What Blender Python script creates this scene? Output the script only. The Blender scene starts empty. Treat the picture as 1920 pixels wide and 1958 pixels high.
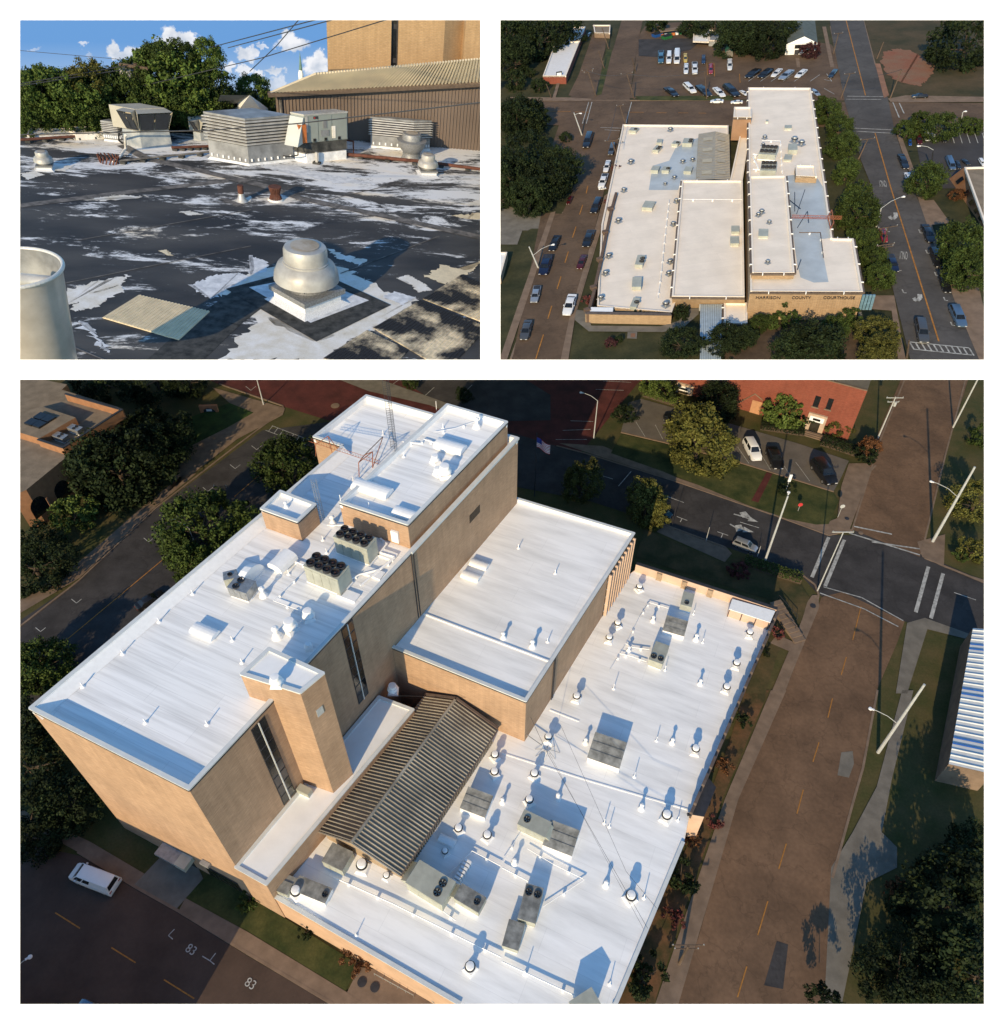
import bpy, bmesh, math, random
import numpy as np
from mathutils import Vector, Matrix
random.seed(7)
sc = bpy.context.scene
COL = sc.collection
# ---------------------------------------------------------------- camera, sky, sun, exposure
F, CX, CY = 1450.0, 960.0, 979.0                      # focal length and centre, in pixels of the 1920 x 1958 photograph
cam = bpy.data.cameras.new('camera'); camo = bpy.data.objects.new('camera', cam); COL.objects.link(camo)
cam.sensor_fit = 'HORIZONTAL'; cam.sensor_width = 36; cam.lens = 36*F/1920
cam.clip_start = 1; cam.clip_end = 9000
CAMH = 93.0
camo.location = (0, 0, CAMH)
PITCH = math.atan2(1450, 1510)                        # how far the camera looks down on the big roof
camo.rotation_euler = (math.pi/2 - PITCH, 0, 0)
sc.camera = camo
CAMW = Matrix.Translation((0, 0, CAMH)) @ Matrix.Rotation(math.pi/2 - PITCH, 4, 'X')
sun_dir = (CAMW.to_3x3() @ Vector(((1498-CX)/F, -(443-CY)/F, -1))).normalized()   # the way the light travels
w = bpy.data.worlds.new('World'); sc.world = w; w.use_nodes = True
nt = w.node_tree; sky = nt.nodes.new('ShaderNodeTexSky'); sky.sky_type = 'NISHITA'; sky.sun_disc = False
sky.ozone_density = 3.0; sky.dust_density = 0.3; sky.sun_elevation = math.asin(-sun_dir.z); sky.sun_rotation = math.atan2(-sun_dir.x, -sun_dir.y)
bg = nt.nodes['Background']; tn = nt.nodes.new('ShaderNodeMixRGB'); tn.blend_type = 'MULTIPLY'; tn.inputs[0].default_value = 1; tn.inputs[2].default_value = (.9, 1.14, 1.22, 1); nt.links.new(sky.outputs[0], tn.inputs[1]); nt.links.new(tn.outputs[0], bg.inputs[0]); bg.inputs[1].default_value = 0.15
sl = bpy.data.lights.new('sun', 'SUN'); sl.energy = 4.5; sl.angle = math.radians(.5); sl.color = (1, .775, .47)
so = bpy.data.objects.new('sun', sl); COL.objects.link(so); so.rotation_euler = sun_dir.to_track_quat('-Z', 'Y').to_euler()
sc.view_settings.view_transform = 'Standard'; sc.view_settings.look = 'None'
sc.view_settings.exposure = 0.2; sc.view_settings.gamma = 1
sc.view_settings.use_curve_mapping = False

# ---------------------------------------------------------------- materials
MATS = {}
def nodes_mat(name):
    m = bpy.data.materials.new(name); m.use_nodes = True
    return m, m.node_tree, m.node_tree.nodes['Principled BSDF']
def N(t, kind, **kw):
    n = t.nodes.new('ShaderNode'+kind)
    for k, v in kw.items():
        if k.startswith('i_'): n.inputs[k[2:].replace('_', ' ')].default_value = v
        else: setattr(n, k, v)
    return n
def col4(c, f=1.0): return (min(1, c[0]*f), min(1, c[1]*f), min(1, c[2]*f), 1)
def mat(name, c, rough=.8, var=.18, scale=1.5, metal=0., bump=0., c2=None, stretch=None, spec=.3, rand=0., fine=0., lo=.35, hi=.65, trans=0., crack=0., seam=None):
    """noise-mottled surface: two colours mixed by noise in object coordinates"""
    if name in MATS: return MATS[name]
    m, t, b = nodes_mat(name)
    tc = N(t, 'TexCoord'); mp = N(t, 'Mapping'); t.links.new(tc.outputs['Object'], mp.inputs[0])
    if stretch: mp.vector_type = 'TEXTURE'; mp.inputs['Scale'].default_value = [1/q for q in stretch[:3]]; mp.inputs['Rotation'].default_value = (0, 0, stretch[3] if len(stretch) > 3 else 0)
    nz = N(t, 'TexNoise', i_Scale=scale, i_Detail=6., i_Roughness=.6); t.links.new(mp.outputs[0], nz.inputs[0])
    rp = N(t, 'ValToRGB'); rp.color_ramp.elements[0].position = lo; rp.color_ramp.elements[1].position = hi
    rp.color_ramp.elements[0].color = col4(c, 1-var); rp.color_ramp.elements[1].color = col4(c2 or c, 1 if c2 else 1+var)
    t.links.new(nz.outputs[0], rp.inputs[0]); out = rp.outputs[0]
    if fine:
        n2 = N(t, 'TexNoise', i_Scale=scale*14, i_Detail=3.); t.links.new(mp.outputs[0], n2.inputs[0])
        mr = N(t, 'MapRange'); mr.inputs[3].default_value = 1-fine; mr.inputs[4].default_value = 1+fine; t.links.new(n2.outputs[0], mr.inputs[0])
        mx = N(t, 'MixRGB', blend_type='MULTIPLY'); mx.inputs[0].default_value = 1; t.links.new(out, mx.inputs[1]); t.links.new(mr.outputs[0], mx.inputs[2]); out = mx.outputs[0]
    if seam:
        ms = N(t, 'Mapping', vector_type='TEXTURE'); ms.inputs['Rotation'].default_value = (0, 0, seam[0]); t.links.new(tc.outputs['Object'], ms.inputs[0]); br = N(t, 'TexBrick', i_Scale=1.); t.links.new(ms.outputs[0], br.inputs['Vector'])
        br.inputs['Color1'].default_value = (1, 1, 1, 1); br.inputs['Color2'].default_value = (.955, .955, .95, 1); br.inputs['Mortar'].default_value = (seam[3],)*3+(1,); br.inputs['Brick Width'].default_value = seam[1]; br.inputs['Row Height'].default_value = seam[2]; br.inputs['Mortar Size'].default_value = .035; br.inputs['Mortar Smooth'].default_value = .3
        mx = N(t, 'MixRGB', blend_type='MULTIPLY'); mx.inputs[0].default_value = 1; t.links.new(out, mx.inputs[1]); t.links.new(br.outputs[0], mx.inputs[2]); out = mx.outputs[0]
    if crack:
        n4 = N(t, 'TexNoise', i_Scale=.5, i_Detail=4.); t.links.new(mp.outputs[0], n4.inputs[0]); va = N(t, 'VectorMath', operation='SCALE'); va.inputs['Scale'].default_value = 5.; t.links.new(n4.outputs['Color'], va.inputs[0]); vb = N(t, 'VectorMath', operation='ADD'); t.links.new(mp.outputs[0], vb.inputs[0]); t.links.new(va.outputs[0], vb.inputs[1])
        vo = N(t, 'TexVoronoi', feature='DISTANCE_TO_EDGE', i_Scale=crack); t.links.new(vb.outputs[0], vo.inputs['Vector']); mr = N(t, 'MapRange'); mr.inputs[2].default_value = .03; mr.inputs[3].default_value = .8; mr.inputs[4].default_value = 1; t.links.new(vo.outputs['Distance'], mr.inputs[0])
        mx = N(t, 'MixRGB', blend_type='MULTIPLY'); mx.inputs[0].default_value = 1; t.links.new(out, mx.inputs[1]); t.links.new(mr.outputs[0], mx.inputs[2]); out = mx.outputs[0]
    if rand:
        oi = N(t, 'ObjectInfo'); mr = N(t, 'MapRange'); mr.inputs[3].default_value = 1-rand; mr.inputs[4].default_value = 1+rand; t.links.new(oi.outputs['Random'], mr.inputs[0])
        mx = N(t, 'MixRGB', blend_type='MULTIPLY'); mx.inputs[0].default_value = 1; t.links.new(out, mx.inputs[1]); t.links.new(mr.outputs[0], mx.inputs[2]); out = mx.outputs[0]
    t.links.new(out, b.inputs['Base Color'])
    b.inputs['Roughness'].default_value = rough; b.inputs['Metallic'].default_value = metal
    b.inputs['Specular IOR Level'].default_value = spec
    if trans:
        b.inputs['Transmission Weight'].default_value = trans
    if bump:
        bp = N(t, 'Bump', i_Strength=bump, i_Distance=.05); t.links.new(nz.outputs[0], bp.inputs['Height']); t.links.new(bp.outputs[0], b.inputs['Normal'])
    MATS[name] = m; return m
def wall_uv(t, s):
    """coordinates (along the wall, height) for a vertical face, from position and normal"""
    tc = N(t, 'TexCoord'); cr = N(t, 'VectorMath', operation='CROSS_PRODUCT'); cr.inputs[1].default_value = (0, 0, 1)
    t.links.new(tc.outputs['Normal'], cr.inputs[0]); no = N(t, 'VectorMath', operation='NORMALIZE'); t.links.new(cr.outputs[0], no.inputs[0])
    dt = N(t, 'VectorMath', operation='DOT_PRODUCT'); t.links.new(no.outputs[0], dt.inputs[0]); t.links.new(tc.outputs['Object'], dt.inputs[1])
    sp = N(t, 'SeparateXYZ'); t.links.new(tc.outputs['Object'], sp.inputs[0])
    cb = N(t, 'CombineXYZ'); t.links.new(dt.outputs['Value'], cb.inputs[0]); t.links.new(sp.outputs[2], cb.inputs[1])
    sca = N(t, 'VectorMath', operation='SCALE'); sca.inputs['Scale'].default_value = s; t.links.new(cb.outputs[0], sca.inputs[0])
    return sca.outputs[0], tc
def brickmat(name, c1, c2, mortar, s=1.0, bw=.5, rh=.17, msize=.02, stain=.12):
    if name in MATS: return MATS[name]
    m, t, b = nodes_mat(name); uv, tc = wall_uv(t, s)
    br = N(t, 'TexBrick', i_Scale=1.); t.links.new(uv, br.inputs['Vector'])
    br.inputs['Color1'].default_value = col4(c1); br.inputs['Color2'].default_value = col4(c2); br.inputs['Mortar'].default_value = col4(mortar)
    br.inputs['Brick Width'].default_value = bw; br.inputs['Row Height'].default_value = rh; br.inputs['Mortar Size'].default_value = msize
    nz = N(t, 'TexNoise', i_Scale=.25*s, i_Detail=5.); t.links.new(tc.outputs['Object'], nz.inputs[0])
    mr = N(t, 'MapRange'); mr.inputs[1].default_value = .3; mr.inputs[2].default_value = .7; mr.inputs[3].default_value = 1-stain; mr.inputs[4].default_value = 1+stain*.6; t.links.new(nz.outputs[0], mr.inputs[0])
    mx = N(t, 'MixRGB', blend_type='MULTIPLY'); mx.inputs[0].default_value = 1; t.links.new(br.outputs[0], mx.inputs[1]); t.links.new(mr.outputs[0], mx.inputs[2])
    st = N(t, 'Mapping'); st.inputs['Scale'].default_value = (1.3, .06, 1); t.links.new(uv, st.inputs[0]); n5 = N(t, 'TexNoise', i_Scale=1., i_Detail=6., i_Roughness=.65); t.links.new(st.outputs[0], n5.inputs[0]); m5 = N(t, 'MapRange'); m5.inputs[1].default_value = .35; m5.inputs[2].default_value = .7; m5.inputs[3].default_value = 1.06; m5.inputs[4].default_value = .88; t.links.new(n5.outputs[0], m5.inputs[0])
    n6 = N(t, 'TexNoise', i_Scale=3.5, i_Detail=4.); st2 = N(t, 'Mapping'); st2.inputs['Scale'].default_value = (.35, 1.6, 1); t.links.new(uv, st2.inputs[0]); t.links.new(st2.outputs[0], n6.inputs[0]); m6 = N(t, 'MapRange'); m6.inputs[1].default_value = .3; m6.inputs[2].default_value = .7; m6.inputs[3].default_value = .86; m6.inputs[4].default_value = 1.12; t.links.new(n6.outputs[0], m6.inputs[0])
    for q in (m5, m6): x_ = N(t, 'MixRGB', blend_type='MULTIPLY'); x_.inputs[0].default_value = 1; t.links.new(mx.outputs[0], x_.inputs[1]); t.links.new(q.outputs[0], x_.inputs[2]); mx = x_
    t.links.new(mx.outputs[0], b.inputs['Base Color']); b.inputs['Roughness'].default_value = .9; b.inputs['Specular IOR Level'].default_value = .2
    MATS[name] = m; return m

# ---------------------------------------------------------------- mesh builder
class MB:
    def __init__(s): s.V = []; s.F = []; s.I = []; s.T = None; s.mi = 0
    def add(s, vs, fs, mi=None):
        o = len(s.V)
        s.V += [tuple(s.T @ Vector(v)) if s.T is not None else tuple(v) for v in vs]
        for f in fs: s.F.append(tuple(i+o for i in f)); s.I.append(s.mi if mi is None else mi)
        return s
    def box(s, c, d, rz=0, mi=None, taper=1., tilt=0):
        x, y, z = d[0]/2, d[1]/2, d[2]/2; ca, sa = math.cos(rz), math.sin(rz); vs = []
        for k in (-1, 1):
            q = taper if k > 0 else 1.
            for a, b in ((-1, -1), (1, -1), (1, 1), (-1, 1)):
                X, Y = a*x*q, b*y*q
                vs.append((c[0]+X*ca-Y*sa, c[1]+X*sa+Y*ca, c[2]+k*z))
        return s.add(vs, [(3, 2, 1, 0), (4, 5, 6, 7), (0, 1, 5, 4), (1, 2, 6, 5), (2, 3, 7, 6), (3, 0, 4, 7)], mi)
    def lathe(s, prof, n=16, c=(0, 0, 0), mi=None, cap=True):
        vs = []; fs = []
        for r, z in prof:
            for i in range(n): a = 2*math.pi*i/n; vs.append((c[0]+r*math.cos(a), c[1]+r*math.sin(a), c[2]+z))
        for k in range(len(prof)-1):
            for i in range(n): j = (i+1) % n; fs.append((k*n+i, k*n+j, (k+1)*n+j, (k+1)*n+i))
        if cap:
            fs.append(tuple(range((len(prof)-1)*n, len(prof)*n))); fs.append(tuple(reversed(range(n))))
        return s.add(vs, fs, mi)
    def cyl(s, c, r, h, n=12, mi=None): return s.lathe([(r, 0), (r, h)], n, c, mi)
    def tube(s, p, q, r, n=6, r2=None, mi=None):
        p, q = Vector(p), Vector(q); d = q-p
        if d.length < 1e-6: return s
        a = d.orthogonal().normalized(); b = d.normalized().cross(a); r2 = r if r2 is None else r2; vs = []
        for P, R in ((p, r), (q, r2)):
            for i in range(n): t = 2*math.pi*i/n; vs.append(P+a*R*math.cos(t)+b*R*math.sin(t))
        return s.add(vs, [(i, (i+1) % n, n+(i+1) % n, n+i) for i in range(n)]+[tuple(reversed(range(n))), tuple(range(n, 2*n))], mi)
    def path(s, pts, r, n=5, mi=None):
        for a, b in zip(pts, pts[1:]): s.tube(a, b, r, n, mi=mi)
        return s
    def poly(s, pts, mi=None):
        return s.add(pts, [tuple(range(len(pts)))], mi)
    def prism(s, top, z0, top_mi=None, side_mi=None, bottom=None, bottom_face=False):
        """top: points of the upper outline; straight down to z0, or to bottom's points"""
        n = len(top); low = bottom or [Vector((p[0], p[1], z0)) for p in top]
        vs = [tuple(p) for p in top]+[tuple(p) for p in low]
        s.add(vs, [tuple(range(n))], top_mi)
        o = len(s.V)-2*n
        for i in range(n):
            j = (i+1) % n; s.F.append((o+i, o+j, o+n+j, o+n+i)); s.I.append(s.mi if side_mi is None else side_mi)
        if bottom_face: s.F.append(tuple(o+n+i for i in range(n))); s.I.append(s.mi if side_mi is None else side_mi)
        return s
    def mesh(s, name, mats, smooth=False):
        me = bpy.data.meshes.new(name); me.from_pydata([tuple(v) for v in s.V], [], s.F); me.update()
        for m in (mats if isinstance(mats, (list, tuple)) else [mats]): me.materials.append(m)
        if len(me.materials) > 1: me.polygons.foreach_set('material_index', s.I)
        bm = bmesh.new(); bm.from_mesh(me); bmesh.ops.recalc_face_normals(bm, faces=bm.faces); bm.to_mesh(me); bm.free()
        if smooth: me.polygons.foreach_set('use_smooth', [True]*len(me.polygons)); me.set_sharp_from_angle(angle=math.radians(40))
        return me
SITE = None
class Site:
    def __init__(s, nadir, H, rect):
        vx, vy = nadir[0]-CX, nadir[1]-CY
        n = Vector((vx, -vy, -F)).normalized(); z = -n           # straight down and up, in camera space
        f = Vector((0, 0, -1)); y = (f - z*f.dot(z)).normalized(); x = y.cross(z)
        s.R = Matrix((x, y, z)); s.H = H; s.rect = rect; s.tops = []; s.flat = 0
        B = Matrix((x, y, z)).transposed().to_4x4(); B.translation = z*(-H)
        s.M = CAMW @ B
        s.sun = (s.M.to_3x3().inverted() @ sun_dir)
    def ray(s, p): return s.R @ Vector(((p[0]-CX)/F, -(p[1]-CY)/F, -1))
    def g(s, p, z=0.):
        r = s.ray(p); t = (z-s.H)/r.z; return Vector((0, 0, s.H))+r*t
    def at(s, p, depth):                                          # the point of that pixel at a distance along the view
        return Vector((0, 0, s.H))+s.ray(p)*depth
    def px(s, P):
        q = s.R.transposed() @ (Vector(P)-Vector((0, 0, s.H))); return (CX+F*q.x/-q.z, CY-F*q.y/-q.z)
    def hgt(s, base, top, z0=0.):
        b = s.g(base, z0); lo, hi = z0, s.H*.97; best = (1e9, z0)
        for k in range(400):
            z = z0+(hi-z0)*k/400; q = s.px((b.x, b.y, z)); d = math.hypot(q[0]-top[0], q[1]-top[1])
            if d < best[0]: best = (d, z)
        return best[1]
def obj(name, data, mats=None, parent=None, smooth=False, label=None, kind=None):
    me = data.mesh(name, mats, smooth) if isinstance(data, MB) else data
    o = bpy.data.objects.new(name, me); COL.objects.link(o)
    if parent is not None: o.parent = parent
    else: SITE.tops.append(o)
    if label: o['label'] = label
    if kind: o['kind'] = kind
    return o
def thing(name, label, cat, loc=(0, 0, 0), rz=0, group=None, scale=1.):
    o = bpy.data.objects.new(name, None); COL.objects.link(o); o.empty_display_size = .2
    o.location = loc; o.rotation_euler = (0, 0, rz); o.scale = (scale,)*3 if not isinstance(scale, tuple) else scale
    o['label'] = label; o['category'] = cat
    if group: o['group'] = group
    SITE.tops.append(o); return o
def tag(o, label, cat, group=None):
    o['label'] = label; o['category'] = cat
    if group: o['group'] = group
    return o
def dup(root, label, loc, rz=0, scale=1., group=None, mats=None):
    r = root.copy(); COL.objects.link(r); SITE.tops.append(r)
    r.location = loc; r.rotation_euler = (0, 0, rz); r.scale = (scale,)*3 if not isinstance(scale, tuple) else scale
    r['label'] = label
    if group: r['group'] = group
    for ch in root.children:
        c = ch.copy(); COL.objects.link(c); c.parent = r
        for g in ch.children: d = g.copy(); COL.objects.link(d); d.parent = c
    return r
def flat(name, pts, z, m, kind='structure', parent=None):
    """a sheet: pixels of the outline put down on the plane z"""
    return obj(name, MB().poly([SITE.g(p, z) for p in pts]), m, parent, kind=kind)
def strip(pts, wd, z, mb):
    """painted line through points, width wd"""
    P = [Vector(p) for p in pts]
    for a, b in zip(P, P[1:]):
        d = (b-a); d.z = 0; d.normalize(); s = Vector((-d.y, d.x, 0))*wd/2
        mb.poly([a+s, a-s, b-s, b+s])
    return mb
def zoom(x, y, s): return lambda u, v: (x+u*s, y+v*s)

# ---------------------------------------------------------------- materials used in all three places
M_white = mat('white_paint', (.8, .8, .79), .55, .05)
M_roof = mat('white_membrane', (.84, .84, .83), .6, .05, .35, bump=.1, fine=.02)
M_coat = mat('white_coating_on_metal', (.86, .86, .85), .5, .04, 2)
M_dark = mat('dark_metal', (.035, .035, .04), .5, .2)
M_black = mat('black_rubber', (.015, .015, .015), .8, .2)
M_galv = mat('galvanised_metal', (.36, .37, .37), .38, .2, 3, metal=.6)
M_grey = mat('grey_metal', (.3, .31, .31), .5, .15, 2, metal=.3)
M_hvac = mat('hvac_beige_metal', (.4, .41, .35), .5, .12, .8, metal=.1)
M_hvactop = mat('weathered_metal_top', (.24, .24, .22), .55, .3, .9, metal=.2, c2=(.38, .38, .35))
M_glass = mat('dark_glass', (.012, .014, .016), .12, .3, 2, spec=.6)
M_tire = mat('tyre_rubber', (.02, .02, .02), .85, .2)
M_wood = mat('pole_wood', (.1, .07, .05), .9, .3, 3, stretch=(1, 1, .1))
M_poleg = mat('grey_pole', (.42, .43, .42), .5, .1, 3)
M_bark = mat('bark', (.07, .05, .035), .95, .3, 5)
M_paint = mat('road_paint_white', (.36, .36, .34), .85, .35, 2)
M_yell = mat('road_paint_yellow', (.36, .16, .035), .85, .25, 2)
M_conc = mat('concrete', (.19, .135, .095), .9, .18, .6, fine=.08)
M_concg = mat('grey_concrete', (.16, .145, .12), .9, .18, .5, fine=.08)
M_asph = mat('asphalt', (.043, .04, .04), .9, .3, .25, fine=.2, crack=.12)
M_asphb = mat('brown_asphalt', (.145, .086, .05), .9, .25, .15, fine=.25, crack=.2)
M_grass = mat('grass', (.06, .075, .018), .95, .35, .25, c2=(.1, .075, .03), fine=.35, lo=.3, hi=.75)
M_grassg = mat('mown_grass', (.035, .055, .012), .95, .35, .3, c2=(.075, .075, .022), fine=.4)
M_soil = mat('soil_bed', (.13, .065, .035), .95, .3, .6, fine=.35)
M_car = {}
def carpaint(n, c, metal=.2):
    if n not in M_car: M_car[n] = mat('car_paint_'+n, c, .28, .02, 1, metal=metal, spec=.6)
    return M_car[n]
M_lampred = mat('tail_lamp_red', (.3, .01, .01), .3, .1)
M_lampclr = mat('head_lamp_lens', (.5, .5, .5), .15, .1)
M_rim = mat('wheel_rim', (.35, .35, .36), .35, .1, metal=.7)

# ---------------------------------------------------------------- foliage
def leafmat(name, c, c2):
    m, t, b = nodes_mat(name)
    g = N(t, 'NewGeometry'); oi = N(t, 'ObjectInfo')
    rp = N(t, 'ValToRGB'); rp.color_ramp.elements[0].color = col4(c); rp.color_ramp.elements[1].color = col4(c2)
    t.links.new(g.outputs['Random Per Island'], rp.inputs[0])
    mr = N(t, 'MapRange'); mr.inputs[3].default_value = .7; mr.inputs[4].default_value = 1.25; t.links.new(oi.outputs['Random'], mr.inputs[0])
    mx = N(t, 'MixRGB', blend_type='MULTIPLY'); mx.inputs[0].default_value = 1; t.links.new(rp.outputs[0], mx.inputs[1]); t.links.new(mr.outputs[0], mx.inputs[2])
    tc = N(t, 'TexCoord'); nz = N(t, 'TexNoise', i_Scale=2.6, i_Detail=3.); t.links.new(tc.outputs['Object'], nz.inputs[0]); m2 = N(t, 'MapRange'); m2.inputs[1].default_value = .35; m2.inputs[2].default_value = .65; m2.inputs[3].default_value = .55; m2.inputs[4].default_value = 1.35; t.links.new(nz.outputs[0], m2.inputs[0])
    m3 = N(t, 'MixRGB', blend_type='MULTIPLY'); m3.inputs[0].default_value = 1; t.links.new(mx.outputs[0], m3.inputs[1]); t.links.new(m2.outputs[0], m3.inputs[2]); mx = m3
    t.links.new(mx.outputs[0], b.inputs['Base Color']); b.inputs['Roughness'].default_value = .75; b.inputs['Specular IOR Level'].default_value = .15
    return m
ML = {'green': leafmat('green_leaves', (.022, .04, .008), (.06, .085, .02)), 'leafy': leafmat('mid_green_leaves', (.035, .065, .012), (.1, .14, .03)), 'dark': leafmat('dark_leaves', (.009, .017, .006), (.024, .036, .012)),  # leafy: a brighter green for the trees beyond the black roof
      'olive': leafmat('olive_leaves', (.045, .05, .01), (.12, .115, .03)), 'pink': leafmat('pink_blossom', (.04, .03, .018), (.17, .04, .045)),
      'rust': leafmat('rust_leaves', (.05, .025, .012), (.18, .08, .035)), 'plum': leafmat('plum_leaves', (.03, .012, .014), (.07, .028, .03)),
      'bright': leafmat('light_green_leaves', (.045, .08, .015), (.13, .17, .04))}
def leaf_cloud(seed, nclump=70, per=55, leaf=.055, flat_=.8, shape='round', inner=.55):
    """a crown of radius about 1 made of leaf-sized quads gathered in clumps, open between them"""
    r = np.random.RandomState(seed); C = []
    lobes = r.normal(size=(7, 3)); lobes /= np.linalg.norm(lobes, axis=1)[:, None]; amp = r.uniform(.05, .42, 7)
    while len(C) < nclump:
        d = r.normal(size=3); d /= np.linalg.norm(d)
        rad = 1 - .18 + sum(a*max(0, d@l)**3 for a, l in zip(amp, lobes)) - .12*r.rand()
        rr = rad*(r.uniform(inner, 1)**.6)
        p = d*rr
        if shape == 'round': p = p*np.array([1, 1, flat_])
        elif shape == 'cone': p[2] = p[2]*1.3; k = max(.15, 1-.55*(p[2]+1)/1.3); p[:2] *= k
        if p[2] < -.72 and shape == 'round': continue
        C.append(p)
    C = np.array(C); n = nclump*per
    cr = r.uniform(.09, .25, nclump)
    cen = np.repeat(C, per, 0); off = r.normal(size=(n, 3)); off /= np.linalg.norm(off, axis=1)[:, None]
    off *= (r.uniform(.1, 1, n)**.5)[:, None]*np.repeat(cr, per)[:, None]
    P = cen+off
    nrm = off/np.linalg.norm(off, axis=1)[:, None]+r.normal(size=(n, 3))*.7; nrm /= np.linalg.norm(nrm, axis=1)[:, None]
    a = np.cross(nrm, r.normal(size=(n, 3))); a /= np.linalg.norm(a, axis=1)[:, None]; b = np.cross(nrm, a)
    L = leaf*r.uniform(.6, 1.4, n)[:, None]
    V = np.stack([P-a*L, P+b*L*.6, P+a*L, P-b*L*.6], 1).reshape(-1, 3)
    me = bpy.data.meshes.new('leaf_crown'); me.vertices.add(4*n); me.vertices.foreach_set('co', V.ravel())
    me.loops.add(4*n); me.loops.foreach_set('vertex_index', np.arange(4*n)); me.polygons.add(n)
    me.polygons.foreach_set('loop_start', np.arange(n)*4); me.update(calc_edges=True)
    return me, C
CROWNS = [leaf_cloud(i+3, 80, 60, .06, .82) for i in range(5)]
CROWND = [leaf_cloud(i+40, 150, 70, .038, .85) for i in range(3)]
BUSHES = [leaf_cloud(i+20, 30, 60, .08, .75, inner=.2) for i in range(3)]
CMESH = {}
def crown_mesh(src, k, mname):
    key = (src, k, mname)
    if key not in CMESH:
        me = {'c': CROWNS, 'd': CROWND, 'b': BUSHES}[src][k][0].copy(); me.materials.clear(); me.materials.append(ML[mname]); CMESH[key] = me
    return CMESH[key]
TREES = [0]
def tree(label, base, R, H, kind='green', src='c', name='broadleaf_tree', group=None, squash=1., cat='tree', trunk=True):
    """base point, crown radius, height of the crown's top"""
    TREES[0] += 1; k = TREES[0]
    lst = {'c': CROWNS, 'd': CROWND, 'b': BUSHES}[src]; i = k % len(lst)
    o = thing(name, label, cat, base, random.uniform(0, 6.28), group)
    c = obj('crown', crown_mesh(src, i, kind), parent=o)
    hz = R*.85*squash; zc = max(H-hz*1.0, hz*.75); c.location = (0, 0, zc); c.scale = (R, R*random.uniform(.88, 1.1), R*squash)
    if trunk:
        mb = MB(); r0 = max(.05, R*.055)
        mb.tube((0, 0, -.1), (0, 0, zc*.6), r0*1.3, 7, r0)
        for q in range(6):
            a = q*1.05+.4; e = lst[i][1][q*3 % 30]
            mb.tube((0, 0, zc*(.45+.03*q)), (e[0]*R*.8, e[1]*R*.8, zc+e[2]*R*.6), r0*.6, 5, r0*.15)
        obj('trunk', mb, M_bark, o)
    return o
def bush(label, base, R, H=None, kind='green', name='shrub', group=None):
    return tree(label, base, R, H or R*1.4, kind, 'b', name, group, cat='shrub', squash=(H or R*1.4)/(R*1.6))
def hedge(label, pts, wd, h, kind='green', group=None, name='hedge'):
    o = thing(name, label, 'hedge', tuple(Vector(pts[0])), 0, group); n = 0
    r = np.random.RandomState(int(abs(pts[0][0]*10)) % 9999); P0 = Vector(pts[0]); V = []
    for a, b in zip(pts, pts[1:]):
        a, b = Vector(a), Vector(b); L = (b-a).length; k = int(L*wd*130); d = (b-a).normalized(); s_ = Vector((-d.y, d.x, 0))
        for _ in range(k):
            p = a+d*r.uniform(0, L)+s_*r.uniform(-wd/2, wd/2)*1.05+Vector((0, 0, h*r.uniform(.1, 1.)**.5+r.normal()*.05))-P0
            u = Vector(r.normal(size=3)).normalized(); v = u.orthogonal().normalized(); q = .13*r.uniform(.6, 1.4)
            V += [p-u*q, p+v*q*.7, p+u*q, p-v*q*.7]
    me = bpy.data.meshes.new('foliage'); me.from_pydata([tuple(v) for v in V], [], [(4*i, 4*i+1, 4*i+2, 4*i+3) for i in range(len(V)//4)]); me.materials.append(ML[kind])
    obj('foliage', me, parent=o)
    mb = MB()
    for a, b in zip(pts, pts[1:]):
        a, b = Vector(a)-P0, Vector(b)-P0; m_ = (a+b)/2; mb.box((m_.x, m_.y, m_.z+h*.4), ((b-a).length, wd*.7, h*.75), math.atan2(b.y-a.y, b.x-a.x))
    obj('branches', mb, M_bark, o)
    return o

def leafwall(pts, h, wd):
    r = np.random.RandomState(5); V = []
    for a, b in zip(pts, pts[1:]):
        for _ in range(2600):
            p = Vector(a).lerp(Vector(b), r.rand())+Vector((0, r.uniform(0, wd), h*r.uniform(0, 1)*(.75+.25*math.sin(a.x*.3)))); u = Vector(r.normal(size=3)).normalized(); v = u.orthogonal().normalized(); q = .42*r.uniform(.6, 1.4); V += [p-u*q, p+v*q*.7, p+u*q, p-v*q*.7]
    me = bpy.data.meshes.new('woodland'); me.from_pydata([tuple(v) for v in V], [], [(4*i, 4*i+1, 4*i+2, 4*i+3) for i in range(len(V)//4)]); return me
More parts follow.
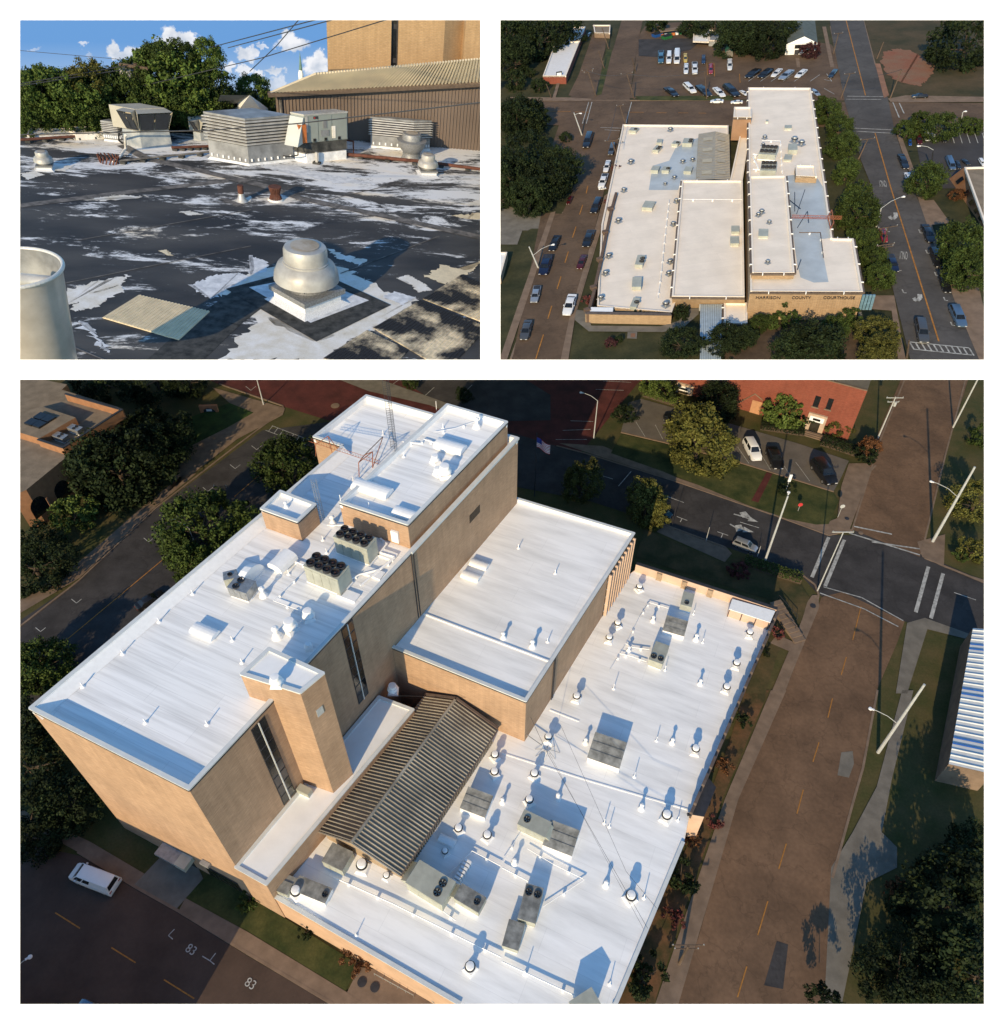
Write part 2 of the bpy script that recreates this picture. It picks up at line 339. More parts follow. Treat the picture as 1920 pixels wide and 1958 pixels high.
# ---------------------------------------------------------------- vehicles (front towards +x, 4.7 m long unless scaled)
def car_meshes(kind):
    st = {  # stations: x, half width, lower z, shoulder z ; cabin: belt x0,x1, roof x0,x1, roof z
        'sedan': ([(-2.35, .62, .4, .78), (-2.2, .8, .25, .95), (-1.4, .9, .22, .98), (0, .92, .22, .93), (1.0, .9, .22, .9), (1.9, .84, .24, .78), (2.3, .68, .35, .6)], (-1.75, 1.05, -1.05, .25, 1.42)),
        'suv': ([(-2.35, .78, .4, .95), (-2.25, .88, .28, 1.08), (-1.2, .94, .26, 1.1), (0, .95, .26, 1.08), (1.1, .93, .26, 1.08), (2.0, .88, .28, .98), (2.35, .76, .4, .75)], (-2.25, 1.15, -2.0, .5, 1.75)),
        'pickup': ([(-2.7, .85, .45, 1.0), (-2.6, .92, .35, 1.08), (-1.0, .95, .3, 1.1), (0, .95, .3, 1.1), (1.3, .94, .3, 1.1), (2.3, .9, .32, 1.02), (2.7, .8, .42, .8)], (-.95, 1.35, -.8, .75, 1.8)),
        'van': ([(-2.7, .9, .4, 1.1), (-2.65, .97, .3, 1.2), (-1, .99, .28, 1.2), (.5, .99, .28, 1.2), (1.6, .97, .28, 1.18), (2.4, .9, .3, 1.0), (2.7, .78, .4, .8)], (-2.66, 2.0, -2.6, 1.2, 2.1)),
    }[kind]
    S, (b0, b1, t0, t1, tz) = st
    body = MB(); vs = []; fs = []
    for x, hw, z0, z1 in S:
        vs += [(x, -hw*.93, z0), (x, -hw, (z0+z1)/2), (x, -hw*.9, z1), (x, hw*.9, z1), (x, hw, (z0+z1)/2), (x, hw*.93, z0)]
    for k in range(len(S)-1):
        for i in range(6): j = (i+1) % 6; fs.append((k*6+i, k*6+j, k*6+6+j, k*6+6+i))
    fs += [tuple(range(6)), tuple(reversed(range(6*len(S)-6, 6*len(S))))]
    body.add(vs, fs)
    hb = S[3][1]*.88; ht = hb*.78; zb = S[3][3]-.02
    cab = [(b0, -hb, zb), (b1, -hb, zb), (b1, hb, zb), (b0, hb, zb), (t0, -ht, tz-.06), (t1, -ht, tz-.06), (t1, ht, tz-.06), (t0, ht, tz-.06), (t0+.15, -ht*.85, tz), (t1-.2, -ht*.85, tz), (t1-.2, ht*.85, tz), (t0+.15, ht*.85, tz)]
    body.add(cab, [(0, 1, 5, 4), (1, 2, 6, 5), (2, 3, 7, 6), (3, 0, 4, 7), (4, 5, 9, 8), (5, 6, 10, 9), (6, 7, 11, 10), (7, 4, 8, 11), (8, 9, 10, 11)])
    if kind == 'pickup':
        body.box((-1.8, 0, 1.09), (1.5, 1.5, .02), mi=1)
    for sx in (-.55, .95): body.box((b1-.55 if sx > 0 else b1-.55, (hb+.08)*(1 if sx > 0 else -1), zb+.07), (.18, .16, .12))
    # glass: quads a little proud of the cabin's faces
    def pane(a, b, c, d, k0=.1, k1=.9, v0=.12, v1=.88):
        a, b, c, d = map(Vector, (a, b, c, d)); n = (b-a).cross(d-a).normalized()*.012
        f = lambda u, v: (a*(1-u)+b*u)*(1-v)+(d*(1-u)+c*u)*v
        g = MB(); P = [f(k0, v0), f(k1, v0), f(k1, v1), f(k0, v1)]
        g.add([p+n for p in P]+[p-n for p in P], [(0, 1, 2, 3), (7, 6, 5, 4), (0, 4, 5, 1), (1, 5, 6, 2), (2, 6, 7, 3), (3, 7, 4, 0)]); return g
    gl = [('windshield', pane(cab[1], cab[2], cab[6], cab[5], .06, .94, .05, .95)), ('rear_window', pane(cab[3], cab[0], cab[4], cab[7], .08, .92, .1, .9))]
    vv = (.03, .47, .53, .97) if kind != 'van' else (.55, .74, .77, .97)
    gl += [('side_window', pane(cab[0], cab[1], cab[5], cab[4], vv[0], vv[1])), ('side_window', pane(cab[0], cab[1], cab[5], cab[4], vv[2], vv[3])),
           ('side_window', pane(cab[2], cab[3], cab[7], cab[6], 1-vv[1], 1-vv[0])), ('side_window', pane(cab[2], cab[3], cab[7], cab[6], 1-vv[3], 1-vv[2]))]
    wheel = MB().tube((0, -.12, 0), (0, .12, 0), .34, 14); rim = MB().tube((0, -.135, 0), (0, .135, 0), .2, 10)
    lp = MB().box((0, 0, 0), (.12, .34, .14)); wx = 1.42 if kind in ('sedan', 'suv') else 1.7
    return dict(body=body.mesh('body', [M_white, M_dark], True), glass=[(n, g.mesh(n, M_glass)) for n, g in gl], wheel=wheel.mesh('wheel', M_tire), rim=rim.mesh('rim', M_rim),
                head=lp.mesh('headlight', M_lampclr), tail=lp.mesh('tail_light', M_lampred), wx=wx, S=S)
CARM = {k: car_meshes(k) for k in ('sedan', 'suv', 'pickup', 'van')}
CARB = {}
def car(label, kind, paint, front, rear, z=0., name='parked_car', cat='car', group='vehicles parked on the streets', L=None, wd=1.):
    """front and rear: pixels on the ground under the bumpers"""
    a, b = SITE.g(front, z), SITE.g(rear, z); c = (a+b)/2; d = a-b; C = CARM[kind]; base = 4.7 if kind in ('sedan', 'suv') else 5.4
    s = (L or d.length)/base; hz = s
    if SITE.flat:                                        # this place is drawn with a shallower plan than it had: keep each car's own width
        m = ((front[0]+rear[0])/2, (front[1]+rear[1])/2); ex = SITE.g((m[0]+1, m[1]), z)-SITE.g(m, z); ey = SITE.g((m[0], m[1]+1), z)-SITE.g(m, z)
        dx, dy = front[0]-rear[0], (front[1]-rear[1])/.8; q = -dy*.4, dx*.4*.8; wv = ex*q[0]+ey*q[1]; u_ = d.normalized(); wm = abs(-u_.y*wv.x+u_.x*wv.y); wd = max(.3, min(1.3, wm/(1.85*s))); hz = (ex.length*math.hypot(dx, dy)/base)*SITE.flat
    o = thing(name, label, cat, c, math.atan2(d.y, d.x), group, (s, s*wd, hz))
    key = (kind, paint)
    if key not in CARB: me = C['body'].copy(); me.materials[0] = M_car[paint]; CARB[key] = me
    obj('body', CARB[key], parent=o)
    for n, g in C['glass']: obj(n, g, parent=o)
    for sx in (-1, 1):
        for sy in (-1, 1):
            q = obj('wheel', C['wheel'], parent=o); q.location = (sx*C['wx'], sy*.8, .34); obj('rim', C['rim'], parent=q)
            e = C['S'][-1] if sx > 0 else C['S'][0]; l = obj('headlight' if sx > 0 else 'tail_light', C['head'] if sx > 0 else C['tail'], parent=o)
            l.location = (e[0]-sx*.03, sy*(e[1]-.22), e[3]-.12)
    return o
for n, c, mt in (('white', (.75, .75, .74), 0), ('black', (.012, .012, .014), .1), ('silver', (.42, .43, .44), .6), ('navy', (.012, .018, .05), .3), ('red', (.35, .015, .012), .2),
             ('maroon', (.09, .01, .012), .3), ('yellow', (.6, .4, .02), 0), ('grey', (.1, .105, .11), .4), ('blue', (.02, .1, .35), .3), ('slate', (.12, .2, .3), .5), ('teal', (.06, .15, .2), .4)):
    carpaint(n, c, mt)

# ---------------------------------------------------------------- rooftop equipment and poles
def mushroom_fan(label, loc, s, mat_=None, group=None, name='mushroom_fan', sq=True, cat='roof fan', mh=None):
    """spun dome exhaust fan: curb, skirt, dome and motor cap; about 1 m wide at s=1"""
    m1 = mat_ or M_coat; o = thing(name, label, cat, loc, 0, group, s)
    obj('curb', MB().box((0, 0, .12), (.95, .95, .3), math.radians(0), taper=.8), m1, o)
    obj('neck', MB().lathe([(.3, .25), (.3, .45)], 18), M_dark if mat_ is None else m1, o, True)
    obj('dome', MB().lathe([(.3, .44), (.5, .42), (.52, .46), (.47, .62), (.36, .7), (.36, .71)], 22), m1, o, True)
    obj('cap', MB().lathe([(.37, .74), (.37, .98), (.33, 1.03), (.1, 1.05)], 22), m1, o, True)
    return o
def cap_vent(label, loc, s, group=None, h=1.3, r=.33, name='round_roof_vent', m=None):
    """pipe with a hooded round cap and a dark gap under it"""
    o = thing(name, label, 'roof vent', loc, 0, group, s)
    obj('curb', MB().box((0, 0, .12), (1.15, 1.15, .3), .5, taper=.75), m or M_coat, o)
    obj('pipe', MB().lathe([(r*.75, .2), (r*.75, h*.72)], 16), m or M_coat, o, True)
    obj('rim', MB().lathe([(r*1.5, h*.62), (r*1.55, h*.72), (r*1.2, h*.73)], 20), M_dark, o, True)
    obj('cap', MB().lathe([(r*1.15, h*.7), (r*1.2, h*.92), (r*1.05, h), (r*.4, h*1.03)], 20), m or M_coat, o, True)
    return o
def pipe_vent(label, loc, h=.8, r=.07, group='small pipe vents on the white roofs', name='pipe_vent', flare=.25):
    o = thing(name, label, 'pipe vent', loc, 0, group)
    obj('flashing', MB().lathe([(flare, 0), (flare*.6, .08), (r*1.3, .22)], 10), M_coat, o, True)
    obj('pipe', MB().lathe([(r, .1), (r, h)], 8), M_coat, o, True)
    return o
def cone_vent(label, loc, s=1., group='cone based pipe vents on the low roof'):
    o = thing('cone_vent', label, 'roof vent', loc, 0, group, s)
    obj('flashing', MB().lathe([(.42, 0), (.34, .25), (.2, .45)], 14), M_coat, o, True)
    obj('pipe', MB().lathe([(.16, .4), (.16, .95)], 12), M_coat, o, True)
    obj('cap', MB().lathe([(.26, .9), (.28, 1.0), (.12, 1.15)], 14), M_coat, o, True)
    return o
def rooftop_unit(label, loc, rz, L, W, H, fans=2, hood=True, m=None, mt=None, group=None, coated=False, fx=.22, name='rooftop_unit', curb=.25, fside=1, hs=.9):
    o = thing(name, label, 'air conditioner', loc, rz, group); m = m or M_hvac; mt = mt or m
    obj('curb', MB().box((0, 0, curb/2), (L*.94, W*.9, curb), 0), M_coat, o)
    b = MB().box((0, 0, curb+H/2), (L, W, H)); obj('cabinet', b, m, o)
    obj('top_panel', MB().box((0, 0, curb+H+.03), (L*1.02, W*1.02, .06)), mt, o)
    if hood:
        x = -fside*L/2; q = MB(); d = -fside*W*.35
        q.add([(x, -W*.42, curb+H*.9), (x, W*.42, curb+H*.9), (x+d, W*.42, curb+H*.45), (x+d, -W*.42, curb+H*.45), (x, -W*.42, curb+H*.2), (x, W*.42, curb+H*.2)],
              [(0, 1, 2, 3), (3, 2, 5, 4), (0, 3, 4), (1, 5, 2)]); obj('intake_hood', q, m, o)
    for k in range(3): obj('access_panel', MB().box((-L*.3+k*L*.3, -W/2-.012, curb+H*.5), (L*.27, .03, H*.8)), m, o)
    r = min(.42, W*.2)*1.05
    for k in range(fans):
        f = MB().lathe([(r, 0), (r, .14), (r*.85, .14), (r*.85, .02)], 16, (fside*L*(.5-fx), (k-(fans-1)/2)*r*2.4, curb+H+.06), cap=False)
        fo = obj('fan_shroud', f, M_dark, o, True)
        g = MB(); cx_, cy_ = fside*L*(.5-fx), (k-(fans-1)/2)*r*2.4
        for j in range(5): a = j*1.257; g.add([(cx_, cy_, curb+H+.09), (cx_+r*.8*math.cos(a), cy_+r*.8*math.sin(a), curb+H+.08), (cx_+r*.8*math.cos(a+.7), cy_+r*.8*math.sin(a+.7), curb+H+.12)], [(0, 1, 2)])
        g.lathe([(r*.2, curb+H+.07), (r*.2, curb+H+.15)], 8, (cx_, cy_, 0)); obj('fan_blades', g, M_black, fo)
    return o
def hood_vent(label, loc, rz, L, W, H, m=None, group=None, name='gravity_hood', slots=0, mt=None):
    """curved-top relief hood on a curb"""
    o = thing(name, label, 'roof hood', loc, rz, group); m = m or M_coat; q = MB(); n = 8; pr = []
    for i in range(n+1):
        a = math.pi*i/n; pr.append((-math.cos(a)*W/2, H*.45+math.sin(a)**.7*H*.55))
    pr = [(-W/2, H*.3)]+pr+[(W/2, H*.3)]
    vs = [(-L/2, y, z) for y, z in pr]+[(L/2, y, z) for y, z in pr]; k = len(pr)
    q.add(vs, [(i, i+1, k+i+1, k+i) for i in range(k-1)]+[tuple(range(k)), tuple(reversed(range(k, 2*k))), (k-1, 0, k, 2*k-1)]); obj('hood', q, mt or m, o)
    obj('curb', MB().box((0, 0, H*.16), (L*.86, W*.7, H*.34)), m, o)
    return o
def slat_hood(label, loc, rz, L, W, H, group=None):
    """low ventilator: pale skirt with a sloping grey top in three slats"""
    o = thing('slatted_ventilator', label, 'roof ventilator', loc, rz, group)
    obj('skirt', MB().box((0, 0, H*.3), (L, W, H*.6)), M_coat, o)
    for k in range(3):
        q = MB(); y0 = -W/2+k*W/3; z0 = H*(.76+.1*k); q.add([(-L/2-.04, y0, z0), (L/2+.04, y0, z0), (L/2+.04, y0+W/3-.05, z0+H*.14), (-L/2-.04, y0+W/3-.05, z0+H*.14)], [(0, 1, 2, 3)])
        q.add([(-L/2-.04, y0, z0-.12), (L/2+.04, y0, z0-.12), (L/2+.04, y0+W/3-.05, z0+H*.14-.12), (-L/2-.04, y0+W/3-.05, z0+H*.14-.12)], [(3, 2, 1, 0), ])
        obj('slat', q, M_hvactop, o)
    obj('frame', MB().box((0, 0, H*.63), (L*.97, W*.97, H*.06)), M_dark, o)
    return o
def pole(label, base, h, r=.15, m=None, arms=(), lamp=None, lean=(0, 0), group='utility and lamp poles', name='utility_pole', rz=0, trans=False, cat='pole'):
    """arms: list of (height fraction, half length); lamp: (height fraction, reach, heading)"""
    o = thing(name, label, cat, base, rz, group); m = m or M_wood
    top = (lean[0]*h, lean[1]*h, h); obj('shaft', MB().tube((0, 0, -.2), top, r, 9, r*.6), m, o)
    for f, L in arms:
        c = Vector(top)*f; a = obj('crossarm', MB().box(c+Vector((0, .12, 0)), (2*L, .1, .12)), M_wood if m is M_wood else m, o)
        for k in (-1, 1): obj('insulator', MB().lathe([(.05, 0), (.09, .1), (.05, .22)], 6, c+Vector((k*L*.94, .12, .06))), M_grey, a)
    if trans: obj('transformer', MB().lathe([(.25, 0), (.27, .1), (.27, .8), (.1, .9)], 12, (.45, 0, h*.8)), M_poleg, o, True)
    if lamp:
        f, L, hd = lamp; c = Vector(top)*f; d = Vector((math.cos(hd), math.sin(hd), 0)); P = [c, c+d*L*.4+Vector((0, 0, L*.22)), c+d*L*.8+Vector((0, 0, L*.3)), c+d*L+Vector((0, 0, L*.28))]
        obj('lamp_arm', MB().path(P, .045), M_poleg, o)
        e = P[-1]; q = MB(); q.T = Matrix.Translation(e) @ Matrix.Rotation(hd, 4, 'Z'); q.lathe([(.16, -.08), (.26, 0), (.22, .12), (.05, .16)], 10); q.box((-.28, 0, .04), (.4, .2, .12))
        obj('lamp_head', q, M_white, o, True)
    return o
def wire(label, pts, r=.03, m=None, name='overhead_wire', group=None, sag=0.):
    mb = MB(); P = []
    for a, b in zip(pts, pts[1:]):
        a, b = Vector(a), Vector(b)
        for k in range(12): t = k/12; p = a.lerp(b, t); p.z -= sag*4*t*(1-t); P.append(p)
    P.append(Vector(pts[-1])); mb.path(P, r, 4); o = obj(name, mb, m or M_dark); return tag(o, label, 'wire', group)
def wall_slab(mb, a, b, z0, z1, out, th, mi=None):
    """a slab standing on the wall line a-b, reaching out by th along out"""
    a, b, o = Vector(a), Vector(b), Vector(out).normalized()*th
    P = [Vector((a.x, a.y, z0)), Vector((b.x, b.y, z0)), Vector((b.x, b.y, z1)), Vector((a.x, a.y, z1))]
    return mb.add(P+[p+o for p in P], [(0, 1, 2, 3), (7, 6, 5, 4), (0, 4, 5, 1), (1, 5, 6, 2), (2, 6, 7, 3), (3, 7, 4, 0)], mi)
def coping(pts, z, wd, h, m, parent, name='coping', closed=True, inside=None, segs=None):
    """parapet cap: one piece along each edge of the outline"""
    n = len(pts); cen = sum((Vector(p) for p in pts), Vector())/n
    for i in range(n if closed else n-1):
        if segs is not None and i not in segs: continue
        a, b = Vector(pts[i]), Vector(pts[(i+1) % n]); d = b-a; nr = Vector((-d.y, d.x, 0)).normalized()
        mid = (a+b)/2
        if nr.dot(cen-mid) < 0: nr = -nr
        mb = MB(); e = d.normalized()*.0
        A, B = a-nr*.06-e, b-nr*.06+e
        wall_slab(mb, A, B, z+.003*i, z+h+.004*i, nr, wd+.002*i); obj(name, mb, m, parent)
# =====================================================================================================
# PLACE ONE: the big white roof seen from the air (lower picture)
# =====================================================================================================
S3 = SITE = Site((960, 2489), CAMH, (38.4, 726, 1881.8, 1920))
r1, r2, r3, r4 = zoom(38, 726, .48319), zoom(960, 726, .48424), zoom(38, 1320, .48319), zoom(960, 1320, .48424)
c1, c2, c3, c4, c5, c6, c7, c8 = zoom(580, 740, .22059), zoom(400, 930, .21008), zoom(500, 1440, .2416), zoom(920, 1380, .22059), zoom(1160, 1060, .17857), zoom(38, 726, .20063), zoom(1180, 726, .27311), zoom(120, 1600, .21008)
g = SITE.g
def R(fn, *uv): return [fn(*p) for p in uv]
HA, HL = 27.3, 6.0
A0, A1, A3 = (55.5, 1354), (361, 1509.6), (784.5, 1055.5)
a1 = g(A1, HA); adir = (g(A3, HA)-a1).normalized(); ANG = math.atan2(adir.y, adir.x); BANG = math.atan2((a1-g(A0, HA)).y, (a1-g(A0, HA)).x)
def Pz(p, z): return Vector((p.x, p.y, z))
M_tan = brickmat('tan_brick', (.45, .3, .195), (.4, .26, .165), (.37, .25, .165), 1., .6, .2, .02, .14)
M_deckA = mat('white_membrane_wrinkled', (.82, .82, .81), .65, .14, 1.1, stretch=(.06, 1.5, 1, BANG), bump=.15, fine=.04, lo=.32, hi=.56, seam=(BANG, 14., 2.0, .86))
M_deck = mat('white_membrane_seamed', (.84, .84, .83), .65, .12, .5, stretch=(.2, 1.3, 1, BANG), bump=.12, fine=.035, lo=.3, hi=.6, seam=(BANG, 16., 2.6, .88))
M_ribs = mat('brown_metal_roofing', (.15, .13, .105), .5, .25, .25, metal=.2, stretch=(1, .4, 1, ANG), c2=(.24, .21, .16))
M_redbrickroad = mat('red_brick_road', (.085, .022, .018), .9, .3, .3, fine=.3)
M_gravel = mat('tan_gravel_roof', (.21, .17, .125), .95, .18, .5, fine=.25)
M_cop = mat('pale_coping_metal', (.62, .64, .63), .4, .06, 1)
M_hill = M_grass
# ---- ground, streets, pavements
E_ = lambda *p: list(p)
flat('ground', [(-150, 600), (2100, 600), (2400, 2200), (-500, 2200)], 0, M_grass)
flat('street', R(r1, (-300, 1300), (-40, 980), (235, 795), (540, 510), (960, 200), (1240, 165), (1500, -60), (1500, 200), (1180, 330), (930, 600), (600, 900), (420, 1100), (0, 1400)), .02, M_asph)
flat('brick_street', R(r1, (560, -90), (790, 20), (1040, 105), (1250, 170))+[(900, 880), (1110, 866), (1230, 720), (1190, 640)], .04, M_redbrickroad)
flat('street', R(r2, (-60, 180), (215, 262), (330, 290), (700, 405), (1100, 543), (1290, 613), (1390, 615), (1480, 230), (1600, -60), (1860, -60), (1745, 310), (1660, 690), (1904, 795), (2050, 850), (2050, 1060), (1840, 1010), (1570, 950), (1250, 850), (1170, 760), (640, 575), (350, 480), (-60, 400)), .06, M_asph)
flat('street', R(r2, (1262, 858), (1345, 838), (1590, 955), (1560, 1040))+R(r4, (1480, 0), (1420, 310), (1390, 420), (1300, 740), (1280, 1350), (560, 1350), (690, 1239), (780, 960), (930, 430), (1120, 0)), .08, M_asphb)
flat('street', R(r2, (1480, 225), (1600, -60), (1860, -60), (1745, 300), (1650, 700), (1380, 590)), .085, M_asphb)
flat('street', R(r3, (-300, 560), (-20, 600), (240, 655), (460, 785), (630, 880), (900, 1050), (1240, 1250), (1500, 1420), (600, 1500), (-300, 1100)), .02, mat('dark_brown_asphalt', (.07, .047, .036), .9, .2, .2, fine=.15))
def kerb(pts, wd=.3, h=.13, m=None): return obj('kerb', wallpath([g(p) for p in pts], wd, h), m or M_conc, kind='structure')
def wallpath(P, wd, h):
    mb = MB()
    for a, b in zip(P, P[1:]):
        d = b-a; n = Vector((-d.y, d.x, 0)).normalized(); wall_slab(mb, a-n*wd/2, b-n*wd/2, 0, h+random.uniform(0, .004), n, wd)
    return mb
flat('sidewalk', R(r4, (1062, 0), (1115, 0), (925, 430), (775, 960), (688, 1239), (640, 1350), (560, 1350), (605, 1239), (700, 960), (880, 430)), .12, M_conc)
flat('sidewalk', R(r2, (1112, 1239), (1062, 1239), (1188, 940), (1205, 880), (1225, 850), (1250, 850), (1252, 900)), .11, M_conc)
flat('sidewalk', R(r3, (630, 870), (655, 822), (900, 955), (1290, 1192), (1500, 1330), (1500, 1390), (1240, 1239), (900, 1035)), .12, M_conc)
flat('driveway', R(r3, (450, 772), (575, 640), (705, 700), (725, 745), (620, 865)), .1, M_concg)
flat('sidewalk', R(r3, (-60, 480), (230, 640), (460, 775), (500, 730), (280, 600), (-60, 440)), .09, M_conc)
flat('lawn', R(r3, (655, 822), (745, 728), (905, 812), (1340, 1085), (1290, 1190), (900, 952)), .1, M_grassg)
flat('path', R(r3, (1345, 1095), (1410, 1105), (1900, 1400), (1300, 1300), (1295, 1195)), .11, M_conc)
flat('sidewalk', R(r2, (225, 250), (400, 262), (560, 330), (700, 390), (1200, 560), (1290, 560), (1340, 540), (1400, 400), (1365, 560), (1380, 600), (1290, 612), (1100, 540), (700, 403), (330, 285)), .1, M_conc)
flat('sidewalk', R(r2, (1340, 420), (1370, 330), (1440, 330), (1460, 350), (1370, 600), (1320, 580)), .13, M_conc)
flat('parking_lot', R(r2, (500, 90), (550, 75), (960, 190), (1180, 255), (1370, 320), (1340, 385), (1310, 440), (940, 325), (640, 245), (470, 205)), .1, mat('pale_asphalt', (.125, .11, .095), .9, .15, .3, fine=.12))
flat('lawn', R(r2, (470, 215), (640, 252), (940, 332), (1310, 446), (1330, 480), (1290, 570), (1240, 572), (1080, 540), (700, 385), (430, 290)), .11, M_grassg)
flat('brick_path', R(r2, (1045, 365), (1068, 372), (1012, 485), (985, 477)), .14, M_redbrickroad)
flat('sidewalk', R(r2, (640, 575), (880, 665), (905, 690), (880, 720), (610, 600)), .1, M_conc)
flat('sidewalk', R(r2, (1640, 640), (1750, 610), (1745, 740), (1904, 790), (1904, 805), (1660, 700)), .11, M_conc)
flat('sidewalk', R(r2, (1600, 960), (1670, 940), (1850, 1005), (1840, 1025), (1680, 985), (1600, 1239), (1555, 1239)), .1, M_concg)
flat('sidewalk', R(r4, (1580, 0), (1625, 0), (1540, 350), (1500, 560), (1560, 620), (1560, 700), (1440, 760), (1330, 1300), (1270, 1300), (1300, 700), (1385, 560), (1480, 380)), .1, M_concg)
flat('soil_bed', R(r4, (960, 0), (1055, 0), (870, 430), (690, 960), (600, 1239), (450, 1239), (610, 860), (760, 560), (900, 200)), .08, mat('dry_lawn', (.07, .06, .022), .95, .3, .4, c2=(.15, .075, .035), fine=.35))
flat('lawn', R(r2, (560, 590), (870, 720), (950, 700), (1170, 790), (1215, 860), (1190, 940), (1090, 1080), (1040, 1239), (960, 1239), (1060, 1000), (1090, 880), (530, 700)), .09, mat('worn_lawn', (.05, .055, .018), .95, .3, .3, c2=(.1, .07, .03), fine=.3))
flat('concrete_pad', R(r2, (1060, 1040), (1085, 1005), (1150, 1035), (1140, 1075)), .13, M_conc)
flat('plaza', R(r1, (760, 30), (1050, 112), (1040, 140), (860, 235), (700, 360), (590, 440), (640, 280), (820, 190), (925, 130), (830, 92)), .1, M_conc)
flat('lawn', R(r1, (560, 280), (640, 160), (830, 92), (925, 130), (820, 190), (650, 275), (600, 420)), .12, mat('deep_green_lawn', (.03, .055, .01), .95, .3, .4, fine=.3))  # lawn in a plain deep green
flat('sidewalk', R(r1, (-60, 960), (235, 785), (540, 500), (700, 370), (640, 380), (500, 490), (330, 640), (210, 740), (-60, 910)), .1, M_conc)
flat('sidewalk', R(r1, (1190, -60), (1240, -10), (1380, 45), (1620, 100), (1904, 210), (1904, 170), (1600, 60), (1400, -10), (1300, -60)), .12, M_concg)
flat('parking_lot', R(r1, (1420, -60), (1904, -60), (2100, 60), (2100, 160), (1904, 165), (1600, 60)), .06, M_asph)
for pts in (R(r2, (215, 262), (330, 292), (700, 407), (1100, 545), (1290, 615), (1380, 595)), R(r2, (640, 573), (880, 662), (905, 690)), R(r2, (1170, 760), (1235, 810), (1250, 850), (1240, 900), (1110, 1239)),
            R(r4, (1118, 0), (928, 430), (690, 1239)), R(r3, (230, 640), (460, 780), (630, 875), (900, 1040), (1240, 1243)), R(r1, (0, 978), (235, 795), (540, 508), (860, 260), (1045, 122), (1040, 104), (790, 18)),
            R(r2, (470, 208), (640, 248), (940, 328), (1310, 443)), R(r4, (1482, 0), (1424, 310), (1392, 420), (1304, 740)), R(r2, (1380, 600), (1495, 235), (1590, 0)), R(r2, (1655, 690), (1750, 300), (1830, 0)), R(r2, (1668, 705), (1904, 800)), R(r2, (1385, 345), (1455, 362), (1475, 340))): kerb(pts)
# ---- painted markings, each stroke a thing of its own family
def paint(name, label, segs, wd, m=None, z=.1, cat='road marking', group='painted lines on the streets'):
    o = thing(name, label, cat, g(segs[0][0]), 0, group); P0 = o.location.copy()
    for s in segs:
        mb = strip([g(p, z) - P0 for p in s], wd, 0, MB()); obj('line', mb, m or M_paint, o)
    return o
paint('centre_line', 'yellow centre line of the street behind the tan block on the left', [R(r1, (110, 1092), (580, 700)), R(r1, (850, 462), (1080, 262))], .15, M_yell, .05)
for k, p in enumerate(((80, 995), (222, 882), (508, 640), (628, 545), (742, 440), (850, 350), (935, 275), (912, 40))):
    u, v = p; paint('parking_tick', 'white L shaped parking tick, '+('nearest the lower left corner','second from the corner','third from the corner','level with the big overhanging tree','just above that tree','beside the round street tree','by the ladder crosswalk','on the brick street')[k], [R(r1, (u-18, v-14), (u+2, v+2), (u+22, v-14))], .1, z=.05)
for k, s in enumerate((((1305, 32), (1287, 108)), ((1252, 205), (1228, 282)), ((1190, 392), (1165, 487)), ((1123, 605), (1093, 705)), ((1050, 832), (1010, 967)), ((967, 1090), (930, 1212)))):
    paint('centre_dash', f'orange centre dash of the right brown street, {["top", "second", "third", "fourth", "fifth", "lowest"][k]} below the crossing', [R(r4, *s)], .13, M_yell, .11)
for k, s in enumerate((((1418, 895), (1385, 1028)), ((1360, 1095), (1340, 1165)))):
    paint('centre_dash', 'orange centre dash of the right brown street '+('nearest the crossing' if k == 0 else 'just below the long first dash'), [R(r2, *s)], .13, M_yell, .11)
for k, s in enumerate((((140, 880), (238, 942)), ((362, 1018), (458, 1078)), ((570, 1145), (690, 1220)))):
    paint('centre_dash', 'orange centre dash on the lower left street, '+('nearest the van', 'middle one', 'lowest one')[k], [R(r3, *s)], .13, M_yell, .05)
for k, s in enumerate((((1290, 622), (1224, 780)), ((1352, 632), (1276, 815)), ((1684, 738), (1634, 918)), ((1742, 765), (1694, 942)))):
    paint('crosswalk_line', 'wide white stop line of the crossing, '+('leftmost', 'second from left', 'third from left', 'rightmost')[k], [R(r2, *s)], .55, z=.11)
paint('stop_bar', 'worn white stop bar across the brown street above the crossing', [R(r2, (1385, 578), (1540, 610)), R(r2, (1370, 605), (1650, 692)), R(r2, (1460, 640), (1650, 668))], .3, z=.12)
paint('stop_bar', 'worn white double line across the brown street below the crossing', [R(r2, (1255, 842), (1430, 905), (1565, 975)), R(r2, (1270, 818), (1420, 860), (1585, 952))], .2, z=.13)
paint('lane_line', 'white lane line beside the turn arrows', [R(r2, (940, 562), (1015, 585))], .14, z=.11)
paint('lane_line', 'white lane line left of the turn arrows near the trees', [R(r2, (650, 460), (718, 485))], .14, z=.11)
paint('lane_line', 'white lane line at the right end of the cross street', [R(r2, (1785, 840), (1872, 870))], .14, z=.11)
paint('parking_tick', 'white T shaped parking mark left of the silver suv', [R(r2, (850, 600), (893, 615)), R(r2, (872, 608), (865, 625))], .12, z=.11)
paint('parking_tick', 'white T shaped parking mark nearest the leafy trees', [R(r2, (690, 540), (732, 556)), R(r2, (711, 548), (704, 562))], .12, z=.11)
def arrow(label, fn, shafts, heads):
    o = thing('turn_arrow', label, 'road marking', g(fn(*heads[0][0])), 0, 'white turn arrows'); P0 = o.location.copy()
    mb = MB()
    for h in heads: mb.poly([g(fn(*p), .115)-P0 for p in h])
    for s in shafts: strip([g(fn(*p), .118)-P0 for p in s], .28, 0, mb)
    obj('paint', mb, M_paint, o)
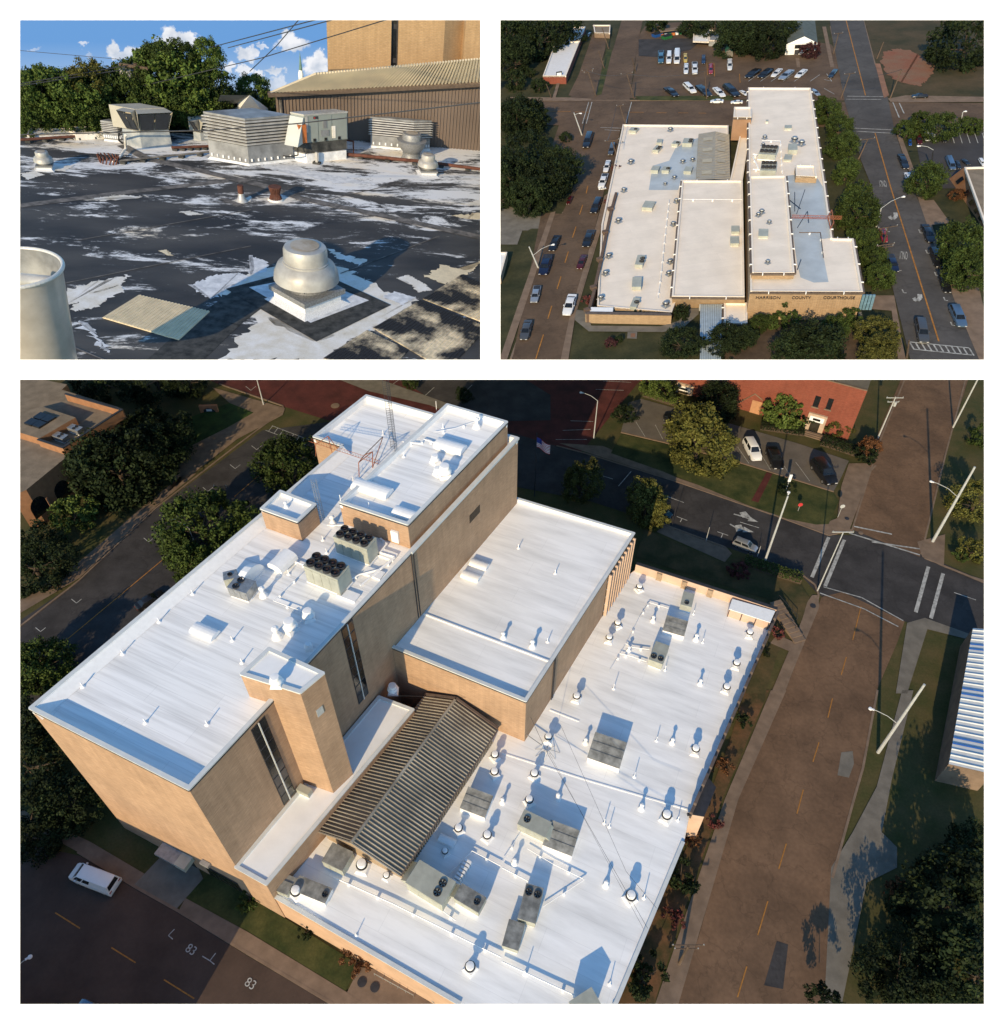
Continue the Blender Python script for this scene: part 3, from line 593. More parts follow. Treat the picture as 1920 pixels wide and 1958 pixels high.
arrow('white straight and turn arrow, upper of the pair on the cross street', r2, [((915, 530), (950, 540), (985, 552))], [((975, 538), (1012, 562), (970, 558)), ((938, 525), (962, 520), (980, 540), (950, 545))])
arrow('white straight and turn arrow, lower of the pair beside the silver suv', r2, [((900, 570), (935, 590), (965, 595))], [((955, 580), (995, 602), (950, 602)), ((920, 575), (945, 572), (955, 592), (925, 600))])
paint('parking_lines', 'white bay lines of the small lot before the red brick building', [R(r2, (528, 165), (565, 225)), R(r2, (605, 178), (635, 235)), R(r2, (930, 265), (975, 330)), R(r2, (1020, 290), (1060, 355)), R(r2, (1100, 320), (1140, 380)), R(r2, (1160, 325), (1215, 400))], .1, z=.12)
paint('parking_lines', 'white angled bay lines on the red brick street', [R(r2, (400, 5), (510, 10)), R(r2, (370, 38), (480, 42)), R(r2, (270, 162), (360, 165)), R(r2, (240, 200), (350, 196)), R(r2, (212, 236), (335, 236))], .12, z=.08)
paint('parking_lines', 'white bay lines on the dark square behind the flat roof', [R(r1, (1460, 30), (1500, 0)), R(r1, (1590, 75), (1640, 30)), R(r1, (1730, 80), (1790, 20))], .12, z=.08)
paint('crosswalk', 'white ladder crosswalk beside the tree at the end of the left street', [R(r1, (998, 182), (1145, 238)), R(r1, (972, 200), (1130, 258))]+[R(r1, (1000+k*21, 183+k*8), (984+k*22, 204+k*8)) for k in range(7)], .12, z=.05)
o = thing('crosswalk', 'pale faded crosswalk strip between the two leafy trees', 'road marking', g(r2(480, 400))); P0 = o.location.copy()
for s in (((365, 370), (438, 392)), ((460, 420), (510, 362)), ((575, 412), (592, 390))): obj('line', strip([g(r2(*p), .115)-P0 for p in s], .14, 0, MB()), M_paint, o)
def stencil(txt, label, p0, p1, size, z=.06, name='road_stencil', m=None, dy=1.):
    cu = bpy.data.curves.new('letters', 'FONT'); cu.body = txt; cu.size = size or 1; cu.extrude = .004; cu.align_x = 'CENTER'; cu.align_y = 'CENTER'
    t = bpy.data.objects.new('letters', cu); COL.objects.link(t); bpy.context.view_layer.update()
    me = bpy.data.meshes.new_from_object(t.evaluated_get(bpy.context.evaluated_depsgraph_get())); bpy.data.objects.remove(t)
    me.materials.clear(); me.materials.append(m or M_paint); o = obj(name, me); a, b = g(p0, z), g(p1, z); k_ = 1 if size else (b-a).length/(max(v.co.x for v in me.vertices)-min(v.co.x for v in me.vertices)); o.location = (a+b)/2; o.rotation_euler = (0, 0, math.atan2((b-a).y, (b-a).x)); o.scale = (k_, dy*k_, 1)
    return tag(o, label, 'road marking')
stencil('83', 'white numerals 83 painted on the shaded lower left street', r3(650, 1010), r3(705, 1045), 1.25)
stencil('83', 'white numerals 83 painted on the sunlit part of the lower left street', r3(885, 1145), r3(940, 1180), 1.25)
paint('parking_tick', 'white corner tick left of the shaded numerals', [R(r3, (612, 945), (588, 970), (605, 985))], .1, z=.05)
paint('parking_tick', 'white corner tick right of the shaded numerals', [R(r3, (775, 1040), (752, 1070), (722, 1052)), R(r3, (752, 1070), (770, 1085))], .1, z=.05)

# ---- the main block
def shell(name, label, outline, z1, z0, wall, deck, ph=1., pt=.4, cp=M_cop, trim=M_dark, cat='building', group=None, inner=M_coat, segs=None, low=None, cwd=.42):
    """block with a parapet: outline in plan at z1, walls down to z0 (or low points), deck ph below the top"""
    c0 = sum(outline, Vector())/len(outline); o = thing(name, label, cat, Pz(c0, 0), 0, group); L = o.location.copy()
    P = [p-L for p in outline]; n = len(P); q = MB()
    for i in range(n):
        a, b = P[i], P[(i+1) % n]
        la, lb = (Pz(a, z0), Pz(b, z0)) if low is None else (low[i]-L, low[(i+1) % n]-L)
        q.add([Pz(a, z1), Pz(b, z1), lb, la], [(0, 1, 2, 3)])
    w_ = obj('wall', q, wall, o)
    obj('roof', MB().poly([Pz(p, z1-ph) for p in P]), deck, o)
    cen = sum(P, Vector())/n
    for i in range(n):
        if segs is not None and i not in segs: continue
        a, b = P[i], P[(i+1) % n]; d = b-a; nr = Vector((-d.y, d.x, 0)).normalized()
        if area(P) < 0: nr = -nr
        mb = MB(); wall_slab(mb, a+nr*.01, b+nr*.01, z1-ph-.05, z1-.02-.003*i, nr, pt); obj('parapet', mb, inner, o)
        mb = MB(); wall_slab(mb, a-nr*.08, b-nr*.08, z1-.14+.003*i, z1+.05+.004*i, nr, cwd+.003*i); obj('coping', mb, cp, o)
        if trim is not None: mb = MB(); wall_slab(mb, a-nr*.09, b-nr*.09, z1-.34+.003*i, z1-.145+.003*i, nr, .08); obj('fascia', mb, trim, o)
    return o
def area(P): return sum(P[i].x*P[(i+1) % len(P)].y-P[(i+1) % len(P)].x*P[i].y for i in range(len(P)))
pA = [g(p, HA) for p in (A0, A1, (990.5, 836.4), (700, 755), (598.5, 834.7), (654, 852.6))]
main = shell('courthouse_block', 'tall tan brick block with long white roof and dark strip windows', pA, HA, 0, M_tan, M_deckA, .9, .4)
DA = HA-.9
# cant strip along the left parapet
for o_, lab in ((main, None),):
    L = main.location; a, b = pA[0]-L, pA[5]-L; d = (b-a).normalized(); nr = Vector((d.y, -d.x, 0))
    q = MB(); q.add([Pz(a+nr*.4, HA-.12), Pz(b+nr*.4, HA-.12), Pz(b+nr*1.5, DA+.02), Pz(a+nr*1.5, DA+.02)], [(0, 1, 2, 3)]); obj('cant_strip', q, M_coat, main)
# right wall: strip windows (recess, mullion, panes) and downpipes
def wallpt(fn, uv, A, nrm):
    """where the ray through that pixel meets the vertical wall through A with normal nrm"""
    r = SITE.ray(fn(*uv)); c = Vector((0, 0, SITE.H)); t = (A-c).dot(nrm)/r.dot(nrm); return c+r*t
wn = Vector((adir.y, -adir.x, 0)); 
def strip_window(label_, fn, tl, tr, bl, br, A, nrm, parent, rows=8, cols=2, glow=None, name='window_strip'):
    P = [wallpt(fn, q, A, nrm)-parent.location for q in (tl, tr, br, bl)]
    x0, x1 = (P[0]+P[3])/2, (P[1]+P[2])/2; zt, zb = max(P[0].z, P[1].z), min(P[2].z, P[3].z)
    fr = obj(name, wall_slab(MB(), Pz(x0, 0)+nrm*.02, Pz(x1, 0)+nrm*.02, zb, zt, nrm, .06), M_dark, parent, label=label_)
    for i in range(rows):
        for j in range(cols):
            a = x0.lerp(x1, (j+.08)/cols); b = x0.lerp(x1, (j+.92)/cols); h0 = zb+(zt-zb)*(i+.07)/rows; h1 = zb+(zt-zb)*(i+.93)/rows
            obj('pane', wall_slab(MB(), Pz(a, 0)+nrm*.08, Pz(b, 0)+nrm*.08, h0, h1, nrm, .03), random.choice([M_glass, M_glass, M_glass2]), fr)
    m_ = x0.lerp(x1, .5); obj('mullion', wall_slab(MB(), Pz(m_, 0)-(x1-x0).normalized()*.06+nrm*.08, Pz(m_, 0)+(x1-x0).normalized()*.06+nrm*.08, zb, zt, nrm, .12), M_cop, fr)
    return fr
M_glass2 = mat('brownish_glass', (.03, .027, .02), .2, .3, 1, spec=.5)
strip_window('strip window behind the stair tower', r1, (1275, 985), (1318, 955), (1328, 1262), (1378, 1240), pA[1], wn, main)
strip_window('strip window at the near end of the wall', r3, (918, 160), (968, 98), (1042, 458), (1088, 400), pA[1], wn, main)
for k, (p, zt, zb) in enumerate(((r1(1545, 690), HA-.3, 15),)):
    P = wallpt(lambda a, b: (a, b), p, pA[1], wn)-main.location
    for dx in (0, .45): obj('downpipe', MB().tube(Pz(P+adir*dx+wn*.12, zt), Pz(P+adir*dx+wn*.12, zb), .07, 6), M_dark, main)
# pale band on the wall under the penthouse
Pb = pA[1].lerp(pA[2], ((g(A3, HA)-pA[1]).length)/((pA[2]-pA[1]).length))-main.location
obj('stone_band', wall_slab(MB(), Pz(Pb, 0)+wn*.1, Pz(pA[2]-main.location, 0)+wn*.1, HA-.25, HA+.1, wn, .14), M_cop, main)
v0 = [wallpt(c1, q, pA[1], wn)-main.location for q in ((1435, 1115), (1525, 1015), (1525, 1080), (1440, 1180))]
obj('louvre', wall_slab(MB(), Pz(v0[0], 0)+wn*.02, Pz(v0[1], 0)+wn*.02, v0[3].z, v0[0].z, wn, .08), M_bark, main)
v0 = [wallpt(c1, q, pA[1], wn)-main.location for q in ((1597, 1085), (1618, 1075), (1615, 1190), (1600, 1210))]
obj('door', wall_slab(MB(), Pz(v0[0], 0)+wn*.02, Pz(v0[1], 0)+wn*.02, v0[3].z, v0[0].z, wn, .06), M_dark, main)
fn_ = Vector((a1-g(A0, HA))); fn_ = Vector((fn_.y, -fn_.x, 0)).normalized()          # outward normal of the front wall
# entrance canopy and glazing low on the front wall
L = main.location
v0 = [wallpt(c8, q, pA[1], fn_)-L for q in ((915, 45), (1160, 190), (1340, 345), (1680, 540), (1590, 420), (1270, 225))]
obj('canopy', wall_slab(MB(), Pz(v0[0], 0)+fn_*.02, Pz(v0[1], 0)+fn_*.02, v0[0].z-.45, v0[0].z, fn_, 1.5), M_grey, main, label='grey entrance canopy with a box lamp at its end')
obj('canopy_lamp', MB().box(Pz(v0[1], v0[0].z-.1)+fn_*.8, (1.5, 1.5, .9), BANG), M_hvac, main)
obj('wall_lamp', MB().box(Pz(wallpt(c8, (1280, 175), pA[1], fn_)-L, v0[1].z+2.4)+fn_*.3, (1.2, .5, .4), BANG), M_grey, main)
gw = obj('window', wall_slab(MB(), Pz(v0[5], 0)+fn_*.02, Pz(v0[4], 0)+fn_*.02, .3, max(2.6, v0[4].z), fn_, .05), M_dark, main, label='dark ground floor window band')
for k in range(7):
    a, b = Pz(v0[5], 0).lerp(Pz(v0[4], 0), (k+.06)/7), Pz(v0[5], 0).lerp(Pz(v0[4], 0), (k+.94)/7); obj('pane', wall_slab(MB(), a+fn_*.07, b+fn_*.07, .5, max(2.4, v0[4].z-.2), fn_, .03), M_glass2, gw)
obj('door', wall_slab(MB(), Pz(v0[0].lerp(v0[1], .45), 0)+fn_*.02, Pz(v0[1], 0)+fn_*.02, .05, v0[0].z-.6, fn_, .06), M_glass2, main)
# penthouse, small block, stair tower
HP = SITE.hgt(c1(930, 1420), c1(903, 1205), DA); HS = SITE.hgt(c2(855, 500), c2(805, 325), DA)
pent = shell('penthouse', 'large tan penthouse block on the far half of the courthouse roof', [g(p, HP) for p in (r1(1265, 485), r1(1535, 573), (970.7, 806), (854.6, 772))], HP, DA, M_tan, M_deckA, .8, .35)
PP = [g(p, HP) for p in (r1(1265, 485), r1(1535, 573))]; pn = (PP[1]-PP[0]); pn = Vector((pn.y, -pn.x, 0)).normalized()
for q, lab in ((((1660, 390), (1725, 410), 440), 'white louvred box'), (((1258, 350), (1318, 370), 395), 'white electrical box')):
    a, b = wallpt(c2, q[0], PP[0], pn)-pent.location, wallpt(c2, q[1], PP[0], pn)-pent.location; z_ = wallpt(c2, (q[0][0], q[2]), PP[0], pn).z
    obj('wall_box', wall_slab(MB(), Pz(a, 0)+pn*.02, Pz(b, 0)+pn*.02, z_-.8, a.z, pn, .3), M_coat, pent, label=lab)
sm = shell('roof_stair_block', 'small tan brick block at the left edge of the tall roof', [g(p, HS) for p in R(r1, (952, 510), (1098, 562), (1172, 492), (1030, 438))], HS, DA, M_tan, M_roof, .45, .3)
HC = 9.2
for _ in range(30):
    q = SITE.px((pA[1].x, pA[1].y, HC)); HC += (q[1]-r3(850, 695)[1])*.05
HT0 = SITE.hgt(r3(1232, 432), r3(1108, 38), HC)
tw = shell('stair_tower', 'slender tan brick tower standing beside the long wall', [g(p, HT0) for p in R(r1, (872, 1165), (1110, 1240), (1205, 1160), (985, 1060))], HT0, 4, M_tan, M_roof, .12, .25, M_cop, None)
TP = [g(p, HT0) for p in R(r1, (1110, 1240), (1205, 1160))]; tn = TP[1]-TP[0]; tn = Vector((tn.y, -tn.x, 0)).normalized()
a = wallpt(r3, (1172, 85), TP[0], tn)-tw.location; b = wallpt(r3, (1198, 68), TP[0], tn)-tw.location
obj('window', wall_slab(MB(), Pz(a, 0)+tn*.02, Pz(b, 0)+tn*.02, a.z-1.0, a.z+.2, tn, .06), M_poleg, tw)
# annex between the tower and the ribbed hall, and the lower roof
cA = [g(p, HC) for p in R(r3, (850, 700), (975, 770), (1560, 75), (1420, 22))]
annex = shell('annex_block', 'long low annex with narrow white roof below the tall block', cA, HC, 0, M_tan, M_roof, .1, .25, M_cop, None)
pD = [g(p, HL) for p in [r3(1000, 815), (879, 1922), (1080, 2040), (1180, 1920), (1308.6, 1610.5), (1320, 1552), (1420, 1322), (1485.4, 1180), (1214, 1090), (800, 1400)]]
low = shell('low_wing', 'wide low wing with seamed white roof full of vents', pD, HL, 0, mat('pink_tan_render', (.5, .33, .22), .85, .08, .5), M_deck, .12, .3, M_cop, None, segs=[0, 2, 3])
DL = HL-.12
# raised parapet round the far end and the right side, with notched top
LW = low.location
def parapet(fn, p, z0, z1, th, m, mc, name='parapet_wall', par=low):
    P = [g(q, z1) for q in p]
    for i, (a, b) in enumerate(zip(P, P[1:])):
        d = b-a; n = Vector((-d.y, d.x, 0)).normalized(); obj(name, wall_slab(MB(), a-LW, b-LW, z0, z1-.002*i, -n, th), m, par); obj('parapet_cap', wall_slab(MB(), a-LW+n*.05, b-LW+n*.05, z1+.003*i, z1+.09+.004*i, -n, th+.1), mc, par)
ZP = HL+1.5
M_pink = mat('peach_render', (.56, .40, .3), .8, .08, .5)
bl, br_, = g((1216, 1079.5), ZP), g((1486, 1166.7), ZP)
def pw(a, b, z0, z1, th, name, m):
    d = b-a; n = Vector((-d.y, d.x, 0)).normalized(); mb = wall_slab(MB(), a-LW, b-LW, z0, z1, n, th); return obj(name, mb, m, low)
pw(bl, br_, DL, ZP, .4, 'parapet_wall', M_pink); pw(bl, br_, ZP+.01, ZP+.12, .5, 'parapet_cap', M_dark)
for u, v in ((565, 215), (835, 300), (1112, 395)):
    p = g(c5(u, v), ZP); e = (br_-bl).normalized(); p = bl+e*(p-bl).dot(e); n = Vector((e.y, -e.x, 0)); obj('pilaster', wall_slab(MB(), p-e*.4-LW, p+e*.4-LW, DL, ZP-.1, n, .3), mat('worn_render', (.33, .24, .16), .9, .2, 2), low)
# right side: tall notched screen casting the toothed shadow
sr = [g(p, ZP) for p in [(1486, 1166.7)]+R(c5, (1745, 830), (1470, 1420))+[(1420, 1322), (1321, 1548)]]
ra, rb = sr[0], sr[-1]; e = (rb-ra).normalized(); n_ = Vector((-e.y, e.x, 0)); Lr = (rb-ra).length; k = 13
for i in range(k):
    a, b = ra+e*Lr*i/k, ra+e*Lr*(i+.62)/k; pw(a, b, HL-.5, ZP, .35, 'screen_panel', M_dark if False else mat('brown_fascia', (.12, .09, .075), .7, .2, 1))
    a, b = b, ra+e*Lr*(i+1)/k; pw(a, b, HL-.5, ZP-.55, .35, 'screen_panel', mat('brown_fascia', (.12, .09, .075)))
# box at the far right corner with its own little roof
bx = [g(p, ZP-.1) for p in R(c5, (1308, 590), (1750, 735), (1805, 612), (1345, 482))]
q = MB().prism([p-LW for p in bx], DL); obj('corner_box', q, M_pink, low, label='long box against the far parapet with a white top')
obj('corner_box_top', MB().prism([Pz(p-LW, ZP+.02) for p in bx], ZP-.08), M_coat, low)
eb = (bx[1]-bx[0]).normalized()
for k in (.02, .33, .67, .98): p = bx[0].lerp(bx[1], k)-LW; obj('pilaster', wall_slab(MB(), Pz(p-eb*.06, 0), Pz(p+eb*.06, 0), DL, ZP-.12, Vector((eb.y, -eb.x, 0)), .08), M_dark, low)
# little stair hut at the lower right of the roof
hp = [g(p, HL+.6) for p in R(c4, (1805, 800), (1845, 770), (1930, 600), (1975, 640), (1930, 840))]
# theatre block
HT = SITE.hgt(r3(1998, 203), (1006, 1341), DL)
pT = [g(p, HT) for p in ((739, 1232.5), (1006, 1341), (1214, 1019), (982, 949.7))]
th = shell('theatre_block', 'mid height tan block with square white roof at the centre', pT, HT, 2, M_tan, M_deck, .5, .35)
DT = HT-.5
tn2 = pT[2]-pT[1]; tn2 = Vector((tn2.y, -tn2.x, 0)).normalized()
P = wallpt(r2, (205, 1100), pT[1], tn2)-th.location
for dx in (0, .35): obj('downpipe', MB().tube(Pz(P+(pT[2]-pT[1]).normalized()*dx+tn2*.1, HT-.3), Pz(P+(pT[2]-pT[1]).normalized()*dx+tn2*.1, DL), .06, 6), M_dark, th)
# tall window wall at the far end of the theatre's right side
a, b = wallpt(r2, (400, 900), pT[1], tn2)-th.location, pT[2]-th.location; e = (b-a).normalized(); Lw = (b-a).length
wf = obj('window', wall_slab(MB(), Pz(a, 0)+tn2*.02, Pz(b, 0)-e*.3+tn2*.02, DL+.1, HT-.5, tn2, .06), M_glass, th, label='tall window wall with pale fins')
for k in range(9): p = Pz(a+e*Lw*(k+.3)/9, 0)+tn2*.08; obj('fin', wall_slab(MB(), p, p+e*.22, DL+.1, HT-.45, tn2, .4), M_pink, wf)
for k in range(5): obj('glazing_bar', wall_slab(MB(), Pz(a, 0)+tn2*.08, Pz(b, 0)-e*.3+tn2*.08, DL+1.2+k*1.6, DL+1.27+k*1.6, tn2, .05), M_cop, wf)
# seam ridge across the theatre roof
a, b = g(r1(1600, 925), DT), g(r2(185, 1110), DT); obj('seam_ridge', wall_slab(MB(), a-th.location, b-th.location, DT, DT+.16, fn_, .2), M_coat, th)

# ---- ribbed metal hall
ZE = SITE.hgt(c3(1165, 1030), c3(1110, 965), DL); ZR = ZE+1.9
ef, rf, er = g(c3(452, 622), ZE), g(c3(712, 708), ZR), g(c3(1100, 968), ZE)
eb_, rb_, rr = g(r3(1600, 22), ZE), g(r3(1722, 38), ZR), g(r3(1888, 158), ZE)
hall = thing('ribbed_metal_hall', 'gabled hall with brown ribbed metal roof on the low wing', 'building', Pz(rf, 0)); L = hall.location.copy()
s1 = MB().poly([ef-L, rf-L, rb_-L, eb_-L]); obj('roof_slope', s1, M_ribs, hall, label='left slope of the ribbed roof')
s2 = MB().poly([rf-L, er-L, rr-L, rb_-L]); obj('roof_slope', s2, M_ribs, hall, label='right slope of the ribbed roof')
rib_m = mat('rib_metal', (.33, .3, .25), .45, .3, .25, metal=.25, c2=(.42, .39, .33))
NR = 46
for sl_, (f0, f1, b0_, b1_) in enumerate(((ef, rf, eb_, rb_), (er, rf, rr, rb_))):
    for k in range(NR):
        t = (k+.5)/NR; t = t*1.0; a, b = f0.lerp(b0_, t)-L, f1.lerp(b1_, t)-L; e = (b0_-f0).normalized()*.07; up = Vector((0, 0, .11)); q = MB()
        q.add([a-e, b-e, b-e*.5+up, a-e*.5+up, a+e, b+e, b+e*.5+up, a+e*.5+up], [(0, 1, 2, 3), (3, 2, 6, 7), (7, 6, 5, 4), (0, 3, 7, 4)]); obj('rib', q, rib_m, hall)
obj('ridge_cap', MB().tube(rf-L+Vector((0, 0, .05)), rb_-L+Vector((0, 0, .05)), .2, 6), rib_m, hall)
M_tancl = mat('tan_cladding', (.32, .24, .16), .6, .1, 1)
wl = MB(); inr = (ef-er).normalized()*.35; fb = (rb_-rf).normalized()*.5
F0, F1, F2 = er-L+inr+fb, ef-L-inr+fb, rf-L+fb; B0, B1, B2 = rr-L+inr-fb, eb_-L-inr-fb, rb_-L-fb; dz = Vector((0, 0, -.12))
wl.add([F0+dz, F2+dz, F1+dz, Pz(F1, DL), Pz(F0, DL)], [(0, 1, 2, 3, 4)]); obj('wall', wl, M_tancl, hall, label='tan gable end wall')
wl = MB(); wl.add([B0+dz, B2+dz, B1+dz, Pz(B1, DL), Pz(B0, DL)], [(0, 1, 2, 3, 4)]); wl.add([F0+dz, B0+dz, Pz(B0, DL), Pz(F0, DL)], [(0, 1, 2, 3)]); wl.add([F1+dz, B1+dz, Pz(B1, DL), Pz(F1, DL)], [(0, 1, 2, 3)])
obj('wall', wl, mat('brown_cladding', (.13, .095, .065), .6, .1, 1), hall)
sd = tn2
for k in range(58):
    p = F0.lerp(B0, (k+.5)/58); obj('wall_rib', wall_slab(MB(), Pz(p, 0)+sd*.0-adir*.05, Pz(p, 0)+adir*.05, DL, ZE-.15, sd, .1), rib_m, hall)
for a, b in ((eb_, rb_), (rb_, rr)): obj('rake_trim', MB().tube(a-L+fb*.5, b-L+fb*.5, .22, 4), mat('brown_fascia', (.12, .09, .075)), hall)
for a, b in ((ef, rf), (rf, er)): obj('rake_trim', MB().tube(a-L-fb*.05, b-L-fb*.05, .09, 4), rib_m, hall)
obj('gutter', MB().tube(er-L+Vector((0, 0, -.12)), rr-L+Vector((0, 0, -.12)), .12, 6), mat('brown_fascia', (.12, .09, .075)), hall)
# brick screen between annex and hall
dk = mat('dark_brown_brick', (.16, .1, .065), .9, .15, 2)

# ---- rooftop things on the low wing: round vents (zoom frame, position, size)
def G(fn, u, v, z): return g(fn(u, v), z)
cv = [(c5, 345, 385, 'at the far left corner of the low roof by the peach parapet'), (c5, 112, 775, 'upper of the two beside the tall window wall'), (c5, 22, 930, 'lower of the two beside the tall window wall'),
      (c5, 1520, 875, 'in front of the white topped corner box'), (c5, 1378, 1205, 'second down the notched right edge'), (c5, 1272, 1460, 'third down the notched right edge'), (r4, 760, 245, 'fourth down the notched right edge'),
      (r4, 645, 508, 'by the little hut on the right edge'), (r4, 505, 825, 'lowest one near the right edge'), (r4, 293, 38, 'right of the theatre block front corner'), (r4, 182, 198, 'between the guy wire mast and the theatre corner'),
      (r4, 127, 342, 'below the guy wire mast'), (r4, 107, 445, 'just above the single fan unit'), (c3, 1848, 40, 'beside the back of the ribbed hall'), (c3, 1845, 175, 'second beside the right side of the ribbed hall'),
      (c3, 1562, 620, 'in the blue shade of the ribbed hall'), (c3, 1788, 675, 'in the middle of the roof below the ribbed hall'), (c3, 1455, 795, 'low one in the shade beside the ribbed hall'), (c3, 995, 985, 'small one before the gable of the ribbed hall'),
      (c3, 805, 915, 'large one before the gable of the ribbed hall'), (c3, 288, 1120, 'at the near left corner of the low roof'), (r3, 1783, 1105, 'standing alone near the front edge')]
sz = [1]*22; sz[18] = .75; sz[19] = 1.25; sz[20] = 1.2; sz[17] = .75; sz[7] = sz[8] = 1.15; sz[21] = 1.05
v0_ = None
for k, (fn, u, v, lab) in enumerate(cv):
    s = sz[k]*1.02; loc = G(fn, u, v, DL)
    if v0_ is None: v0_ = cap_vent('white round vent '+lab, loc, s, 'white capped round vents on the low roof')
    else: dup(v0_, 'white round vent '+lab, loc, random.uniform(0, 1), s*random.uniform(.97, 1.03))
cvs = [(c5, 495, 715, 'left of the far condensers'), (c5, 955, 915, 'right of the slatted unit'), (c5, 235, 1035, 'beside the twin fan unit pipe'), (c5, 1000, 1390, 'in the open middle of the far roof'), (c4, 905, 185, 'left of the big slatted ventilator'),
       (c4, 1655, 185, 'right of the big slatted ventilator'), (c4, 1388, 755, 'left of the vent by the hut'), (c4, 290, 1230, 'below the single fan unit'), (c4, 1080, 1420, 'beside the lowest right round vent'), (c4, 185, 700, 'right of the small slatted hood'), (c4, 665, 665, 'touching the shade of the single fan unit')]
z0_ = None
for fn, u, v, lab in cvs:
    if z0_ is None: z0_ = cone_vent('small white cone vent '+lab, G(fn, u, v, DL))
    else: dup(z0_, 'small white cone vent '+lab, G(fn, u, v, DL), 0, random.uniform(.9, 1.1))
pv = [(c5, 625, 1240, 'beside the twin fan unit'), (c5, 930, 640, 'beside the farthest unit'), (c5, 1028, 945, 'right of the cone vent by the slatted unit'), (c5, 75, 1440, 'near the theatre wall'), (c4, 1328, 480, 'in the open right half'), (c4, 1520, 165, 'between the big ventilator and the right cone vent'),
      (c4, 1112, 910, 'in the middle right'), (c4, 1705, 855, 'by the hut'), (r3, 1332, 970, 'near the front edge on the left'), (r4, 560, 820, 'beside the lowest round vent'), (r4, 523, 340, 'above the crossing wires'), (c4, 1068, 880, 'stubby one beside the taller pipe'),
      (r4, 90, 1120, 'on the front pipe run'), (r4, 425, 1160, 'far front right')]
p0_ = None
for fn, u, v, lab in pv:
    if p0_ is None: p0_ = pipe_vent('thin pipe vent on the low roof '+lab, G(fn, u, v, DL), 1.0, .05)
    else: dup(p0_, 'thin pipe vent on the low roof '+lab, G(fn, u, v, DL), 0, (1, 1, random.uniform(.7, 1.2)))
for fn, u, v, z, lab in ((r1, 250, 1215, DA, 'far left near the long edge'), (r1, 408, 1085, DA, 'second along the long left edge'), (r1, 552, 958, DA, 'third along the long left edge'), (r1, 685, 848, DA, 'fourth along the long left edge'), (r3, 498, 128, DA, 'near the front edge, left'),
                      (r3, 742, 135, DA, 'near the front edge, right'), (r1, 880, 1120, DA, 'above the stair tower'), (r1, 842, 1032, DA, 'below the curved hood'), (r1, 1065, 770, DA, 'left of the near chiller'), (r1, 1215, 685, DA, 'behind the near chiller'), (r1, 1200, 635, DA, 'by the stair head'),
                      (r1, 1675, 192, HP-.8, 'on the penthouse roof, far'), (r1, 1520, 305, HP-.8, 'on the penthouse roof, middle'), (r2, 65, 665, DT, 'far part of the theatre roof'), (r2, 210, 765, DT, 'middle of the theatre roof'), (r2, 180, 1035, DT, 'near the theatre seam ridge'), (r1, 1438, 218, DA, 'on the far wing roof')):
    dup(p0_, 'white pipe vent on the upper roofs, '+lab, G(fn, u, v, z), 0, (1.2, 1.2, .8), group='small pipe vents on the upper roofs')
for fn, u, v, z, s, lab in ((r2, 120, 1055, DT, 1.15, 'right one by the seam ridge of the theatre roof'), (r2, 5, 1020, DT, 1., 'left one by the seam ridge of the theatre roof'), (r1, 1055, 505, HS-.45, .8, 'on the small stair head'), (r1, 965, 855, DA, 1.3, 'between the condensers and the sail hood'), (r1, 1020, 1018, DA, 1.5, 'left of the shade on the tall roof'), (r1, 1240, 570, DA, 1.2, 'by the foot of the penthouse'), (r1, 1808, 188, HP-.8, 1.4, 'at the far corner of the penthouse roof')):
    dup(z0_, 'white cone vent '+lab, G(fn, u, v, z), 0, s, group='white cone vents on the upper roofs')
mf = mushroom_fan('white domed fan on the stair tower roof', G(r1, 1018, 1205, HT0-.12), 1.25, group='white domed roof fans')
dup(mf, 'white domed fan at the edge of the blue shade on the tall roof', G(r1, 1145, 945, DA), .4, 1.4); dup(mf, 'white domed fan left of the shaded one on the tall roof', G(r1, 1075, 990, DA), .9, 1.6)
dup(mf, 'white domed fan on the penthouse roof beside the pair', G(c1, 1230, 770, HP-.8), .3, 1.7); dup(mf, 'white double fan, left of the pair on the penthouse roof', G(c1, 1145, 655, HP-.8), .8, 1.2)
dup(mf, 'white low fan nearest the penthouse roof edge', G(c1, 1165, 760, HP-.8), .8, 1.1); dup(mf, 'white domed fan in the shade at the far side of the tall roof', G(r1, 1145, 1065, DA), .2, .9)
dup(mf, 'white domed fan in the dark gap behind the ribbed hall', G(r3, 1478, 5, 9.4), 0, 1.4)

# hoods
def hd(fn, a, b, z):                                   # heading of a line given by two pixels
    p, q = g(fn(*a), z), g(fn(*b), z); return math.atan2((q-p).y, (q-p).x)
hood_vent('white curved hood in the middle of the penthouse roof', G(c1, 600, 905, HP-.8), BANG, 5.0, 2.0, .95, group='white hoods on the upper roofs')
hood_vent('white curved hood at the near corner of the penthouse roof', G(c1, 880, 1110, HP-.8), BANG, 2.8, 1.5, .7, group='white hoods on the upper roofs')
hood_vent('white hood on the far part of the penthouse roof', G(c1, 1275, 540, HP-.8), BANG, 4.0, 2.0, 1.0, group='white hoods on the upper roofs')
hood_vent('nearer white hood of the two on the theatre roof', G(r2, -30, 850-10, DT) if False else G(r1, 1785, 785, DT), BANG, 2.6, 1.3, .7, group='white hoods on the upper roofs')
hood_vent('farther white hood of the two on the theatre roof', G(r1, 1818, 738, DT), BANG, 2.6, 1.3, .7, group='white hoods on the upper roofs')
hood_vent('white flat hood alone on the tall roof', G(r1, 735, 1005, DA), BANG, 3.0, 1.5, .75, group='white hoods on the upper roofs')
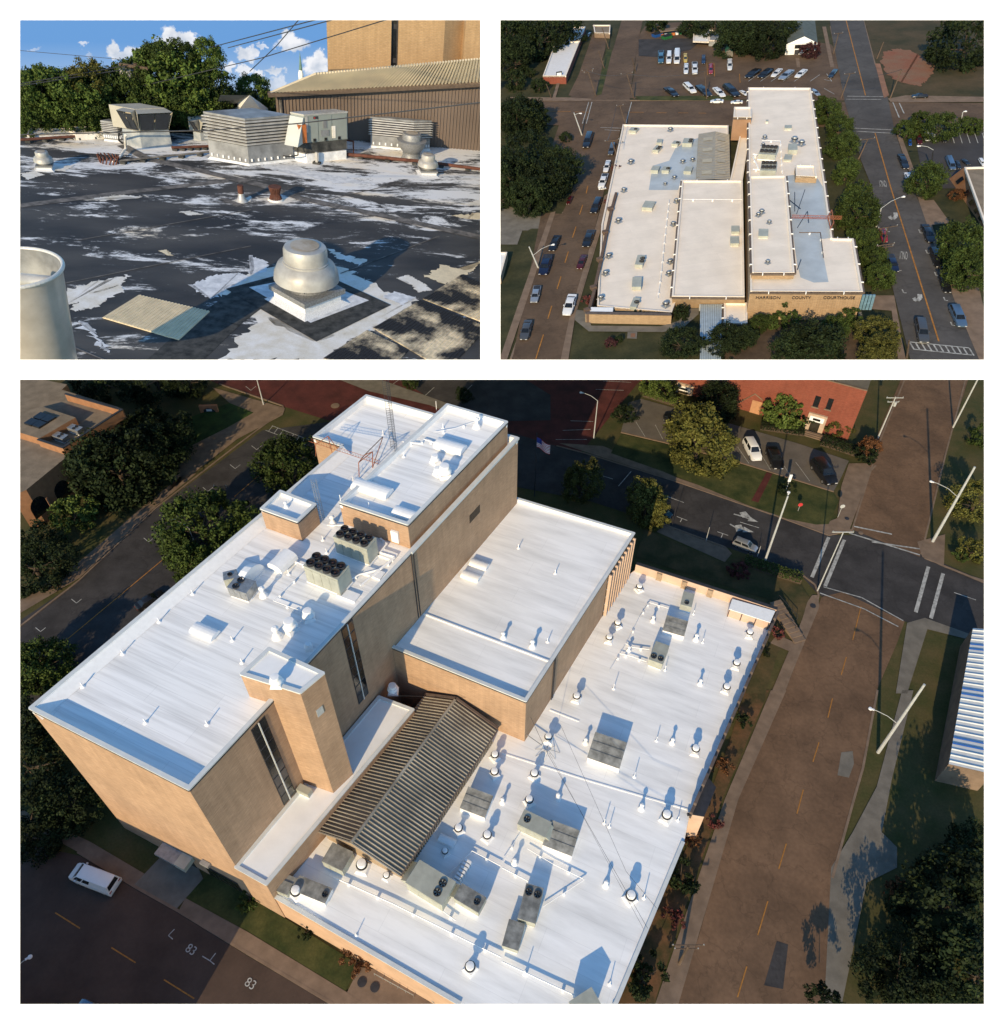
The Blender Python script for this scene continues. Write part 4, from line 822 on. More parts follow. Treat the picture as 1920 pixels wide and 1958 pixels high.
hood_vent('white barrel hood left of the near chiller', G(r1, 1045, 735, DA), ANG, 2.8, 2.2, 1.4, group='white hoods on the upper roofs')
o = thing('sail_hood', 'white curved sail shaped duct hood behind the twin condensers', 'roof hood', G(r1, 925, 800, DA), BANG); q = MB(); n = 9
for i in range(n): a, b = math.pi*i/n, math.pi*(i+1)/n; q.add([(0, -2.2*math.cos(a), 2.1*math.sin(a)), (0, -2.2*math.cos(b), 2.1*math.sin(b)), (-1.0, -2.*math.cos(b), 1.9*math.sin(b)), (-1.0, -2*math.cos(a), 1.9*math.sin(a))], [(0, 1, 2, 3)])
q.add([(0, -2.2*math.cos(math.pi*i/n), 2.1*math.sin(math.pi*i/n)) for i in range(n+1)], [tuple(range(n+1))]); obj('hood', q, M_coat, o); obj('curb', MB().box((-.5, 0, .1), (1.4, 4, .24)), M_coat, o)
hood_vent('white low hood in the shade beside the ribbed hall', G(c3, 1470, 700, DL), BANG, 2.0, 1., .5, group='white hoods on the low roof')
o = thing('coil_stack', 'white ribbed duct piece between the large unit and the shade', 'duct', G(c3, 1590, 950, DL), ANG)
for k in range(7): obj('fold', MB().box((-1.3+k*.42, 0, .35), (.3, .9, .7), taper=.85), M_coat, o)

# condensers and units on the low roof
rooftop_unit('large green grey unit with two brown fans before the ribbed hall', G(c3, 1350, 1085, DL), hd(c3, (1200, 1030), (1440, 1180), DL), 4.6, 2.7, 1.9, 2, group='air conditioners on the low roof', fx=.24, curb=.35)
rooftop_unit('single fan grey unit right of the large green grey unit', G(c3, 1655, 1190, DL), hd(c3, (1560, 1150), (1710, 1240), DL), 3.0, 1.7, 1.2, 1, mt=M_hvactop, group='air conditioners on the low roof', curb=.4)
rooftop_unit('single fan unit at the centre of the low roof', G(c4, 460, 940, DL), hd(c4, (360, 920), (545, 1010), DL), 3.4, 1.9, 1.5, 1, group='air conditioners on the low roof', fside=-1, hood=True, curb=.3)
rooftop_unit('twin fan unit standing in line with the front condenser', G(r4, 112, 860, DL), hd(r4, (65, 880), (130, 900), DL)+1.57, 3.6, 1.9, 1.2, 2, mt=M_hvactop, hood=False, group='air conditioners on the low roof', fside=1)
rooftop_unit('low unit without fans nearest the front of the row', G(r4, 45, 980, DL), hd(r4, (5, 985), (65, 1005), DL)+1.57, 2.6, 1.7, .9, 0, mt=M_hvactop, hood=False, group='air conditioners on the low roof')
rooftop_unit('twin fan unit at the near end of the far row', G(c5, 545, 1125, DL), hd(c5, (455, 1140), (590, 1190), DL)+1.57, 3.3, 1.9, 1.3, 2, group='air conditioners on the low roof', hood=True, fside=-1)
rooftop_unit('single fan unit against the far peach parapet', G(c5, 850, 545, DL), hd(c5, (760, 575), (870, 605), DL)+1.57, 2.6, 1.6, 1.1, 1, group='air conditioners on the low roof', hood=False, fside=-1)
rooftop_unit('hooded tan unit before the gable of the ribbed hall', G(c3, 620, 870, DL), hd(c3, (520, 870), (655, 935), DL), 2.6, 2.2, 1.5, 0, mt=M_hvactop, hood=False, group='air conditioners on the low roof')
rooftop_unit('flat weathered unit at the near left corner of the low roof', G(c3, 415, 1110, DL), hd(c3, (300, 1080), (520, 1170), DL), 4.0, 1.6, .9, 1, mt=M_hvactop, m=M_coat, hood=False, group='air conditioners on the low roof', fx=.1)
rooftop_unit('small grey condenser tucked behind the near left round vent', G(c3, 200, 1095, DL), hd(c3, (155, 1110), (230, 1140), DL), 1.3, 1.2, .9, 0, mt=M_hvactop, hood=False, group='air conditioners on the low roof')
rooftop_unit('small grey condenser behind the flat weathered unit', G(c3, 245, 1040, DL), hd(c3, (155, 1110), (230, 1140), DL), 1.3, .9, .8, 0, mt=M_hvactop, hood=False, group='air conditioners on the low roof')
rooftop_unit('small tan condenser at the foot of the stair tower', G(c3, 350, 320, HC-.1), BANG, 1.6, .8, .8, 0, hood=False, group='air conditioners on the low roof')
bs = hd(c4, (960, 320), (1160, 390), DL)
slat_hood('large slatted ventilator in the open middle of the low roof', G(c4, 1085, 290, DL), bs, 4.0, 3.4, 1.5, 'slatted roof ventilators')
slat_hood('slatted ventilator right of the single fan unit', G(c4, 690, 1040, DL), bs, 3.4, 2.9, 1.3, 'slatted roof ventilators')
slat_hood('slatted ventilator beside the right wall of the ribbed hall', G(c3, 1705, 420, DL), bs, 3.1, 2.6, 1.3, 'slatted roof ventilators')
slat_hood('slatted ventilator in the middle of the far row', G(c5, 725, 810, DL), bs, 3.0, 2.5, 1.2, 'slatted roof ventilators')
rooftop_unit('small condenser with one fan on the tall roof, behind its twin', G(r1, 845, 808, DA), hd(r1, (822, 800), (865, 790), DA), 1.5, 1.3, 1.3, 1, mt=M_galv, hood=False, group='condensers on the tall roof', fx=.5)
rooftop_unit('twin fan grey condenser on the tall roof before the sail hood', G(r1, 890, 848, DA), hd(r1, (845, 850), (900, 868), DA), 2.5, 1.9, 1.4, 2, m=M_galv, mt=M_galv, hood=False, group='condensers on the tall roof', fx=.65)
def chiller(label, fn, fl, fr, bl_, z, H=2.6):
    """long chiller: two front-bottom pixels and the back-left one"""
    a, b, c = g(fn(*fl), z), g(fn(*fr), z), g(fn(*bl_), z); rz = math.atan2((b-a).y, (b-a).x); L, W = (b-a).length, abs((c-a).dot(Vector((-math.sin(rz), math.cos(rz), 0))))
    cen = (a+b)/2+Vector((-math.sin(rz), math.cos(rz), 0))*W/2; o = thing('chiller', label, 'chiller', cen, rz, 'chillers on the tall roof')
    obj('base_frame', MB().box((0, 0, .2), (L*1.05, W*1.02, .2)), M_coat, o)
    obj('cabinet', MB().box((0, 0, .3+H*.5), (L, W, H)), M_hvac, o); obj('top_frame', MB().box((0, 0, H+.36), (L*1.02, W*1.02, .1)), M_hvac, o)
    for k in range(4): obj('coil_panel', MB().box(((k-1.5)*L/4, -W/2-.02, .3+H*.48), (L/4-.12, .04, H*.85)), M_hvac, o)
    for k in range(4): obj('coil_panel', MB().box(((k-1.5)*L/4, W/2+.02, .3+H*.48), (L/4-.12, .04, H*.85)), M_hvac, o)
    for i in range(4):
        for j in range(2):
            x, y, r = (i-1.5)*L/4.15, (j-.5)*W/2.1, min(L/8.8, W/4.4); f = obj('fan_shroud', MB().lathe([(r, 0), (r*1.02, .42), (r*.9, .42), (r*.9, .05)], 18, (x, y, H+.4), cap=False), M_dark, o, True)
            q = MB().lathe([(r*.25, .1), (r*.25, .3)], 8, (x, y, H+.4))
            for m_ in range(6): t = m_*1.047; q.add([(x, y, H+.6), (x+r*.88*math.cos(t), y+r*.88*math.sin(t), H+.5), (x+r*.88*math.cos(t+.6), y+r*.88*math.sin(t+.6), H+.62)], [(0, 1, 2)])
            obj('fan_blades', q, mat('rusty_fan', (.07, .035, .03), .7, .3, 3), f)
            obj('fan_ring', MB().lathe([(r*.5, .41), (r*.53, .43), (r*.5, .44)], 14, (x, y, H+.4), cap=False), M_black, f)
    return o
chiller('nearer of the two eight fan chillers on the tall roof', r1, (1140, 805), (1272, 860), (1205, 760), DA)
chiller('farther of the two eight fan chillers, close to the penthouse wall', r1, (1255, 690), (1385, 740), (1315, 655), DA)
# pipe runs
def pipes(label, fn, pts, z, r=.08, m=None, legs=True, name='roof_pipe', group='pipes lying on the roofs', h=.35, cat='pipe'):
    P = [g(fn(*p), z)+Vector((0, 0, h)) for p in pts]; o = thing(name, label, cat, P[0]-Vector((0, 0, h)), 0, group); L = o.location.copy()
    obj('pipe', MB().path([p-L for p in P], r, 6), m or M_coat, o)
    if legs:
        for a, b in zip(P, P[1:]):
            for k in range(max(1, int((b-a).length/3))):
                p = a.lerp(b, (k+.5)/max(1, int((b-a).length/3)))-L; obj('support', MB().box((p.x, p.y, h/2-.02), (.25, .25, h)), M_coat, o)
    return o
pipes('long white pipe run along the front of the low roof', r3, ((1245, 745), (1475, 848), (1640, 930), (1780, 1000), (1904, 1060)), DL)
pipes('white pipe run continuing towards the front right edge', r4, ((0, 1075), (190, 1165), (290, 1210)), DL)
pipes('thin white pipe bent from the twin fan unit to the open roof', r4, ((100, 630), (200, 690), (325, 752), (160, 860)), DL, .05)
pipes('white pipe right of the single fan unit near the hall', r3, ((1700, 990-260), (1790, 640), (1904, 700)), DL, .06)
pipes('white pipe beside the row of front condensers', r4, ((0, 705), (105, 760)), DL, .07)
pipes('white conduit beside the centre units', r4, ((75, 565), (0, 680)), DL, .04)
pipes('pipe loop on the far part of the low roof', c5, ((660, 595), (450, 530), (425, 570), (350, 690)), DL, .05)
pipes('white pipe from the cone vent to the far twin fan unit', c5, ((200, 970), (270, 1010), (455, 1035)), DL, .06)
pipes('white pipe before the far twin fan unit', c5, ((135, 1075), (270, 1110), (425, 1165)), DL, .06)
pipes('thin conduit running down the low roof beside the theatre', c5, ((345, 695), (210, 970), (20, 1275)), DL, .03)
pipes('pipe ladder of conduits behind the chillers', c2, ((1395, 350+30), (1080, 370)), DA, .07)
pipes('chilled water pipe right of the chillers', c2, ((1560, 460+30), (1620, 540), (1560, 620), (1690, 660), (1380, 920)), DA, .13)
pipes('second chilled water pipe right of the near chiller', c2, ((1300, 860), (1370, 820), (1570, 770), (1690, 670)), DA, .1)
pipes('white pipe from the barrel hood to the near chiller', c2, ((760, 690), (830, 720), (890, 740)), DA, .09)
pipes('thin conduit zigzag below the near chiller', c2, ((850, 800), (700, 950), (590, 1060), (840, 1150)), DA, .04)
pipes('white pipe on the penthouse roof', c1, ((860, 490), (1010, 510), (1045, 470), (1170, 510)), HP-.8, .08)
pipes('thin curved pipe on the far penthouse roof', c1, ((1130, 410), (1300, 380), (1480, 320)), HP-.8, .04)
pipes('white pipe from the domed fan along the shade', c2, ((750, 1300), (840, 1250), (910, 1170)), DA, .08)
pipes('thin pipe near the small fan at the front of the roof', c3, ((1355, 1180), (1450, 1270), (1540, 1335)), DL, .06)
for lab, u0, v0 in (('white flat plinth right of the near chiller', 1270, 1000), ('white flat plinth right of the far chiller', 1620, 630), ('white plinth between the two chillers', 1500, 800)):
    o = obj('plinth', MB().box((0, 0, .15), (2.4, 1.2, .3)), M_coat); o.location = G(c2, u0, v0, DA); o.rotation_euler = (0, 0, BANG); tag(o, lab, 'plinth')
# fallen mast (long orange lattice) and standing masts
M_rust = mat('rusty_orange_steel', (.33, .11, .05), .7, .3, 3)
def lattice(label, a, b, wdt, m, n=24, name='lattice_mast', cat='mast', t=.018, up=None):
    a, b = Vector(a), Vector(b); o = thing(name, label, cat, a); d = (b-a); u = (up or d.orthogonal()).normalized(); v = d.normalized().cross(u).normalized()
    cs = [u*wdt, (-u*.5+v*.87)*wdt, (-u*.5-v*.87)*wdt]
    for c in cs: obj('rail', MB().tube(c, d+c, t, 4), m, o)
    q = MB()
    for k in range(n):
        for i in range(3): q.tube(cs[i]+d*k/n, cs[(i+1) % 3]+d*(k+1)/n, t*.6, 3)
    obj('bracing', q, m, o); return o
mt_b = G(c1, 790, 545, HP); mz = mt_b.z
tp = SITE.hgt(SITE.px(mt_b), c1(735, -70), mt_b.z)
lattice('tall thin radio mast rising past the penthouse', mt_b, (mt_b.x, mt_b.y, tp), .45, M_dark, 40, t=.03)
mb_ = G(c2, 1030, 300, DA); tz_ = SITE.hgt(SITE.px(mb_), c2(975, -60), DA); lattice('short grey mast standing in the blue shade', mb_, (mb_.x, mb_.y, tz_), .35, M_galv, 16, t=.03)
a = G(c1, 60, 465, HA+2.2); b = G(c1, 660, 660, HP+.3); lattice('long rusty boom lying from the penthouse over the left edge', a, b, .28, M_rust, 26, 'rusty_boom', 'boom', .025)
o = thing('antenna_rack', 'tall rusty tube frame holding the boom behind the penthouse', 'antenna frame', G(c1, 500, 780, DA)); L = o.location.copy()
K = [G(c1, 485, 790, DA), G(c1, 600, 560, HP), G(c1, 480, 655, HP), G(c1, 600, 700, DA+.5), G(c1, 690, 430, DA+1), G(c1, 530, 590, HP-1)]
for i, j in ((0, 2), (2, 1), (1, 3), (2, 5), (5, 4), (5, 1), (3, 4)): obj('tube', MB().tube(K[i]-L, K[j]-L, .06, 5), M_rust, o)
o = thing('antenna_rack', 'rusty tube frame at the outer end of the boom', 'antenna frame', G(c1, 260, 590, DA)); L = o.location.copy()
K = [G(c1, 255, 590, DA), G(c1, 215, 425, HA+2.4), G(c1, 105, 500, HA+2.), G(c1, 110, 600, HA), G(c1, 330, 580, DA)]
for i, j in ((0, 1), (1, 2), (2, 3), (1, 4)): obj('tube', MB().tube(K[i]-L, K[j]-L, .05, 5), M_rust, o)
for (u, v), (u2, v2), z, lab in (((440, 860), (425, 770), DA, 'thin white whip aerial in the blue shade'), ((325, 990), (322, 930), HP, 'thin aerial at the near left corner of the penthouse'), ((590, 1150), (570, 1000), HP-3, 'white pole fixed to the front wall of the penthouse'), ((1155, 560-360), (1150, 120), DA, 'antenna at the back corner of the far wing')):
    b_ = G(c1, u, v, z); t_ = SITE.hgt(SITE.px(b_), c1(u2, v2), z); o = obj('aerial', MB().tube(b_, (b_.x, b_.y, max(t_, z+1)), .05, 5), M_coat); tag(o, lab, 'aerial')
# guy-wire mast on the low roof (dish with struts)
o = thing('wire_bracket', 'spidery bracket with a white dish where the wires meet on the low roof', 'wire bracket', G(c4, 570, 270, DL)); L = o.location
obj('post', MB().tube((0, 0, 0), (0, 0, 1.5), .07, 6), M_galv, o)
for a_ in range(7): t = a_*.9; obj('strut', MB().tube((1.6*math.cos(t), 1.1*math.sin(t), .05), (0, 0, 1.0), .03, 4), M_galv, o)
obj('dish', MB().lathe([(.1, 0), (.45, .15), (.6, .4)], 14, (0, 0, 1.2), cap=False), M_coat, o)
obj('ice_bridge', MB().box((-1.8, 1.4, 1.0), (.08, 3, .08), .9), M_galv, o)
# overhead wires crossing the low roof
hi = lambda fn, u, v, z: g(fn(u, v), z)
K0 = hi(c4, 575, 275, DL+1.4)
wire('dark wire from the bracket across the right corner of the low roof', [K0, hi(r4, 575, 940, DL+7)], .02, group='wires over the low roof')
wire('second dark wire beside it over the right corner', [K0+Vector((.2, 0, .1)), hi(r4, 560, 945, DL+6.5)], .014, group='wires over the low roof')
wire('dark wire crossing the low roof farther right', [hi(c4, 690, 30, DL+4), hi(r4, 490, 715, DL+7), hi(r4, 610, 860, DL+8)], .017, group='wires over the low roof')
wire('thin wire from the theatre corner to the bracket', [hi(c4, 430, -40, DT+.5), K0], .025, group='wires over the low roof')
wire('thin wire across the front wall of the theatre block', [hi(r1, 1450, 1250, 12), hi(r3, 1895, 30, 10)], .02, group='wires over the low roof')
# small low hut at the right edge
hut = thing('edge_hut', 'peach walled stair hut sunk in the right edge of the low roof', 'stair hut', G(r4, 770, 540, HL)); L = hut.location.copy()
hq = [g(r4(*p), HL+.3) for p in ((740, 490), (798, 500), (845, 385), (805, 335))]
obj('wall', MB().prism([Pz(p-L, .3) for p in hq], -HL), M_pink, hut); obj('roof', MB().prism([Pz(p-L, .42) for p in hq], .3), M_dark, hut)
obj('wall_lamp', MB().box(Pz(hq[0]-L, .3), (.5, .3, .3)), M_dark, hut)
# rooftop patch shadow caster at the very front right
rooftop_unit('square unit at the front right corner of the low roof, only its top in view', g((1120, 1935), DL), .5, 2.6, 2.4, 1.5, 0, hood=False, group='air conditioners on the low roof')
# grey raised seam lines on the low roof
for k, (a, b) in enumerate((((0, 245), (330, 350)), ((330, 350), (740, 470)), ((190, 75), (305, 120)))):
    obj('roof_seam', wall_slab(MB(), g(r4(*a), DL)-LW, g(r4(*b), DL)-LW, DL-.02, DL+.07, fn_, .18), M_coat, low)

# ---- other buildings
M_arch = mat('orange_tan_brick', (.3, .15, .075), .9, .12, 1, fine=.1)
HB = 8.0
o = thing('arched_office', 'tan brick office with flat gravel roofs and dark arches at the upper left', 'building', g(c6(400, 640), 0)); L = o.location.copy()
def blk(par, fn, pts, z1, z0, mt, mw, name='wing', lab=None):
    P = [g(fn(*p), z1)-par.location for p in pts]; w_ = obj(name, MB().prism(P, z0, 0, 1), [mt, mw], par, label=lab); return P
blk(o, c6, ((-80, -60), (450, 45), (400, 95), (545, 140), (940, 260), (860, 345), (410, 650), (440, 740), (60, 1050), (-80, 1110)), HB, 0, M_gravel, M_arch, 'wing', 'lower gravel roofed wing')
up = blk(o, c6, ((-80, 480), (185, 560), (530, 360), (215, 255), (-80, 330)), HB+1.6, HB, M_gravel, M_arch, 'upper_roof')
po = [g(c6(*p), HB+1.5)-L for p in ((165, 575), (410, 655), (985, 285), (440, 130))]
n4 = [(po[1]-po[0]), (po[2]-po[1]), (po[3]-po[2])]
for k, (a, b) in enumerate(((0, 1), (1, 2), (2, 3))):
    d = (po[b]-po[a]); nn = Vector((-d.y, d.x, 0)).normalized(); obj('parapet_wall', wall_slab(MB(), po[a], po[b], HB-.3 if k else HB-.6, HB+1.5, nn, .35), M_arch, o); obj('parapet_cap', wall_slab(MB(), po[a]-nn*.05, po[b]-nn*.05, HB+1.5+.003*k, HB+1.62+.003*k, nn, .45), M_dark, o)
def arch(par, fn, p0, p1, nrm_pt, h, par_name='arch'):
    a, b = [wallpt(fn, q, nrm_pt[0], nrm_pt[1])-par.location for q in (p0, p1)]; d = Vector((b.x-a.x, b.y-a.y, 0)); n = nrm_pt[1]; vs = []; W = d.length; zb = a.z-h
    P = [(0, 0), (W, 0)]+[(W/2+W/2*math.cos(t), h*.55+h*.45*math.sin(t)) for t in [math.pi*i/10 for i in range(11)]]
    d.normalize(); A = Pz(a, 0)+n*.03; vs = [A+d*x+Vector((0, 0, zb+y)) for x, y in P]; obj(par_name, MB().poly(vs), M_glass, par)
    obj('arch_reveal', wall_slab(MB(), Pz(b, 0), Pz(b, 0)-d*.02+d*.35, zb, zb+h*.6, n, .12), mat('sunlight_toned_brick', (.45, .24, .13), .9, .1), par)  # sunlight on the reveal is put into a brighter brick colour
e1 = g(c6(60, 1050), HB); e2 = g(c6(440, 740), HB); n1 = e2-e1; n1 = Vector((n1.y, -n1.x, 0)).normalized()
arch(o, c6, (70, 1190), (215, 1085), (e1, n1), 3.6); arch(o, c6, (300, 1030), (435, 940), (e1, n1), 3.6)
e3 = g(c6(410, 655), HB+1.5); e4 = g(c6(985, 285), HB+1.5); n2 = e4-e3; n2 = Vector((n2.y, -n2.x, 0)).normalized(); arch(o, c6, (935, 510), (1040, 440), (e3, n2), 3.2)
sk = thing('skylight', 'dark four pane skylight on the upper left gravel roof', 'skylight', g(c6(200, 410), HB+1.6)); L2 = sk.location.copy()
for i in range(2):
    for j in range(2):
        P = [g(c6(*p), HB+1.6)-L2 for p in ((45+i*75+j*85, 425+i*22-j*55), (112+i*75+j*85, 447+i*22-j*55), (190+i*75+j*85, 400+i*22-j*55), (120+i*75+j*85, 375+i*22-j*55))]; obj('pane', MB().prism([Pz(p, .35) for p in P], 0), M_glass, sk)
for (u, v), lab in (((405, 575), 'nearer white twin fan condenser in the sunken roof well of the tan office'), ((545, 500), 'farther white condenser in the sunken roof well of the tan office')): rooftop_unit(lab, g(c6(u, v), HB), BANG, 2.6, 1.3, .8, 2, m=M_galv, mt=M_galv, hood=False, group='condensers of the tan office', name='condenser', fx=.45)
o = thing('brick_sign', 'small brick monument sign with an arch and pale emblem on the lawn', 'sign', g(r1(752, 128), 0), hd(r1, (715, 130), (790, 128), 0))
q = MB(); W, Hh = 3.6, 1.7; P = [(-W/2, 0), (-W/2, Hh), (W/2, Hh), (W/2, 0), (W/2-.5, 0)]+[((W/2-.5)*math.cos(t), .15+1.0*math.sin(t)) for t in [math.pi*i/8 for i in range(9)]]+[(-W/2+.5, 0)]
q.add([(x, -.3, z) for x, z in P]+[(x, .3, z) for x, z in P], [tuple(range(len(P))), tuple(reversed(range(len(P), 2*len(P))))]+[(i, (i+1) % len(P), len(P)+(i+1) % len(P), len(P)+i) for i in range(len(P))]); obj('arch_wall', q, mat('orange_brick', (.42, .17, .08), .9, .15, 2), o)
obj('sign_face', MB().box((0, 0, .55), (2.3, .2, .9)), M_dark, o); obj('emblem', MB().box((0, -.12, .55), (1.1, .06, .5)), M_white, o)
# red brick building, upper right
M_red = brickmat('red_brick', (.24, .065, .04), (.2, .05, .032), (.22, .1, .07), 1., .45, .12, .012, .12)
HR = 8.5
o = thing('red_brick_building', 'long red brick building with pale door surrounds at the top', 'building', g(r2(1180, 250), 0)); L = o.location.copy()
bl0, br0 = g(r2(640, 30), 0), g(r2(1365, 238), 0); e = (br0-bl0).normalized(); bn = Vector((e.y, -e.x, 0)); bl0 = bl0-e*16; 
HR = SITE.hgt(r2(1365, 238), r2(1470, 55), 0); back = -bn*22
P = [bl0-L, br0-L, br0+back-L, bl0+back-L]; w_ = obj('wall', MB().prism([Pz(p, HR) for p in P], 0, 1, 0), [M_red, M_concg], o)
obj('coping', wall_slab(MB(), Pz(P[0], 0), Pz(P[1], 0), HR, HR+.15, bn*-1, .4), M_conc, o)
for k, (tl, tr, zb) in enumerate((((1240, 62), (1262, 68), 105), ((1292, 72), (1312, 78), 115))):
    a, b = wallpt(r2, tl, br0, bn)-L, wallpt(r2, tr, br0, bn)-L; z_ = wallpt(r2, (tl[0]-8, zb), br0, bn).z; f = obj('window', wall_slab(MB(), Pz(a, 0)+bn*.02, Pz(b, 0)+bn*.02, z_, a.z, bn, .06), M_glass, o); obj('sill', wall_slab(MB(), Pz(a, 0)-e*.2+bn*.02, Pz(b, 0)+e*.2+bn*.02, z_-.2, z_, bn, .25), M_conc, f)
def doorcase(tl, tr, par, h):
    a, b = wallpt(r2, tl, br0, bn)-L, wallpt(r2, tr, br0, bn)-L; d = obj('door_surround', wall_slab(MB(), Pz(a, 0)+bn*.02, Pz(b, 0)+bn*.02, 0, a.z, bn, .45), mat('pale_stone', (.45, .34, .25), .85, .12), par)
    obj('lintel', wall_slab(MB(), Pz(a, 0).lerp(Pz(b, 0), .12)+bn*.48, Pz(a, 0).lerp(Pz(b, 0), .88)+bn*.48, a.z-1.6, a.z-.5, bn, .12), M_white, d); obj('fanlight', wall_slab(MB(), Pz(a, 0).lerp(Pz(b, 0), .3)+bn*.61, Pz(a, 0).lerp(Pz(b, 0), .7)+bn*.61, a.z-1.3, a.z-.8, bn, .04), M_glass, d); obj('door', wall_slab(MB(), Pz(a, 0).lerp(Pz(b, 0), .25)+bn*.48, Pz(a, 0).lerp(Pz(b, 0), .75)+bn*.48, .1, a.z-1.7, bn, .06), M_glass2, d)
doorcase((1215, 125), (1290, 140), o, 4); doorcase((690, 5), (760, 25), o, 4)
gb = [wallpt(r2, q, br0, bn)-L for q in ((925, 95), (1000, 55), (1030, 80), (1020, 175), (925, 150))]
obj('gable_outline', MB().path([gb[0]+bn*.1, gb[1]+bn*.1, gb[2]+bn*.1], .12, 4), M_conc, o); a, b = gb[4], gb[3]; obj('door', wall_slab(MB(), Pz(a.lerp(b, .45), 0)+bn*.02, Pz(a.lerp(b, .85), 0)+bn*.02, 0, 3, bn, .08), mat('sunlight_toned_brick', (.45, .24, .13), .9, .1), o)
o2 = thing('steps', 'brick steps before the right door of the red building', 'steps', g(r2(1240, 225), 0), math.atan2(e.y, e.x))
for k in range(3): obj('step', MB().box((0, -k*.5+.4, .3-k*.12), (4.5, .5, .2)), mat('orange_brick', (.42, .17, .08)) if False else M_conc, o2)
# white ribbed roof, right edge
o = thing('striped_roof_shed', 'shed with white and blue corrugated roof at the right edge', 'building', g(r2(1860, 1100), 0)); L = o.location.copy(); HH = 4.5
P = [g(p, HH)-L for p in [r2(1860, 980), r2(1980, 990), r4(1940, 330), r4(1765, 290)]]; obj('wall', MB().prism([Pz(p, HH-.1) for p in P], 0), M_conc, o)
for k in range(26):
    a, b = P[0].lerp(P[3], (k+.5)/26), P[1].lerp(P[2], (k+.5)/26); d_ = (P[3]-P[0]).normalized()*.14; u = Vector((0, 0, .12)); q = MB(); q.add([a-d_, b-d_, b+u, a+u, a+d_, b+d_], [(0, 1, 2, 3), (3, 2, 5, 4)]); obj('roof_rib', q, M_cop if k % 9 not in (3, 4) else carpaint('blue', (.02, .1, .35)), o)
obj('roof', MB().poly([Pz(p, HH-.05) for p in P]), M_cop, o)

# ---- vehicles
CG = 'vehicles parked around the big white roof'
car('white crossover with a sunroof in the lot before the red brick building', 'suv', 'white', r2(1005, 328), r2(965, 252), .1, 'parked_suv', 'suv', CG, wd=.95)
car('black sedan between the white crossover and the long black suv', 'sedan', 'black', r2(1090, 362), r2(1058, 280), .1, group=CG)
car('long black suv at the right end of the lot', 'suv', 'black', r2(1300, 425), r2(1232, 335), .1, 'parked_suv', 'suv', CG)
car('silver suv with dark roof beside the lawn of the cross street', 'suv', 'silver', r2(1003, 682), r2(912, 645), .06, 'parked_suv', 'suv', CG)
car('white cargo van with ribbed roof on the shaded lower left street', 'van', 'white', c8(120, 330), c8(505, 480), .02, 'cargo_van', 'van', CG, wd=1.0)
car('pale blue pickup cut by the bottom edge on the lower left street', 'pickup', 'slate', r3(235, 1265), r3(420, 1380), .02, 'parked_pickup', 'pickup', CG)
car('pale blue sedan half hidden by the right leafy tree', 'sedan', 'teal', r2(668, 545), r2(600, 510), .06, group=CG)
car('black sedan hidden beyond the left roof edge on the left street', 'sedan', 'black', r1(575, 850), r1(465, 915), .02, group=CG)
car('dark sedan under the large tree of the lot', 'sedan', 'black', r2(690, 215), r2(650, 150), .1, group=CG)

# ---- poles, lamps, flag, signs
def pole_px(label, fn, b, t, **kw):
    base = g(fn(*b), kw.pop('z', 0)); h = SITE.hgt(SITE.px(base), fn(*t)); return pole(label, base, h, **kw)
pole_px('tall white lamp pole at the street corner by the hedges', r2, (1035, 725), (1133, 462), r=.2, m=M_poleg, lamp=(.99, .8, 1.2), name='lamp_pole', cat='lamp post')
pole_px('thick grey pole leaning with a lamp arm on the right corner island', r2, (1700, 640), (1868, 345), r=.26, m=M_poleg, lamp=(.62, 4.5, 2.6), name='lamp_pole', cat='lamp post')
pole_px('grey utility pole with lamp arm beside the right brown street', r4, (1485, 245), (1660, -30), r=.24, m=M_poleg, lamp=(.45, 3.6, 2.7), name='lamp_pole', cat='lamp post')
pole_px('signal mast with a crossbar over the road crossing', r2, (1245, 835), (1370, 615), r=.12, m=M_poleg, arms=((1., 1.6),), cat='signal mast', name='signal_mast')
pole_px('white lamp post with curved arm by the angled bays', r2, (362, 232), (378, 85), r=.13, m=M_poleg, lamp=(1., 3.4, 2.75), name='lamp_pole', cat='lamp post')
pole_px('white utility pole with crossarms right of the red building', r2, (1480, 240), (1560, 70), r=.16, m=M_poleg, arms=((.97, 1.6), (.88, 1.1)), trans=True)
pole_px('grey utility pole with crossarm at the top right corner', r2, (1780, 190), (1900, -80), r=.18, m=M_poleg, arms=((.97, 1.4),))
pole_px('utility pole with a crossarm beside the planted strip at the bottom', r4, (700, 1080), (735, 1010), r=.2, m=M_wood, arms=((1., 1.7), (.8, 1.3)))
pole_px('white lamp post at the corner of the brick street', r1, (965, 100), (940, -20), r=.14, m=M_poleg, name='lamp_pole', cat='lamp post')
pole_px('curved street lamp above the left row of trees', r1, (690, 640), (635, 600), r=.1, m=M_poleg, lamp=(1., 3.2, 2.7), name='lamp_pole', cat='lamp post')
pole_px('street lamp at the lower left corner', r3, (-5, 1100), (60, 990), r=.1, m=M_poleg, lamp=(1., 1.5, .6), name='lamp_pole', cat='lamp post')
pole_px('utility pole top with crossarms among the left edge trees', r1, (110, 1150), (70, 1060), r=.15, arms=((1., 1.1), (.85, 1.1), (.7, .9)), trans=True)
pole_px('utility pole with crossarms between the street trees on the left', r1, (985, 425), (938, 355), r=.15, arms=((1., 1.1), (.9, 1.1)))
pole_px('second utility pole between the street trees on the left', r1, (815, 490), (775, 430), r=.15, arms=((1., 1.1), (.9, 1.1)))
